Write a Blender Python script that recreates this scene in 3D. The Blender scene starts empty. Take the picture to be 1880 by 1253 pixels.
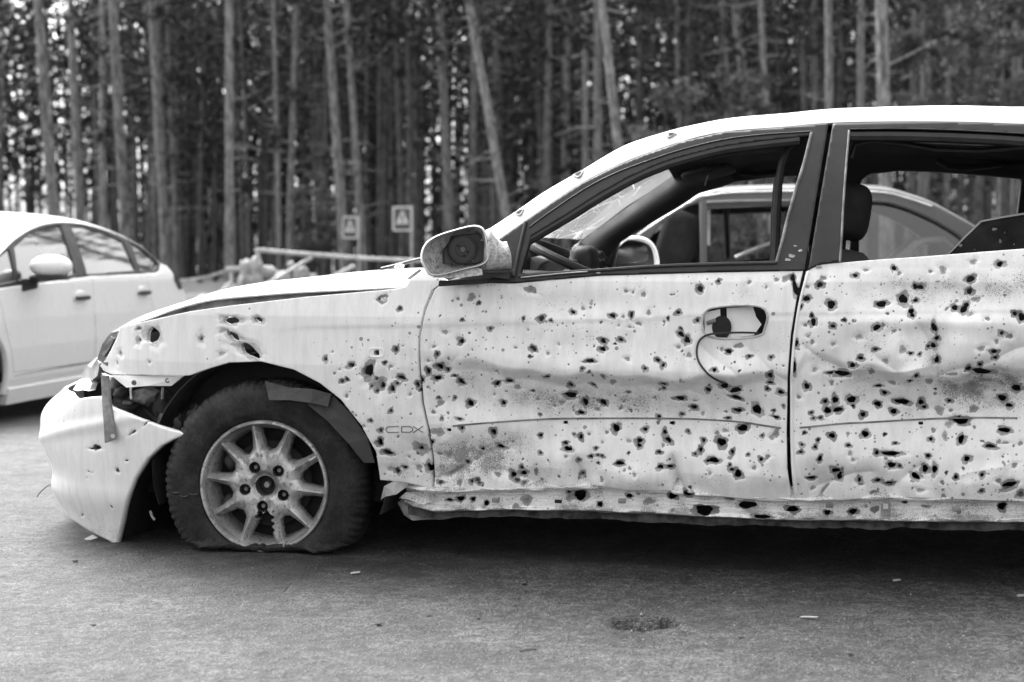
import bpy, bmesh, math, random
import numpy as np
from mathutils import Vector, Matrix, noise as mnoise

R = math.radians
scene = bpy.context.scene
COL = scene.collection

# ---------------------------------------------------------------- camera, sky, sun, exposure
F_PX, CX, CY = 2611.0, 940.0, 626.5          # focal length and centre in photograph pixels (1880 wide)
CAM_H = 0.915
PITCH = math.atan((CY - 482.0) / F_PX)
cam_d = bpy.data.cameras.new('camera')
cam_d.sensor_width = 36.0
cam_d.lens = F_PX / 1880.0 * 36.0
cam_d.clip_start, cam_d.clip_end = 0.05, 2000.0
cam_d.dof.use_dof = True
cam_d.dof.focus_distance = 4.15
cam_d.dof.aperture_fstop = 3.0
cam = bpy.data.objects.new('camera', cam_d)
COL.objects.link(cam)
cam.location = (0, 0, CAM_H)
cam.rotation_euler = (math.pi / 2 - PITCH, 0, 0)
scene.camera = cam

SUN_EL, SUN_AZ = 52.0, -28.0                # azimuth from +Y (view direction), clockwise positive
world = bpy.data.worlds.new('World')
scene.world = world
world.use_nodes = True
wn = world.node_tree.nodes
wl = world.node_tree.links
wn.clear()
sky = wn.new('ShaderNodeTexSky')
sky.sky_type = 'NISHITA'
sky.sun_disc = False
sky.sun_elevation = R(SUN_EL)
sky.sun_rotation = R(SUN_AZ)
sky.air_density, sky.dust_density, sky.ozone_density = 1.0, 6.0, 1.0
bw = wn.new('ShaderNodeRGBToBW')            # black-and-white photograph: neutral daylight
bg = wn.new('ShaderNodeBackground')
bg.inputs['Strength'].default_value = 0.15
wo = wn.new('ShaderNodeOutputWorld')
wl.new(sky.outputs[0], bw.inputs[0])
wl.new(bw.outputs[0], bg.inputs['Color'])
wl.new(bg.outputs[0], wo.inputs['Surface'])

sun_d = bpy.data.lights.new('sun', 'SUN')
sun_d.energy = 1.0
sun_d.angle = R(40)
sun_d.color = (1, 1, 1)
sun = bpy.data.objects.new('sun', sun_d)
COL.objects.link(sun)
_sd = Vector((math.sin(R(SUN_AZ)) * math.cos(R(SUN_EL)), math.cos(R(SUN_AZ)) * math.cos(R(SUN_EL)), math.sin(R(SUN_EL))))
sun.rotation_euler = _sd.to_track_quat('Z', 'Y').to_euler()

scene.view_settings.view_transform = 'Standard'
scene.view_settings.look = 'None'
scene.view_settings.gamma = 1.0
scene.view_settings.exposure = 2.25
scene.cycles.use_denoising = True
scene.cycles.max_bounces = 8
scene.cycles.transparent_max_bounces = 24
scene.cycles.caustics_reflective = False
scene.cycles.caustics_refractive = False

# ---------------------------------------------------------------- projection helpers
_f = np.array([0, math.cos(PITCH), -math.sin(PITCH)])
_u = np.array([0, math.sin(PITCH), math.cos(PITCH)])
CAMP = np.array([0, 0, CAM_H])

def ray(x, y):
    return np.array([(x - CX) / F_PX, 0, 0]) + _u * ((CY - y) / F_PX) + _f

def at_depth(x, y, Y):
    """world point on the ray of photograph pixel (x, y) at world Y"""
    d = ray(x, y)
    return CAMP + d * (Y / d[1])

def project(P):
    """(N,3) world points -> photograph pixels"""
    Q = np.asarray(P, float) - CAMP
    z = Q @ _f
    return np.stack([CX + F_PX * Q[..., 0] / z, CY - F_PX * (Q @ _u) / z], -1)

class Frame:
    """local frame of a vehicle: x along its length (rearwards), y across (away from the camera), z up"""
    def __init__(self, p0, theta):
        self.p0 = np.array(p0, float)
        self.th = theta
        c, s = math.cos(theta), math.sin(theta)
        self.E = np.array([[c, -s, 0], [s, c, 0], [0, 0, 1.0]])   # rows: local axes in world
    def world(self, P):
        return np.asarray(P, float) @ self.E + self.p0
    def local(self, P):
        return (np.asarray(P, float) - self.p0) @ self.E.T
    def px(self, x, y, v):
        """pixel -> local (u, v, w) on the local plane v"""
        o = self.local(CAMP)
        d = self.E @ ray(x, y)
        t = (v - o[1]) / d[1]
        return o + d * t
    def poly(self, pts, v):
        return np.array([self.px(x, y, v) for x, y in pts])

# ---------------------------------------------------------------- object helpers
def link(o, parent=None):
    COL.objects.link(o)
    if parent is not None:
        o.parent = parent
    return o

def tag(o, label=None, cat=None, group=None, kind=None):
    if label: o['label'] = label
    if cat: o['category'] = cat
    if group: o['group'] = group
    if kind: o['kind'] = kind
    return o

def empty(name, loc=(0, 0, 0), rz=0.0, parent=None):
    o = bpy.data.objects.new(name, None)
    o.empty_display_size = 0.2
    o.location = loc
    o.rotation_euler = (0, 0, rz)
    return link(o, parent)

def mesh_obj(name, verts, faces, mat, parent=None, smooth=True, attrs=None):
    me = bpy.data.meshes.new(name)
    V = np.asarray(verts, np.float32)
    if isinstance(faces, np.ndarray):
        k = faces.shape[1]
        me.vertices.add(len(V)); me.vertices.foreach_set('co', V.ravel())
        me.loops.add(faces.size); me.loops.foreach_set('vertex_index', faces.ravel().astype(np.int32))
        me.polygons.add(len(faces))
        me.polygons.foreach_set('loop_start', np.arange(0, faces.size, k, dtype=np.int32))
        me.update(calc_edges=True)
    else:
        me.from_pydata([tuple(map(float, v)) for v in V], [], [tuple(map(int, f)) for f in faces])
    if smooth and len(me.polygons):
        me.polygons.foreach_set('use_smooth', np.ones(len(me.polygons), bool))
    if attrs:
        for k, a in attrs.items():
            at = me.attributes.new(k, 'FLOAT', 'POINT')
            at.data.foreach_set('value', np.asarray(a, np.float32))
    me.validate()
    if mat is not None:
        me.materials.append(mat)
    o = bpy.data.objects.new(name, me)
    return link(o, parent)

def auto_smooth(o, ang=35):
    bm = bmesh.new(); bm.from_mesh(o.data)
    bmesh.ops.recalc_face_normals(bm, faces=bm.faces)
    a = R(ang)
    for e in bm.edges:
        if len(e.link_faces) == 2:
            e.smooth = e.calc_face_angle(0) < a
    for f in bm.faces: f.smooth = True
    bm.to_mesh(o.data); bm.free()
    return o

class MB:
    """collects simple solids into one mesh"""
    def __init__(self):
        self.v, self.f = [], []
    def add(self, v, f):
        b = len(self.v)
        self.v += [tuple(map(float, p)) for p in v]
        self.f += [tuple(b + i for i in q) for q in f]
        return self
    def box(self, c, s, rot=None):
        c = Vector(c); hx, hy, hz = s[0] / 2, s[1] / 2, s[2] / 2
        P = [Vector((x, y, z)) for x in (-hx, hx) for y in (-hy, hy) for z in (-hz, hz)]
        if rot is not None: P = [rot @ p for p in P]
        return self.add([c + p for p in P], [(0, 1, 3, 2), (4, 6, 7, 5), (0, 4, 5, 1), (2, 3, 7, 6), (0, 2, 6, 4), (1, 5, 7, 3)])
    def tube(self, pts, rad, n=8, cap=True, up=None):
        P = [Vector(p) for p in pts]
        m = len(P)
        rr = rad if hasattr(rad, '__len__') else [rad] * m
        V = []; F = []
        ref = Vector(up) if up is not None else None
        for i in range(m):
            t = (P[min(i + 1, m - 1)] - P[max(i - 1, 0)]).normalized()
            if ref is None:
                ref = Vector((0, 0, 1)) if abs(t.z) < 0.9 else Vector((1, 0, 0))
            a = (ref - t * ref.dot(t)).normalized(); b = t.cross(a)
            ref = a
            for k in range(n):
                q = 2 * math.pi * k / n
                V.append(P[i] + (a * math.cos(q) + b * math.sin(q)) * rr[i])
        for i in range(m - 1):
            for k in range(n):
                k2 = (k + 1) % n
                F.append((i * n + k, i * n + k2, (i + 1) * n + k2, (i + 1) * n + k))
        if cap:
            F.append(tuple(range(n - 1, -1, -1))); F.append(tuple((m - 1) * n + k for k in range(n)))
        return self.add(V, F)
    def prism(self, poly, d):
        """closed polygon of 3-D points pushed along vector d"""
        n = len(poly); d = Vector(d)
        V = [Vector(p) for p in poly] + [Vector(p) + d for p in poly]
        F = [tuple(range(n - 1, -1, -1)), tuple(range(n, 2 * n))]
        for i in range(n):
            j = (i + 1) % n
            F.append((i, j, n + j, n + i))
        return self.add(V, F)
    def strip(self, A, B, d):
        """two parallel polylines (bottom, top) as a ribbon with thickness d"""
        n = len(A); d = Vector(d)
        V = [Vector(p) for p in A] + [Vector(p) for p in B] + [Vector(p) + d for p in A] + [Vector(p) + d for p in B]
        F = []
        for i in range(n - 1):
            F.append((i, i + 1, n + i + 1, n + i))
            F.append((2 * n + i + 1, 2 * n + i, 3 * n + i, 3 * n + i + 1))
            F.append((i + 1, i, 2 * n + i, 2 * n + i + 1))
            F.append((n + i, n + i + 1, 3 * n + i + 1, 3 * n + i))
        F.append((0, n, 3 * n, 2 * n)); F.append((n - 1, 3 * n - 1, 4 * n - 1, 2 * n - 1))
        return self.add(V, F)
    def lathe(self, prof, M, n=32, close=False):
        """profile of (r, h) pairs turned about the local z axis of matrix M"""
        m = len(prof); V = []; F = []
        for (r, h) in prof:
            for k in range(n):
                q = 2 * math.pi * k / n
                V.append(M @ Vector((r * math.cos(q), r * math.sin(q), h)))
        for i in range(m - 1 + (1 if close else 0)):
            i2 = (i + 1) % m
            for k in range(n):
                k2 = (k + 1) % n
                F.append((i * n + k, i * n + k2, i2 * n + k2, i2 * n + k))
        return self.add(V, F)
    def build(self, name, mat, parent=None, smooth=35, bevel=0.0):
        o = mesh_obj(name, self.v, self.f, mat, parent, smooth=bool(smooth))
        if smooth: auto_smooth(o, smooth)
        if bevel:
            m = o.modifiers.new('bevel', 'BEVEL'); m.width = bevel; m.segments = 2; m.limit_method = 'ANGLE'
        return o

def smooth_curve(pts, n):
    """Catmull-Rom through 2-D/3-D points, n samples evenly spaced by chord length"""
    P = np.asarray(pts, float)
    d = np.r_[0, np.cumsum(np.linalg.norm(np.diff(P, axis=0), axis=1))]
    t = np.linspace(0, d[-1], n)
    Q = np.vstack([2 * P[0] - P[1], P, 2 * P[-1] - P[-2]])
    out = np.zeros((n, P.shape[1]))
    idx = np.clip(np.searchsorted(d, t, 'right') - 1, 0, len(P) - 2)
    s = ((t - d[idx]) / np.maximum(d[idx + 1] - d[idx], 1e-9))[:, None]
    p0, p1, p2, p3 = Q[idx], Q[idx + 1], Q[idx + 2], Q[idx + 3]
    return 0.5 * ((2 * p1) + (-p0 + p2) * s + (2 * p0 - 5 * p1 + 4 * p2 - p3) * s ** 2 + (-p0 + 3 * p1 - 3 * p2 + p3) * s ** 3)

def in_poly(x, y, poly):
    x = np.asarray(x); y = np.asarray(y)
    r = np.zeros(x.shape, bool)
    P = np.asarray(poly); n = len(P)
    for i in range(n):
        x1, y1 = P[i][:2]; x2, y2 = P[(i + 1) % n][:2]
        if y1 == y2: continue
        c = ((y1 > y) != (y2 > y)) & (x < (x2 - x1) * (y - y1) / (y2 - y1) + x1)
        r ^= c
    return r

def nearest_on_poly(q, poly):
    P = np.asarray(poly)[:, :2]; n = len(P)
    best = np.full(len(q), 1e9); out = q.copy()
    for i in range(n):
        a = P[i]; b = P[(i + 1) % n]; ab = b - a
        L = ab @ ab
        if L < 1e-12: continue
        t = np.clip(((q - a) @ ab) / L, 0, 1)
        c = a + t[:, None] * ab
        d = np.linalg.norm(q - c, axis=1)
        m = d < best
        best[m] = d[m]; out[m] = c[m]
    return out, best

def shrink(poly, d):
    """move a polygon's edge inwards by d (positive)"""
    P = np.asarray(poly)[:, :2]; n = len(P)
    A = 0.5 * sum(P[i][0] * P[(i + 1) % n][1] - P[(i + 1) % n][0] * P[i][1] for i in range(n))
    s = 1 if A > 0 else -1
    out = []
    for i in range(n):
        e1 = P[i] - P[i - 1]; e2 = P[(i + 1) % n] - P[i]
        e1 /= max(np.linalg.norm(e1), 1e-9); e2 /= max(np.linalg.norm(e2), 1e-9)
        n1 = np.array([-e1[1], e1[0]]) * s; n2 = np.array([-e2[1], e2[0]]) * s
        m = n1 + n2
        out.append(P[i] + m / max(m @ m, 0.5) * 2 * d)
    return np.array(out)

class Hole:
    __slots__ = ('s', 't', 'a', 'b', 'ang', 'depth', 'chip', 'tone', 'ph', 'through')
    def __init__(self, s, t, a, b, ang=0.0, depth=0.006, chip=1.7, tone=0.16, seed=0, through=True):
        self.s, self.t, self.a, self.b, self.ang, self.depth = s, t, a, b, ang, depth
        self.chip, self.tone, self.through = chip, tone, through
        rr = random.Random(seed)
        self.ph = [rr.uniform(0, 6.28) for _ in range(7)]

def patch(name, f, S, T, mat, parent, include=None, exclude=(), holes=(), lip=None, extra=None, smooth=True, flip=False):
    """surface f(s, t) sampled on the grid S x T, trimmed to polygons in (s, t), pierced by holes;
    lip = 3-vector along which every open edge is folded (gives the sheet its thickness)"""
    S = np.asarray(S, float); T = np.asarray(T, float)
    ns, nt = len(S), len(T)
    gs, gt = np.meshgrid(S, T, indexing='ij')
    cs = (gs[:-1, :-1] + gs[1:, 1:]) / 2; ct = (gt[:-1, :-1] + gt[1:, 1:]) / 2
    keep = np.ones(cs.shape, bool)
    polys = []
    if include is not None:
        keep &= in_poly(cs, ct, include); polys.append(np.asarray(include)[:, :2])
    for e in exclude:
        keep &= ~in_poly(cs, ct, e); polys.append(np.asarray(e)[:, :2])
    chip = np.full(gs.shape, -1.0); tone = np.full(gs.shape, 0.2); dent = np.zeros(gs.shape)
    ps, pt = gs.copy(), gt.copy()
    hole_cells = np.zeros(cs.shape, bool)
    for h in holes:
        ext = max(h.a, h.b) * max(h.chip, 1.0) * 1.7 + 0.012
        i0, i1 = np.searchsorted(S, [h.s - ext, h.s + ext]); j0, j1 = np.searchsorted(T, [h.t - ext, h.t + ext])
        i0 = max(i0 - 1, 0); j0 = max(j0 - 1, 0); i1 = min(i1 + 1, ns - 1); j1 = min(j1 + 1, nt - 1)
        if i1 - i0 < 2 or j1 - j0 < 2: continue
        ca, sa = math.cos(h.ang), math.sin(h.ang)
        def rho(A, B):
            dx, dy = A - h.s, B - h.t
            x = (dx * ca + dy * sa) / h.a; y = (-dx * sa + dy * ca) / h.b
            ph = np.arctan2(y, x); p = h.ph
            wob = 1 + .11 * np.sin(2 * ph + p[0]) + .09 * np.sin(3 * ph + p[1]) + .05 * np.sin(5 * ph + p[2])
            wob2 = 1 + .14 * np.sin(2 * ph + p[3]) + .12 * np.sin(3 * ph + p[4]) + .08 * np.sin(5 * ph + p[5]) + .05 * np.sin(9 * ph + p[6])
            r = np.hypot(x, y)
            return r / wob, r / wob2
        sl = (slice(i0, i1 + 1), slice(j0, j1 + 1))
        rh, rc = rho(gs[sl], gt[sl])
        cv = 1 - rc / h.chip
        m = cv > chip[sl]
        chip[sl] = np.where(m, cv, chip[sl]); tone[sl] = np.where(m, h.tone, tone[sl])
        dent[sl] += h.depth * (1.5 * np.exp(-(rc / 1.45) ** 2) - .14 * np.exp(-((rc - 2.1) / .5) ** 2))
        if h.through:
            cl = (slice(i0, i1), slice(j0, j1))
            r2, _ = rho(cs[cl], ct[cl])
            hc = r2 < 1
            hole_cells[cl] |= hc
            # snap the rim of the hole
            vin = np.zeros((i1 - i0 + 1, j1 - j0 + 1), int)
            for a_ in (0, 1):
                for b_ in (0, 1):
                    vin[a_:a_ + hc.shape[0], b_:b_ + hc.shape[1]] += hc
            rim = (vin > 0) & (vin < 4)
            k = np.where(rim, np.clip(1 / np.maximum(rh, .3), .55, 1.6), 1.0)
            ps[sl] = np.where(rim, h.s + (gs[sl] - h.s) * k, ps[sl])
            pt[sl] = np.where(rim, h.t + (gt[sl] - h.t) * k, pt[sl])
    keep0 = keep.copy()
    keep &= ~hole_cells
    # snap trimmed outline
    if polys:
        cnt = np.zeros(gs.shape, int)
        for a_ in (0, 1):
            for b_ in (0, 1):
                cnt[a_:a_ + ns - 1, b_:b_ + nt - 1] += keep0
        edge = (cnt > 0) & (cnt < 4)
        ei, ej = np.nonzero(edge)
        q = np.stack([gs[ei, ej], gt[ei, ej]], 1)
        best = np.full(len(q), 1e9); tgt = q.copy()
        for P in polys:
            o_, d_ = nearest_on_poly(q, P)
            m = d_ < best; best[m] = d_[m]; tgt[m] = o_[m]
        lim = 1.6 * max(np.diff(S).max(), np.diff(T).max())
        m = best < lim
        ps[ei[m], ej[m]] = tgt[m, 0]; pt[ei[m], ej[m]] = tgt[m, 1]
    P3 = f(ps, pt, dent)
    idx = np.arange(ns * nt).reshape(ns, nt)
    F = np.stack([idx[:-1, :-1], idx[1:, :-1], idx[1:, 1:], idx[:-1, 1:]], -1)[keep]
    if flip: F = F[:, ::-1]
    used = np.unique(F)
    remap = np.full(ns * nt, -1); remap[used] = np.arange(len(used))
    F = remap[F]
    V = P3.reshape(-1, 3)[used]
    A = {'chip': chip.ravel()[used], 'tone': tone.ravel()[used]}
    if extra:
        for k, fn in extra.items():
            A[k] = fn(ps, pt).ravel()[used]
    if lip is not None:
        E = np.concatenate([F[:, [0, 1]], F[:, [1, 2]], F[:, [2, 3]], F[:, [3, 0]]])
        key = np.sort(E, 1); key = key[:, 0].astype(np.int64) * len(V) + key[:, 1]
        _, inv, c = np.unique(key, return_inverse=True, return_counts=True)
        B = E[c[inv] == 1]
        bv = np.unique(B); mp = np.full(len(V), -1); mp[bv] = len(V) + np.arange(len(bv))
        L = np.asarray(lip, float)
        V = np.vstack([V, V[bv] + L])
        for k in A: A[k] = np.r_[A[k], A[k][bv]]
        F = np.vstack([F, np.stack([B[:, 1], B[:, 0], mp[B[:, 0]], mp[B[:, 1]]], 1)])
    o = mesh_obj(name, V, F, mat, parent, smooth, A)
    return o

def inv_px(fr, f, S, T, pts, vmax=None):
    """photograph pixels -> surface parameters (s, t) of f on frame fr"""
    gs, gt = np.meshgrid(np.linspace(S[0], S[-1], 220), np.linspace(T[0], T[-1], 160), indexing='ij')
    P = f(gs, gt, np.zeros_like(gs))
    px = project(fr.world(P.reshape(-1, 3)))
    if vmax is not None:
        px[P.reshape(-1, 3)[:, 1] > vmax] = 1e6
    out = []
    for x, y in pts:
        k = np.argmin((px[:, 0] - x) ** 2 + (px[:, 1] - y) ** 2)
        s, t = gs.ravel()[k], gt.ravel()[k]
        for _ in range(4):
            e = 1e-3
            q = f(np.array([s, s + e, s]), np.array([t, t, t + e]), np.zeros(3))
            pq = project(fr.world(q))
            J = np.stack([(pq[1] - pq[0]) / e, (pq[2] - pq[0]) / e], 1)
            try:
                d = np.linalg.solve(J, np.array([x, y]) - pq[0])
            except np.linalg.LinAlgError:
                break
            if np.abs(d).max() > 0.2: break
            s += d[0]; t += d[1]
        out.append((s, t))
    return np.array(out)
# ---------------------------------------------------------------- materials (all neutral: the photograph is black and white)
class NT:
    def __init__(self, name):
        self.m = bpy.data.materials.new(name); self.m.use_nodes = True
        self.n = self.m.node_tree.nodes; self.l = self.m.node_tree.links
        self.b = self.n['Principled BSDF']; self.out = self.n['Material Output']
    def node(self, t, **kw):
        x = self.n.new(t)
        for k, v in kw.items(): setattr(x, k, v)
        return x
    def put(self, inp, v):
        if isinstance(v, bpy.types.NodeSocket): self.l.new(v, inp)
        elif isinstance(v, (int, float)) and inp.type == 'RGBA': inp.default_value = (v, v, v, 1)
        else: inp.default_value = v
    def math(self, op, a, b=0.0, c=0.0, clamp=False):
        x = self.node('ShaderNodeMath', operation=op, use_clamp=clamp)
        for i, v in enumerate((a, b, c)):
            self.put(x.inputs[i], v)
        return x.outputs[0]
    def coord(self, kind='Object'):
        return self.node('ShaderNodeTexCoord').outputs[kind]
    def mapping(self, vec, scale=(1, 1, 1), loc=(0, 0, 0), rot=(0, 0, 0)):
        x = self.node('ShaderNodeMapping')
        self.put(x.inputs['Vector'], vec); x.inputs['Scale'].default_value = scale; x.inputs['Location'].default_value = loc
        x.inputs['Rotation'].default_value = rot
        return x.outputs[0]
    def noise(self, vec, scale, detail=4, rough=0.55, dist=0.0):
        x = self.node('ShaderNodeTexNoise')
        self.put(x.inputs['Vector'], vec); x.inputs['Scale'].default_value = scale
        x.inputs['Detail'].default_value = detail; x.inputs['Roughness'].default_value = rough
        x.inputs['Distortion'].default_value = dist
        return x.outputs[0]
    def voronoi(self, vec, scale, feature='F1', out='Distance', rnd=1.0):
        x = self.node('ShaderNodeTexVoronoi', feature=feature)
        self.put(x.inputs['Vector'], vec); x.inputs['Scale'].default_value = scale
        x.inputs['Randomness'].default_value = rnd
        return x.outputs[out]
    def ramp(self, v, a, b, lo=0.0, hi=1.0, smooth=False):
        x = self.node('ShaderNodeMapRange', interpolation_type='SMOOTHSTEP' if smooth else 'LINEAR')
        self.put(x.inputs['Value'], v); self.put(x.inputs['From Min'], a); self.put(x.inputs['From Max'], b)
        self.put(x.inputs['To Min'], lo); self.put(x.inputs['To Max'], hi)
        return x.outputs[0]
    def mix(self, f, a, b):
        """linear blend of two grey values"""
        x = self.node('ShaderNodeMix', data_type='FLOAT')
        self.put(x.inputs[0], f); self.put(x.inputs[2], a); self.put(x.inputs[3], b)
        return x.outputs[0]
    def attr(self, name):
        return self.node('ShaderNodeAttribute', attribute_name=name).outputs['Fac']
    def bump(self, h, strength=0.3, dist=0.01, normal=None):
        x = self.node('ShaderNodeBump')
        x.inputs['Strength'].default_value = strength; x.inputs['Distance'].default_value = dist
        self.put(x.inputs['Height'], h)
        if normal is not None: self.put(x.inputs['Normal'], normal)
        return x.outputs[0]
    def set(self, **kw):
        names = {'base': 'Base Color', 'rough': 'Roughness', 'metal': 'Metallic', 'coat': 'Coat Weight', 'coat_rough': 'Coat Roughness',
                 'spec': 'Specular IOR Level', 'normal': 'Normal', 'alpha': 'Alpha', 'trans': 'Transmission Weight', 'sheen': 'Sheen Weight'}
        for k, v in kw.items(): self.put(self.b.inputs[names[k]], v)
        return self

def simple(name, base, rough=0.6, var=0.25, scale=8.0, metal=0.0, bump=0.15, bscale=60.0, bdist=0.003, coat=0.0, spec=0.5):
    t = NT(name)
    co = t.coord()
    n1 = t.noise(co, scale, 6, 0.6)
    t.set(base=t.ramp(n1, 0.36, 0.64, base * (1 - var), base * (1 + var)), rough=t.ramp(t.noise(co, scale * 2.3, 4), 0.3, 0.7, max(0.03, rough - 0.1), min(1, rough + 0.1)),
          metal=metal, coat=coat, spec=spec)
    if bump: t.set(normal=t.bump(t.noise(co, bscale, 5, 0.6), bump, bdist))
    return t.m

def damaged_paint():
    """white car paint with chipped rings (attribute chip, tone), blast dirt with dent shade (attribute soot), fine specks (attribute speck) and dust"""
    t = NT('shrapnel_damaged_white_paint')
    co = t.coord()
    chip = t.attr('chip'); tone = t.attr('tone'); soot_shade = t.attr('soot_shade'); speck = t.attr('speck')
    wob = t.math('MULTIPLY', t.math('SUBTRACT', t.noise(co, 150, 2, 0.5), 0.5), 0.16)
    c = t.math('ADD', chip, wob)
    mask = t.ramp(c, 0.0, 0.05)
    # fine specks: cells with a random tiny radius
    def specks(scale, rmax, thr, seed):
        mp = t.mapping(co, (1, 0.4, 1), (seed, 0, seed * 1.7))
        v = t.node('ShaderNodeTexVoronoi', feature='F1')
        t.put(v.inputs['Vector'], mp); v.inputs['Scale'].default_value = scale
        sep = t.node('ShaderNodeSeparateColor'); t.l.new(v.outputs['Color'], sep.inputs[0])
        rad = t.math('MULTIPLY', t.math('POWER', sep.outputs[0], 3.0), rmax)
        on = t.math('GREATER_THAN', t.math('MULTIPLY', speck, 1.0), t.math('MULTIPLY', sep.outputs[1], thr))
        return t.math('MULTIPLY', t.math('LESS_THAN', v.outputs['Distance'], rad), on)
    s1 = specks(38, 0.26, 1.0, 0.0)
    s2 = specks(95, 0.34, 1.0, 3.3)
    s3 = specks(210, 0.36, 1.6, 7.1)
    sp = t.math('MAXIMUM', s1, t.math('MAXIMUM', s2, t.math('MULTIPLY', s3, 0.45)))
    # peppered blast dirt, with dent shade put into the colour
    grain = t.noise(co, 330, 1, 0.5)
    cloud = t.noise(co, 11, 6, 0.7)
    soot_shade_v = t.math('MULTIPLY', soot_shade, t.ramp(cloud, 0.38, 0.60, 0.2, 1.25))
    sm = t.ramp(t.math('ADD', grain, t.math('MULTIPLY', soot_shade_v, 0.34)), 0.75, 0.84, 0.0, 0.78)
    film = t.math('MULTIPLY', soot_shade_v, 0.40)
    # streaky dust
    dust = t.noise(t.mapping(co, (14, 14, 2.5)), 3.0, 6, 0.62)
    base = t.ramp(dust, 0.38, 0.66, 0.83, 0.72)
    base = t.mix(t.math('MULTIPLY', film, 1.0, clamp=True), base, 0.33)
    base = t.mix(sm, base, 0.16)
    base = t.mix(t.math('MULTIPLY', sp, 0.85), base, 0.17)
    inner = t.ramp(c, 0.2, 0.7, 1.0, 0.7)
    pr = t.math('MULTIPLY', t.math('MULTIPLY', tone, inner), t.ramp(t.noise(co, 90, 4, .7), 0.3, 0.7, 0.75, 1.25))
    base = t.mix(mask, base, pr)
    rough = t.mix(mask, t.ramp(dust, 0.3, 0.7, 0.26, 0.42), 0.75)
    rough = t.mix(sm, rough, 0.8)
    h = t.math('SUBTRACT', t.math('MULTIPLY', t.noise(co, 25, 3), 0.25), t.math('MULTIPLY', t.math('MAXIMUM', mask, t.math('MULTIPLY', sp, .6)), 0.6))
    t.set(base=base, rough=rough, coat=t.mix(mask, 0.25, 0.0), coat_rough=0.12, normal=t.bump(h, 0.25, 0.0015))
    return t.m

def clean_paint(name, base=0.8, rough=0.3, dirt=0.15):
    t = NT(name)
    co = t.coord()
    dust = t.noise(t.mapping(co, (10, 10, 3)), 2.0, 6, 0.62)
    fine = t.noise(co, 300, 2, .6)
    b = t.ramp(dust, 0.3, 0.75, base, base * (1 - dirt))
    b = t.mix(t.ramp(fine, 0.68, 0.78, 0, 0.35), b, base * 0.5)
    t.set(base=b, rough=t.ramp(dust, 0.3, 0.7, rough - .06, rough + .1), coat=0.3, coat_rough=0.1, normal=t.bump(t.noise(co, 18, 3), .06, .002))
    return t.m

def glass(name, reflect=0.25, tint=0.7, rough=0.03, dusty=0.0, cracks=False):
    t = NT(name)
    t.n.remove(t.b)
    tr = t.node('ShaderNodeBsdfTransparent'); t.put(tr.inputs[0], tint)
    gl = t.node('ShaderNodeBsdfGlossy'); t.put(gl.inputs['Color'], 0.95); gl.inputs['Roughness'].default_value = rough
    fr = t.node('ShaderNodeFresnel'); fr.inputs['IOR'].default_value = 1.5
    fac = t.math('ADD', t.math('MULTIPLY', fr.outputs[0], 1.0), reflect, clamp=True)
    mx = t.node('ShaderNodeMixShader'); t.put(mx.inputs[0], fac)
    t.l.new(tr.outputs[0], mx.inputs[1]); t.l.new(gl.outputs[0], mx.inputs[2])
    last = mx.outputs[0]
    if dusty:
        co = t.coord()
        df = t.node('ShaderNodeBsdfDiffuse'); t.put(df.inputs[0], 0.75)
        tl = t.node('ShaderNodeBsdfTranslucent'); t.put(tl.inputs[0], 0.75)
        ad = t.node('ShaderNodeMixShader'); ad.inputs[0].default_value = 0.5
        t.l.new(df.outputs[0], ad.inputs[1]); t.l.new(tl.outputs[0], ad.inputs[2])
        d = t.ramp(t.noise(t.mapping(co, (1.5, 1.5, .7), rot=(0, .6, .4)), 2, 4, .5), .3, .7, dusty * .7, dusty * 1.3)
        if cracks:
            e = t.voronoi(t.mapping(co, (1, .8, 1)), 5.5, 'DISTANCE_TO_EDGE')
            e2 = t.voronoi(t.mapping(co, (1, .5, 1.3), (3, 1, 2)), 13.0, 'DISTANCE_TO_EDGE')
            cr = t.math('MAXIMUM', t.ramp(e, 0.0, 0.02, 1, 0), t.ramp(e2, 0.0, 0.012, .8, 0))
            spk = t.ramp(t.voronoi(co, 60), .10, .16, 0.9, 0)
            d = t.math('MAXIMUM', d, t.math('MAXIMUM', t.math('MULTIPLY', cr, t.ramp(t.noise(co, 3, 2), .38, .52, 0, .9)), t.math('MULTIPLY', spk, t.ramp(t.noise(co, 5, 2), .5, .6, 0, 1))))
        m2 = t.node('ShaderNodeMixShader'); t.put(m2.inputs[0], d)
        t.l.new(last, m2.inputs[1]); t.l.new(ad.outputs[0], m2.inputs[2])
        last = m2.outputs[0]
    t.l.new(last, t.out.inputs['Surface'])
    return t.m

M = {}
M['dpaint'] = damaged_paint()
M['wpaint'] = clean_paint('white_car_paint', 0.84, 0.30, .08)
M['roofpaint'] = clean_paint('white_roof_paint', 0.80, 0.34, 0.06)
M['frame'] = simple('black_window_frame_paint', 0.020, 0.45, 0.25, 14, bump=.05)
M['rubber'] = simple('black_rubber_seal', 0.018, 0.5, 0.3, 20)
M['plastic'] = simple('dark_plastic', 0.022, 0.55, 0.3, 12)
M['trim'] = simple('grey_interior_trim', 0.055, 0.7, 0.2, 6, bump=.2, bscale=250, bdist=.001)
M['headliner'] = simple('headliner_fabric', 0.045, 0.9, 0.25, 5)
M['fabric'] = simple('dark_seat_fabric', 0.02, 0.9, 0.3, 10, bump=.3, bscale=300, bdist=.001)
M['dark'] = simple('dark_dirty_metal', 0.03, 0.7, 0.5, 10, bump=.4, bscale=30, bdist=.01)
M['underside'] = simple('grime_gap_shade', 0.012, 0.9, 0.5, 8)  # also used where the shade of gaps is put into the colour
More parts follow.
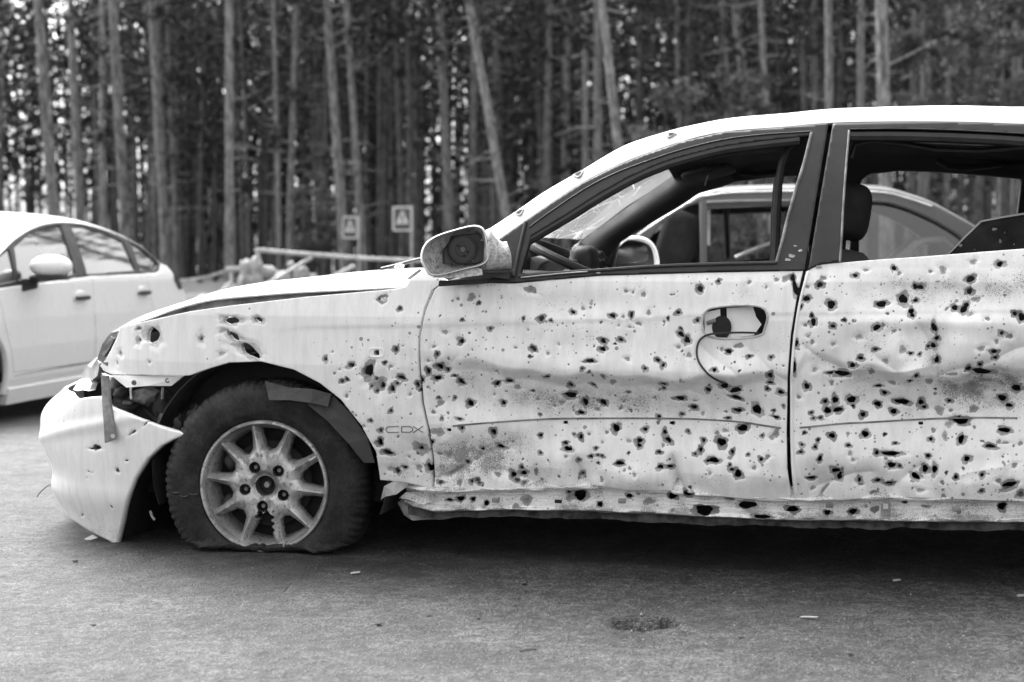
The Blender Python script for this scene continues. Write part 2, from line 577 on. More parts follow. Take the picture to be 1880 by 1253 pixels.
M['dirtymetal'] = simple('dirty_grey_metal', 0.20, 0.55, 0.5, 16, metal=.3, bump=.3, bscale=40, bdist=.004)
M['inner'] = simple('bare_inner_panel', 0.5, 0.5, 0.3, 14, bump=.2)
M['silver'] = clean_paint('silver_car_paint', 0.05, 0.35, .2)
M['glass'] = glass('side_glass', 0.20, 0.55, dusty=.08)  # dusty value is a pale film painted in for sky reflection
M['glass_clear'] = glass('clear_side_glass', 0.02, 0.85)
M['glass_dark'] = glass('grey_side_glass', 0.10, 0.6)
M['windscreen'] = glass('shattered_windscreen_glass', 0.03, 0.75, dusty=0.20, cracks=True)
M['mirror'] = simple('mirror_silver', 0.85, 0.02, 0.02, 3, metal=1.0, bump=0)
M['chrome'] = simple('worn_chrome', 0.5, 0.25, 0.3, 30, metal=1.0, bump=0)
M['bark'] = None
# ---------------------------------------------------------------- ground, road
def sstep(a, b, x):
    t = np.clip((np.asarray(x, float) - a) / (b - a), 0, 1)
    return t * t * (3 - 2 * t)

def gz(x, y):
    return -0.15 * sstep(5.8, 11.0, y) + 0 * np.asarray(x, float)

def vnoise(x, y, scale, seed=0, octaves=4):
    """cheap numpy value noise"""
    out = np.zeros(np.broadcast(x, y).shape); amp = 1.0; tot = 0
    rs = np.random.RandomState(seed)
    for o in range(octaves):
        g = rs.rand(256, 256)
        fx = np.asarray(x) * scale * 2 ** o + 31.7 * o; fy = np.asarray(y) * scale * 2 ** o + 17.3 * o
        ix = np.floor(fx).astype(int); iy = np.floor(fy).astype(int)
        tx = fx - ix; ty = fy - iy
        tx = tx * tx * (3 - 2 * tx); ty = ty * ty * (3 - 2 * ty)
        a = g[ix % 256, iy % 256]; b = g[(ix + 1) % 256, iy % 256]; c = g[ix % 256, (iy + 1) % 256]; d = g[(ix + 1) % 256, (iy + 1) % 256]
        out += amp * ((a * (1 - tx) + b * tx) * (1 - ty) + (c * (1 - tx) + d * tx) * ty)
        tot += amp; amp *= 0.5
    return out / tot

def grid_sheet(name, X, Y, zf, mat):
    gx, gy = np.meshgrid(X, Y, indexing='ij')
    V = np.stack([gx, gy, zf(gx, gy)], -1).reshape(-1, 3)
    i = np.arange(len(X) * len(Y)).reshape(len(X), len(Y))
    Fq = np.stack([i[:-1, :-1], i[1:, :-1], i[1:, 1:], i[:-1, 1:]], -1).reshape(-1, 4)
    return mesh_obj(name, V, Fq, mat)

def asphalt_mat():
    t = NT('worn_sandy_asphalt')
    co = t.coord()
    big = t.noise(co, 0.9, 5, .6)
    mid = t.noise(t.mapping(co, (1.0, 1.2, 1)), 5.0, 8, .72, .5)
    fine = t.noise(co, 95, 2, .55)
    grain = t.noise(co, 260, 3, .75)
    st = t.node('ShaderNodeTexVoronoi', feature='F1'); t.put(st.inputs['Vector'], co); st.inputs['Scale'].default_value = 210
    sep = t.node('ShaderNodeSeparateColor'); t.l.new(st.outputs['Color'], sep.inputs[0])
    stone = t.math('MULTIPLY', t.math('LESS_THAN', st.outputs['Distance'], 0.36), t.math('GREATER_THAN', sep.outputs[0], 0.72))
    pale = t.math('MULTIPLY', stone, t.ramp(sep.outputs[1], 0, 1, .2, .75))
    b = t.ramp(big, .36, .64, .044, .074)
    b = t.math('MULTIPLY', b, t.ramp(mid, .38, .62, .62, 1.35))
    b = t.math('MULTIPLY', b, t.ramp(fine, .36, .64, .45, 1.6))
    b = t.math('MULTIPLY', b, t.ramp(grain, .40, .60, .6, 1.4))
    blot = t.noise(t.mapping(co, (1, 1, 1), (4, 2, 0)), 27, 4, .6)
    b = t.math('MULTIPLY', b, t.ramp(blot, .40, .60, .72, 1.3))
    b = t.mix(t.ramp(t.noise(co, 34, 4, .62, .3), .585, .64, 0, .75), b, 0.022)
    b = t.mix(pale, b, 0.30)
    # worn dark scuffs running across
    sc = t.noise(t.mapping(co, (2.0, 4.0, 1), rot=(0, 0, .10)), 2.6, 7, .75, .6)
    b = t.mix(t.ramp(sc, .56, .64, 0, .6), b, 0.035)
    # cracks
    wv = t.node('ShaderNodeVectorMath', operation='ADD')
    nz = t.node('ShaderNodeTexNoise'); t.put(nz.inputs['Vector'], co); nz.inputs['Scale'].default_value = 2.2
    sm = t.node('ShaderNodeVectorMath', operation='SCALE'); t.l.new(nz.outputs['Color'], sm.inputs[0]); sm.inputs['Scale'].default_value = .5
    t.put(wv.inputs[0], co); t.l.new(sm.outputs[0], wv.inputs[1])
    e = t.voronoi(t.mapping(wv.outputs[0], (.55, 1.1, 1)), 1.0, 'DISTANCE_TO_EDGE')
    cr = t.math('MULTIPLY', t.ramp(e, .001, .0045, 1, 0), t.ramp(t.noise(co, 1.3, 2), .53, .62, 0, .6))
    b = t.mix(cr, b, 0.02)
    # oil and rubber stain by the wheel; darker below doors and in the pothole
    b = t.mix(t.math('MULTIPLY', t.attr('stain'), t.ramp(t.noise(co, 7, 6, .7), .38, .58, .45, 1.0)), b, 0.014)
    h = t.math('ADD', t.math('MULTIPLY', fine, 1.0), t.math('ADD', t.math('MULTIPLY', grain, .5), t.math('SUBTRACT', t.math('MULTIPLY', mid, 1.1), t.math('MULTIPLY', cr, 1.2))))
    t.set(base=b, rough=t.ramp(fine, .3, .7, .52, .8), spec=.36, normal=t.bump(h, 1.0, 0.014))
    return t.m

def soil_mat():
    t = NT('forest_floor')
    co = t.coord()
    n1 = t.noise(co, .6, 6, .65); n2 = t.noise(co, 9, 5, .7)
    b = t.math('MULTIPLY', t.ramp(n1, .3, .7, .05, .12), t.ramp(n2, .3, .7, .6, 1.4))
    t.set(base=b, rough=.95, normal=t.bump(n2, .8, .05))
    return t.m

M['asphalt'] = asphalt_mat()
M['soil'] = soil_mat()
X = np.r_[-300, -150, -80, np.linspace(-50, 50, 60), 80, 150, 300]
Yg = np.r_[-60, -20, -5, np.linspace(0, 40, 50), 60, 90, 140, 220, 400]
tag(grid_sheet('ground', X, Yg, lambda x, y: gz(x, y) - 0.012 - .10 * (1 - sstep(24.0, 26.5, y)) * (1 - sstep(13, 15.5, np.abs(x))) + np.where(y > 29, (vnoise(x, y, .12, 3) - .5) * .5 * sstep(29, 34, y), 0), M['soil']), kind='structure')

pit = at_depth(1175, 1150, 1.0) - CAMP
pit = CAMP + pit * (-CAM_H / pit[2])                         # where that ray meets the road
def road_z(x, y):
    z = gz(x, y) + (vnoise(x, y, .35, 5, 3) - .5) * .012
    z = z + (vnoise(x * .6, y, 5.0, 8, 4) - .5) * 0.010 + (vnoise(x, y * 1.5, 34.0, 9, 2) - .5) * .0035
    d = np.hypot((x - pit[0]) / .076, (y - pit[1] - .02) / .060)
    d = d * (1 + 1.3 * (vnoise(x, y, 22, 2, 4) - .5))
    z = z - .045 * np.exp(-(d ** 2) ** 2.4) + .006 * np.exp(-(d - 1.5) ** 2 * 5) * (.4 + 1.2 * vnoise(x, y, 30, 6, 2))
    z = z + (vnoise(x, y, 48, 17, 3) - .5) * .030 * np.exp(-(d / 1.15) ** 4)
    return z
Xr = np.r_[np.linspace(-16, -2.4, 60), np.arange(-2.3, 2.31, .0085), np.linspace(2.4, 16, 60)]
Yr = np.r_[np.linspace(-6, 2.7, 30), np.arange(2.75, 5.2, .0085), np.linspace(5.25, 7, 40), np.linspace(7.1, 27, 70)]
road = tag(grid_sheet('road', Xr, Yr, road_z, M['asphalt']), kind='structure')
_gx, _gy = np.meshgrid(Xr, Yr, indexing='ij')
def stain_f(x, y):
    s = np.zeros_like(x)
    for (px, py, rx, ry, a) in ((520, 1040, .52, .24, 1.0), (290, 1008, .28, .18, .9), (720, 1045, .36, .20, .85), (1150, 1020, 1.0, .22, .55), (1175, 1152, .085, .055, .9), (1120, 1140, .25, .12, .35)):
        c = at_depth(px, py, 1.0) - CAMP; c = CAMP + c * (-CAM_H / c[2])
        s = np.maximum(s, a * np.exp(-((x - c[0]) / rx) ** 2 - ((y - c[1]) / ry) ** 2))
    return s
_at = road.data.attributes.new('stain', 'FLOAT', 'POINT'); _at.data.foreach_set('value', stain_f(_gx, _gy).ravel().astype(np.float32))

# ---------------------------------------------------------------- pine forest
def bark_mat():
    t = NT('pine_bark')
    co = t.coord()
    pa = t.node('ShaderNodeAttribute', attribute_name='bark_tone_shade', attribute_type='OBJECT').outputs['Fac']  # per-tree bark value; forest light and shade are put into it too
    oi = t.node('ShaderNodeObjectInfo').outputs['Random']
    n = t.noise(t.mapping(co, (7, 7, 1.6)), 1.6, 6, .65)
    pl = t.voronoi(t.mapping(co, (9, 9, 2.2)), 2.2, 'DISTANCE_TO_EDGE')
    sep = t.node('ShaderNodeSeparateXYZ'); t.put(sep.inputs[0], co)
    up = t.ramp(sep.outputs[2], 0, 9, .85, 1.35)              # pines carry paler, flaky bark higher up
    b = t.math('MULTIPLY', t.ramp(n, .40, .60, .075, .26), up)
    b = t.math('MULTIPLY', b, t.ramp(pl, .0, .12, .55, 1.05))
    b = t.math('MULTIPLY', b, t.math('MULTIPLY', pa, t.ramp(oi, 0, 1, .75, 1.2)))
    t.set(base=b, rough=.9, normal=t.bump(n, .7, .03))
    return t.m

def needle_mat():
    t = NT('pine_needles')
    oi = t.node('ShaderNodeObjectInfo').outputs['Random']
    n = t.noise(t.coord(), .8, 4, .6)
    b = t.math('MULTIPLY', t.ramp(n, .38, .62, .010, .036), t.ramp(oi, 0, 1, .75, 1.25))
    t.set(base=b, rough=.75, spec=.3)
    return t.m
M['bark'] = bark_mat()
M['needles'] = needle_mat()

rng = random.Random(7)
def trunk_mesh(seed, h=24.0, r0=.17, bend=.35):
    rr = random.Random(seed)
    pts, rad = [], []
    ax, ay = rr.uniform(-1, 1), rr.uniform(-1, 1)
    p1, p2 = rr.uniform(0, 6), rr.uniform(0, 6)
    for i in range(19):
        q = i / 18
        x = bend * (math.sin(q * 3.1 + p1) - math.sin(p1)) * .5 + ax * .15 * q
        y = bend * (math.sin(q * 2.3 + p2) - math.sin(p2)) * .5 + ay * .15 * q
        pts.append((x, y, -.3 + q * h)); rad.append((r0 * (1 - .72 * q) + .05 * math.exp(-q * 30)) * (1 + rr.uniform(-.05, .05)))
    mb = MB().tube(pts, rad, 9)
    return mb, pts

def crown_mesh(seed, pts, z0, z1, nbr, reach, tuft, dead=6, low_thin=True, ts=1.0):
    """limbs and needle tufts; returns (limb MB, tuft verts, tuft faces)"""
    rr = random.Random(seed)
    lim = MB(); V = []; F = []
    def axis(z):
        for a, b in zip(pts, pts[1:]):
            if a[2] <= z <= b[2]:
                k = (z - a[2]) / (b[2] - a[2]); return Vector(a).lerp(Vector(b), k)
        return Vector(pts[-1])
    for k in range(dead):                                       # dead lower branches
        z = rr.uniform(2.5, z0 + 1); a = rr.uniform(0, 6.28); L = rr.uniform(.5, 1.8)
        p = axis(z); d = Vector((math.cos(a), math.sin(a), rr.uniform(-.1, .35)))
        lim.tube([p, p + d * L * .5, p + d * L + Vector((0, 0, rr.uniform(-.3, .1)))], [.022, .015, .005], 4)
    for k in range(nbr):
        q = rr.random() ** .85
        z = z0 + (z1 - z0) * q
        a = rr.uniform(0, 6.28)
        L = reach * (0.45 + .75 * math.sin(min(1, q * 1.15) * 2.9) * .8) * rr.uniform(.6, 1.1)
        p = axis(z)
        d = Vector((math.cos(a), math.sin(a), rr.uniform(-.25, .35)))
        mid = p + d * L * .55 + Vector((0, 0, -.1 * L)); end = p + d * L + Vector((0, 0, rr.uniform(-.1, .2) * L))
        lim.tube([p, mid, end], [.035, .022, .006], 4)
        nt_ = int(tuft * (L / reach) + 3)
        for j in range(nt_):
            s = rr.uniform(.3, 1.05)
            c = (p.lerp(mid, s / .55) if s < .55 else mid.lerp(end, (s - .55) / .45)) + Vector((rr.gauss(0, .16), rr.gauss(0, .16), rr.gauss(0, .12))) * L * .55
            for m in range(7 if ts == 1.0 else 12):
                dd = Vector((rr.gauss(0, 1), rr.gauss(0, 1), rr.gauss(.25, .8))).normalized()
                sd = dd.cross(Vector((rr.gauss(0, 1), rr.gauss(0, 1), rr.gauss(0, 1)))).normalized()
                l = rr.uniform(.14, .30) * ts; w = rr.uniform(.025, .055) * ts
                b = len(V)
                V += [c + sd * w * .4, c + dd * l * .6 + sd * w, c + dd * l, c + dd * l * .5 - sd * w]
                F.append((b, b + 1, b + 2, b + 3))
    return lim, V, F

PINE = []
for k, (z0, z1, nbr, reach, tf, r0, bend, dead) in enumerate((
        (9.0, 23, 46, 2.4, 13, .17, .30, 9), (7.0, 22, 52, 2.6, 13, .16, .42, 12), (10.5, 24, 44, 2.3, 13, .185, .22, 8),
        (5.0, 21, 60, 2.3, 12, .14, .50, 10), (6.0, 23, 64, 2.8, 12, .16, .28, 14))):
    tm, pts = trunk_mesh(40 + k, 24, r0, bend)
    lim, V, F = crown_mesh(70 + k, pts, z0, z1, nbr, reach, tf, dead)
    PINE.append((tm, lim, np.array([tuple(v) for v in V]), np.array(F)))
_pm = []
def pine_protos():
    for k, (tm, lim, V, F) in enumerate(PINE):
        t = tm.build('trunk', M['bark'], None, smooth=60)
        l = lim.build('branches', M['bark'], None, smooth=0)
        c = mesh_obj('crown', V, F, M['needles'], None, smooth=False)
        _pm.append((t.data, l.data, c.data))
        for o in (t, l, c): bpy.data.objects.remove(o)
pine_protos()

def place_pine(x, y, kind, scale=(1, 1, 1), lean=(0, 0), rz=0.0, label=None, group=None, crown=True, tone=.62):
    root = empty('pine_tree', (x, y, float(gz(x, y)) - .05), rz)
    root.rotation_mode = 'XYZ'
    root.matrix_world = Matrix.Translation((x, y, float(gz(x, y)) - .05)) @ Matrix.Rotation(lean[0], 4, 'Y') @ Matrix.Rotation(lean[1], 4, 'X') @ Matrix.Rotation(rz, 4, 'Z') @ Matrix.Diagonal((*scale, 1))
    for nm, me in zip(('trunk', 'branches', 'crown'), _pm[kind]):
        if nm == 'crown' and not crown: continue
        o = bpy.data.objects.new(nm, me); link(o, root)
        o['bark_tone_shade'] = tone
        if nm != 'trunk': o['kind'] = 'stuff'
    return tag(root, label, 'tree', group)

# front rows, traced: (x at the top edge, x at row 400, apparent width, description)
front = [
    (62, 96, 20, 'pale pine trunk rising behind the roof of the white sedan'),
    (133, 147, 17, 'dim pine trunk just right of the pale trunk behind the white sedan'),
    (178, 187, 12, 'thin bright straight pine trunk above the rear window of the white sedan'),
    (212, 232, 20, 'thick grey pine trunk above the tail of the white sedan'),
    (268, 301, 18, 'grey pine slanting to the right, leftmost of a close pair past the white sedan'),
    (295, 299, 13, 'straight thin pine standing against the slanting one past the white sedan'),
    (316, 324, 10, 'slim pine just right of the close pair past the white sedan'),
    (417, 421, 17, 'tall pale pine under the brightest sky gap, left of the barrier post'),
    (507, 512, 9, 'slender dim pine left of the bright thin trunk above the barrier post'),
    (547, 534, 12, 'bright thin pine above the middle of the barrier rail'),
    (604, 629, 18, 'bright gently curved pine behind the left crossing sign'),
    (643, 664, 13, 'bright slimmer pine between the two crossing signs'),
    (719, 737, 14, 'dim pine directly behind the right crossing sign, left of a twin'),
    (746, 754, 12, 'dim pine directly behind the right crossing sign, right of a twin'),
    (800, 827, 15, 'pine tilting into its straight neighbour above the broken mirror'),
    (816, 823, 14, 'straight pine crossed by a tilting one above the broken mirror'),
    (876, 866, 15, 'straight pine just left of the strongly leaning trunk'),
    (868, 932, 17, 'pale pine leaning strongly to the right above the windscreen pillar'),
    (904, 905, 10, 'thin pine half hidden behind the foot of the strongly leaning trunk'),
    (1008, 1003, 15, 'pine meeting the windscreen pillar at its middle, left of three'),
    (1026, 1033, 10, 'thin dim pine meeting the windscreen pillar, middle of three'),
    (1043, 1040, 14, 'pine meeting the windscreen pillar, right of three'),
    (1078, 1079, 12, 'dim pine tight against a brighter one above the upper windscreen pillar'),
    (1092, 1095, 16, 'brighter pine tight against a dim one above the upper windscreen pillar'),
    (1106, 1152, 18, 'bright pine leaning right where the windscreen pillar meets the roof'),
    (1236, 1252, 9, 'thin pine rising out of the left side of the bushy young pine'),
    (1330, 1366, 7, 'whippy thin slanting stem beside the pine in the bushy young pine'),
    (1358, 1398, 19, 'stout pine rising out of the right side of the bushy young pine'),
    (1407, 1420, 12, 'slim bright pine just right of the bushy young pine'),
    (1478, 1480, 11, 'dim pine above the door pillar, leftmost of three in a row'),
    (1495, 1497, 13, 'mid-grey pine above the door pillar, second of three in a row'),
    (1521, 1524, 17, 'brightest pine above the door pillar, third of three in a row'),
    (1580, 1584, 15, 'mid-grey pine left of the broad bright trunk above the rear door'),
    (1608, 1623, 25, 'broad bright pine trunk above the front of the rear door'),
    (1629, 1626, 11, 'thin pine sharing the foot of the broad bright trunk'),
    (1676, 1669, 15, 'slender grey pine left of the wide one above the rear door'),
    (1692, 1691, 20, 'wide grey pine right of the slender one above the rear door'),
    (1741, 1739, 10, 'thin pine above the far end of the rear door'),
    (1800, 1796, 13, 'dim pine behind the right-hand foliage, left of the last two'),
    (1836, 1838, 14, 'dim pine second from the right edge of the picture'),
    (1868, 1866, 20, 'wide pine at the right edge of the picture'),
]
for i, (xt, xm, wpx, lab) in enumerate(front):
    kind = (i * 3) % 3 if wpx >= 13 else 3
    kind = (0, 2, 1)[i % 3] if wpx >= 13 else (3, 0)[i % 2]
    r0 = (.17, .16, .185, .14, .16)[kind]
    D = min(62, max(27, 2 * r0 * .93 * F_PX / wpx))
    if 'right' in lab and 'bright' not in lab or 'dim' in lab: D = min(62, D * 1.12)
    if 'bright' in lab or 'pale' in lab: D = max(30, D * .8)
    if 590 < xm < 770: D = max(D, 50)
    sc = wpx * D / F_PX / (2 * r0 * .93)
    # base position on the ground from the line through the two traced points
    ybase = 482 + (CAM_H + .15) * F_PX / D
    xb = xt + (xm - xt) / 400.0 * ybase
    P = at_depth(xb, ybase, D); Pt = at_depth(xt, 0, D)
    lean = math.atan2(Pt[0] - P[0], Pt[2] - P[2])
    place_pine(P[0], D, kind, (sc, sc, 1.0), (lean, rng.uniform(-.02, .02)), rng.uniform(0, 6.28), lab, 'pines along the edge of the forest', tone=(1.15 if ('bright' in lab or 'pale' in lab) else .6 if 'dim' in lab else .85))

# deeper rows: alike, dim; forest shade goes into their darker bark colour
cnt = 0
taken = []
rg = random.Random(11)
while cnt < 258:
    D = 64 + 50 * rg.random() ** .8
    x = rg.uniform(-.40, .40) * D
    if any((x - a) ** 2 + (D - b) ** 2 < 1.3 ** 2 for a, b in taken): continue
    # a thinner stand on the left lets the daylight through
    if x / D < -.26 and rg.random() < .35: continue
    taken.append((x, D))
    k = rg.choice((0, 1, 2, 3, 4, 4, 1))
    s = rg.uniform(.55, .95)
    place_pine(x, D, k, (s, s, rg.uniform(.85, 1.1)), (rg.gauss(0, .02), rg.gauss(0, .02)), rg.uniform(0, 6.28),
               'slender dim pine deep inside the dark forest', 'pines deep inside the forest')
    cnt += 1

# the far wood that reads as one mass
def far_wood():
    rs = np.random.RandomState(5)
    n = 1400
    D = rs.uniform(100, 170, n); x = rs.uniform(-.8, .8, n) * D
    left = (x / D < -.27) & (x / D > -.42)
    keepm = ~(left & (rs.rand(n) < .45))
    D, x = D[keepm], x[keepm]; n = len(D)
    V = []; Fq = []
    r = rs.uniform(.10, .2, n)
    base = np.arange(n) * 8
    ang = np.arange(4) * math.pi / 2
    lean = rs.normal(0, .3, n)
    B = np.zeros((n, 8, 3))
    for k in range(4):
        B[:, k, 0] = x + r * math.cos(ang[k]); B[:, k, 1] = D + r * math.sin(ang[k]); B[:, k, 2] = -.5
        B[:, 4 + k, 0] = x + lean + .5 * r * math.cos(ang[k]); B[:, 4 + k, 1] = D + .5 * r * math.sin(ang[k]); B[:, 4 + k, 2] = 24
    V1 = B.reshape(-1, 3)
    F1 = np.concatenate([base[:, None] + np.array([[k, (k + 1) % 4, 4 + (k + 1) % 4, 4 + k]]) for k in range(4)])
    m = 138000
    D = rs.uniform(98, 172, m); x = rs.uniform(-.8, .8, m) * D; z = 27 * rs.rand(m) ** .85
    low = sstep(3.5, 11, z)
    dens = vnoise(x * .5 + D * .13, z + 20, .20, 9, 3)
    u = x / D
    gap = np.where(u < -.26, .56, np.where(u < -.05, .46, .42)) - .06 * sstep(15, 22, z) * 0
    k = (rs.rand(m) < (.7 + .3 * low)) & ((dens < 1 - gap + .30) | (rs.rand(m) < .12))
    k &= ~((u < -.27) & (u > -.42) & (z < 6.0) & (rs.rand(m) < .88))
    D, x, z = D[k], x[k], z[k]; m = len(D)
    s = rs.uniform(.18, .55, m)
    a = rs.normal(size=(m, 3)); a /= np.linalg.norm(a, axis=1)[:, None]
    b = np.cross(a, rs.normal(size=(m, 3))); b /= np.linalg.norm(b, axis=1)[:, None]
    C = np.stack([x, D, z], 1)
    Q = np.stack([C + a * s[:, None], C + b * s[:, None] * .5, C - a * s[:, None], C - b * s[:, None] * .5], 1).reshape(-1, 3)
    F2 = np.arange(m * 4).reshape(m, 4) + len(V1)
    V = np.vstack([V1, Q]); Fq = np.vstack([F1, F2])
    o = mesh_obj('far_forest', V, Fq, M['bark'], None, smooth=False)
    o.data.materials.append(M['needles'])
    mi = np.zeros(len(Fq), np.int32); mi[len(F1):] = 1
    o.data.polygons.foreach_set('material_index', mi)
    o['bark_tone_shade'] = .6  # shade of the far wood put into the bark colour
    tag(o, 'far-off pine wood reading as one dark mass behind the trunks', 'forest', kind='stuff')
far_wood()

# bushy young pines in front of the stand
def young_pine(px, Y, ytop, spread, lab, seed, z0=.8):
    base = at_depth(px, 482 + (CAM_H + .15) * F_PX / Y, Y); top = at_depth(px, ytop, Y)
    h = top[2] + .15
    tm, pts = trunk_mesh(seed, h + .3, .055, .12)
    lim, V, F = crown_mesh(seed + 1, pts, z0, h, 46, spread, 20, 0, True, .6)
    root = empty('young_pine', (base[0], Y, -.15))
    tm.build('trunk', M['bark'], root, smooth=60)['bark_tone_shade'] = .8
    o = lim.build('branches', M['bark'], root, smooth=0); o['kind'] = 'stuff'; o['bark_tone_shade'] = .8
    t2 = M.get('needles2')
    if t2 is None:
        t = NT('young_pine_needles'); n = t.noise(t.coord(), 1.1, 4, .6)
        t.set(base=t.ramp(n, .38, .62, .07, .17), rough=.7, spec=.3); M['needles2'] = t2 = t.m
    mesh_obj('crown', np.array([tuple(v) for v in V]), np.array(F), t2, root, smooth=False)['kind'] = 'stuff'
    tag(root, lab, 'tree', 'young pines at the forest edge')
young_pine(1262, 31, 155, 1.25, 'bushy pale young pine just above the front of the car roof', 301)
young_pine(1395, 33, 138, 1.1, 'smaller bushy young pine right of the pale one above the roof', 303)
young_pine(1835, 34, -60, 1.5, 'tall bushy young pine at the upper right edge of the picture', 305, 3.6)
young_pine(1700, 38, -60, 1.0, 'slender young pine with foliage above the rear door', 309, 4.2)
young_pine(585, 53, 270, 1.0, 'small dim young pine behind the barrier left of the crossing signs', 307)

# ---------------------------------------------------------------- crossing signs
M['galv'] = simple('galvanised_steel', .42, .5, .2, 10, metal=.4)
M['sign_white'] = simple('sign_white', .8, .5, .1, 5, bump=0)
M['sign_blue'] = simple('sign_blue_as_grey', .11, .45, .15, 5, bump=0)
M['sign_black'] = simple('sign_black', .03, .5, .1, 5, bump=0)
def crossing_sign(cx, cy, wpx, hpx, post_x, lab, yaw):
    D = .72 * F_PX / hpx
    c = at_depth(cx, cy, D); b = at_depth(post_x, cy, D)
    root = empty('crossing_sign', (b[0], D, -.15))
    z = c[2] + .15; hw = .5 * wpx * D / F_PX; hh = .36
    MB().tube([(0, 0, -.3), (0, 0, z + hh + .03)], .038, 12).build('post', M['galv'], root)
    ox = c[0] - b[0]
    def rrect(w, h, r, y):
        P = []
        for qx, qz, a0 in ((1, 1, 0), (-1, 1, 90), (-1, -1, 180), (1, -1, 270)):
            for k in range(5):
                a = R(a0 + 22.5 * k)
                P.append((ox + qx * (w - r) + r * math.cos(a), y, z + qz * (h - r) + r * math.sin(a)))
        return P
    MB().prism(rrect(hw, hh, .05, -.05), (0, .02, 0)).build('plate', M['sign_white'], root, smooth=20)
    MB().prism(rrect(hw * .84, hh * .86, .03, -.056), (0, .005, 0)).build('blue_field', M['sign_blue'], root, smooth=20)
    tri = [(ox - hw * .66, -.063, z - .16), (ox + hw * .66, -.063, z - .16), (ox, -.063, z + .25)]
    MB().prism(tri, (0, .005, 0)).build('white_triangle', M['sign_white'], root, smooth=0)
    # walking figure and the stripes it walks on
    f = MB(); y = -.068; s = hw / .29
    def q(*p): f.prism([(ox + a * s, y, z + b_) for a, b_ in p], (0, .003, 0))
    f.prism([(ox + s * (.005 + .024 * math.cos(a)), y, z + .105 + .024 * math.sin(a)) for a in np.linspace(0, 2 * math.pi, 9)[:-1]], (0, .003, 0))
    q((-.025, .075), (.03, .075), (.028, -.02), (-.022, -.02))
    q((-.02, -.02), (.008, -.02), (-.055, -.12), (-.085, -.12)); q((.0, -.02), (.028, -.02), (.075, -.12), (.045, -.12))
    q((-.025, .07), (-.01, .06), (-.065, .0), (-.078, .01)); q((.02, .07), (.03, .06), (.075, .01), (.06, .0))
    f.build('walking_figure', M['sign_black'], root, smooth=0)
    g = MB()
    for k in range(4):
        a = -.15 + k * .085
        g.prism([(ox + (a) * s, y, z - .155), (ox + (a + .045) * s, y, z - .155), (ox + (a + .055) * s, y, z - .135), (ox + (a + .01) * s, y, z - .135)], (0, .003, 0))
    g.build('stripes', M['sign_black'], root, smooth=0)
    MB().prism([(ox - hw * .78, -.063, z - .275), (ox + hw * .78, -.063, z - .275), (ox + hw * .78, -.063, z - .235), (ox - hw * .78, -.063, z - .235)], (0, .004, 0)).build('lower_bar', M['sign_black'], root, smooth=0)
    mb = MB()
    for dz in (-.2, .2): mb.box((0, -.012, z + dz), (.1, .05, .035))
    mb.build('clamps', M['galv'], root, smooth=0)
    tag(root, lab, 'sign', 'pedestrian crossing signs')
crossing_sign(739, 402, 36, 45, 756, 'larger pedestrian crossing sign, right of the two, just left of the broken mirror', 0)
crossing_sign(643, 418, 28, 41, 659, 'smaller pedestrian crossing sign, left of the two, above the bonnet', 0)

# ---------------------------------------------------------------- pipe barrier, tape, rubble
M['pipe'] = simple('pale_painted_pipe', .42, .6, .25, 6)
def bar(pts, r, name, parent, mat): return MB().tube(pts, r, 10).build(name, mat, parent)
bp = at_depth(473, 458, 20)
root = empty('pipe_barrier', (bp[0], 20, -.15))
rel = lambda px, py, Y: tuple(at_depth(px, py, Y) - np.array([bp[0], 20, -.15]))
bar([(0, 0, -.2), rel(474, 459, 20)], .033, 'post', root, M['pipe'])
bar([rel(470, 459, 20), rel(540, 465, 20.6), rel(660, 474, 22), rel(790, 480, 23.5), rel(1000, 484, 26)], .030, 'rail', root, M['pipe'])
bar([rel(572, 473, 20.9), rel(488, 524, 20.2), rel(440, 556, 19.8)], .028, 'brace', root, M['pipe'])
bar([rel(788, 481, 23.5), (rel(788, 481, 23.5)[0], rel(788, 481, 23.5)[1], -.2)], .033, 'post', root, M['pipe'])
bar([rel(1000, 484, 26), (rel(1000, 484, 26)[0], rel(1000, 484, 26)[1], -.2)], .033, 'post', root, M['pipe'])
tag(root, 'bent pale pipe barrier with slanting brace behind the bonnet', 'barrier')

M['cloth'] = simple('dusty_cloth', .34, .9, .3, 7, bump=.4, bscale=25, bdist=.02)
M['rubble'] = simple('pale_sand_rubble', .30, .95, .45, 5, bump=.8, bscale=14, bdist=.05)
def blob(name, c, s, mat, seed, parent=None, amp=.25, sub=3, fr=2.0):
    bm = bmesh.new(); bmesh.ops.create_icosphere(bm, subdivisions=sub, radius=1)
    for v in bm.verts:
        n = mnoise.fractal(v.co * fr + Vector((seed * 7.1, seed, 0)), .8, 2.0, 4)
        v.co = Vector((v.co.x * s[0], v.co.y * s[1], v.co.z * s[2])) * (1 + amp * n)
    me = bpy.data.meshes.new(name); bm.to_mesh(me); bm.free()
    me.polygons.foreach_set('use_smooth', np.ones(len(me.polygons), bool)); me.materials.append(mat)
    o = bpy.data.objects.new(name, me); o.location = c
    return link(o, parent)
c = at_depth(405, 505, 22)
def mound_z(x, y):
    z = np.zeros_like(x)
    for px, py, Y, rx, ry in ((421, 512, 22, .42, .6), (372, 535, 22, .35, .6), (500, 528, 21.3, .75, .6), (640, 540, 22, 1.0, .6), (330, 556, 22, .6, .6)):
        p = at_depth(px, py, Y); hgt = p[2] + .15
        z = np.maximum(z, hgt * np.exp(-(((x - p[0]) / rx) ** 2 + ((y - p[1]) / ry) ** 2) ** .75))
    return z - .17 + (vnoise(x, y, 2.5, 4) - .5) * .12
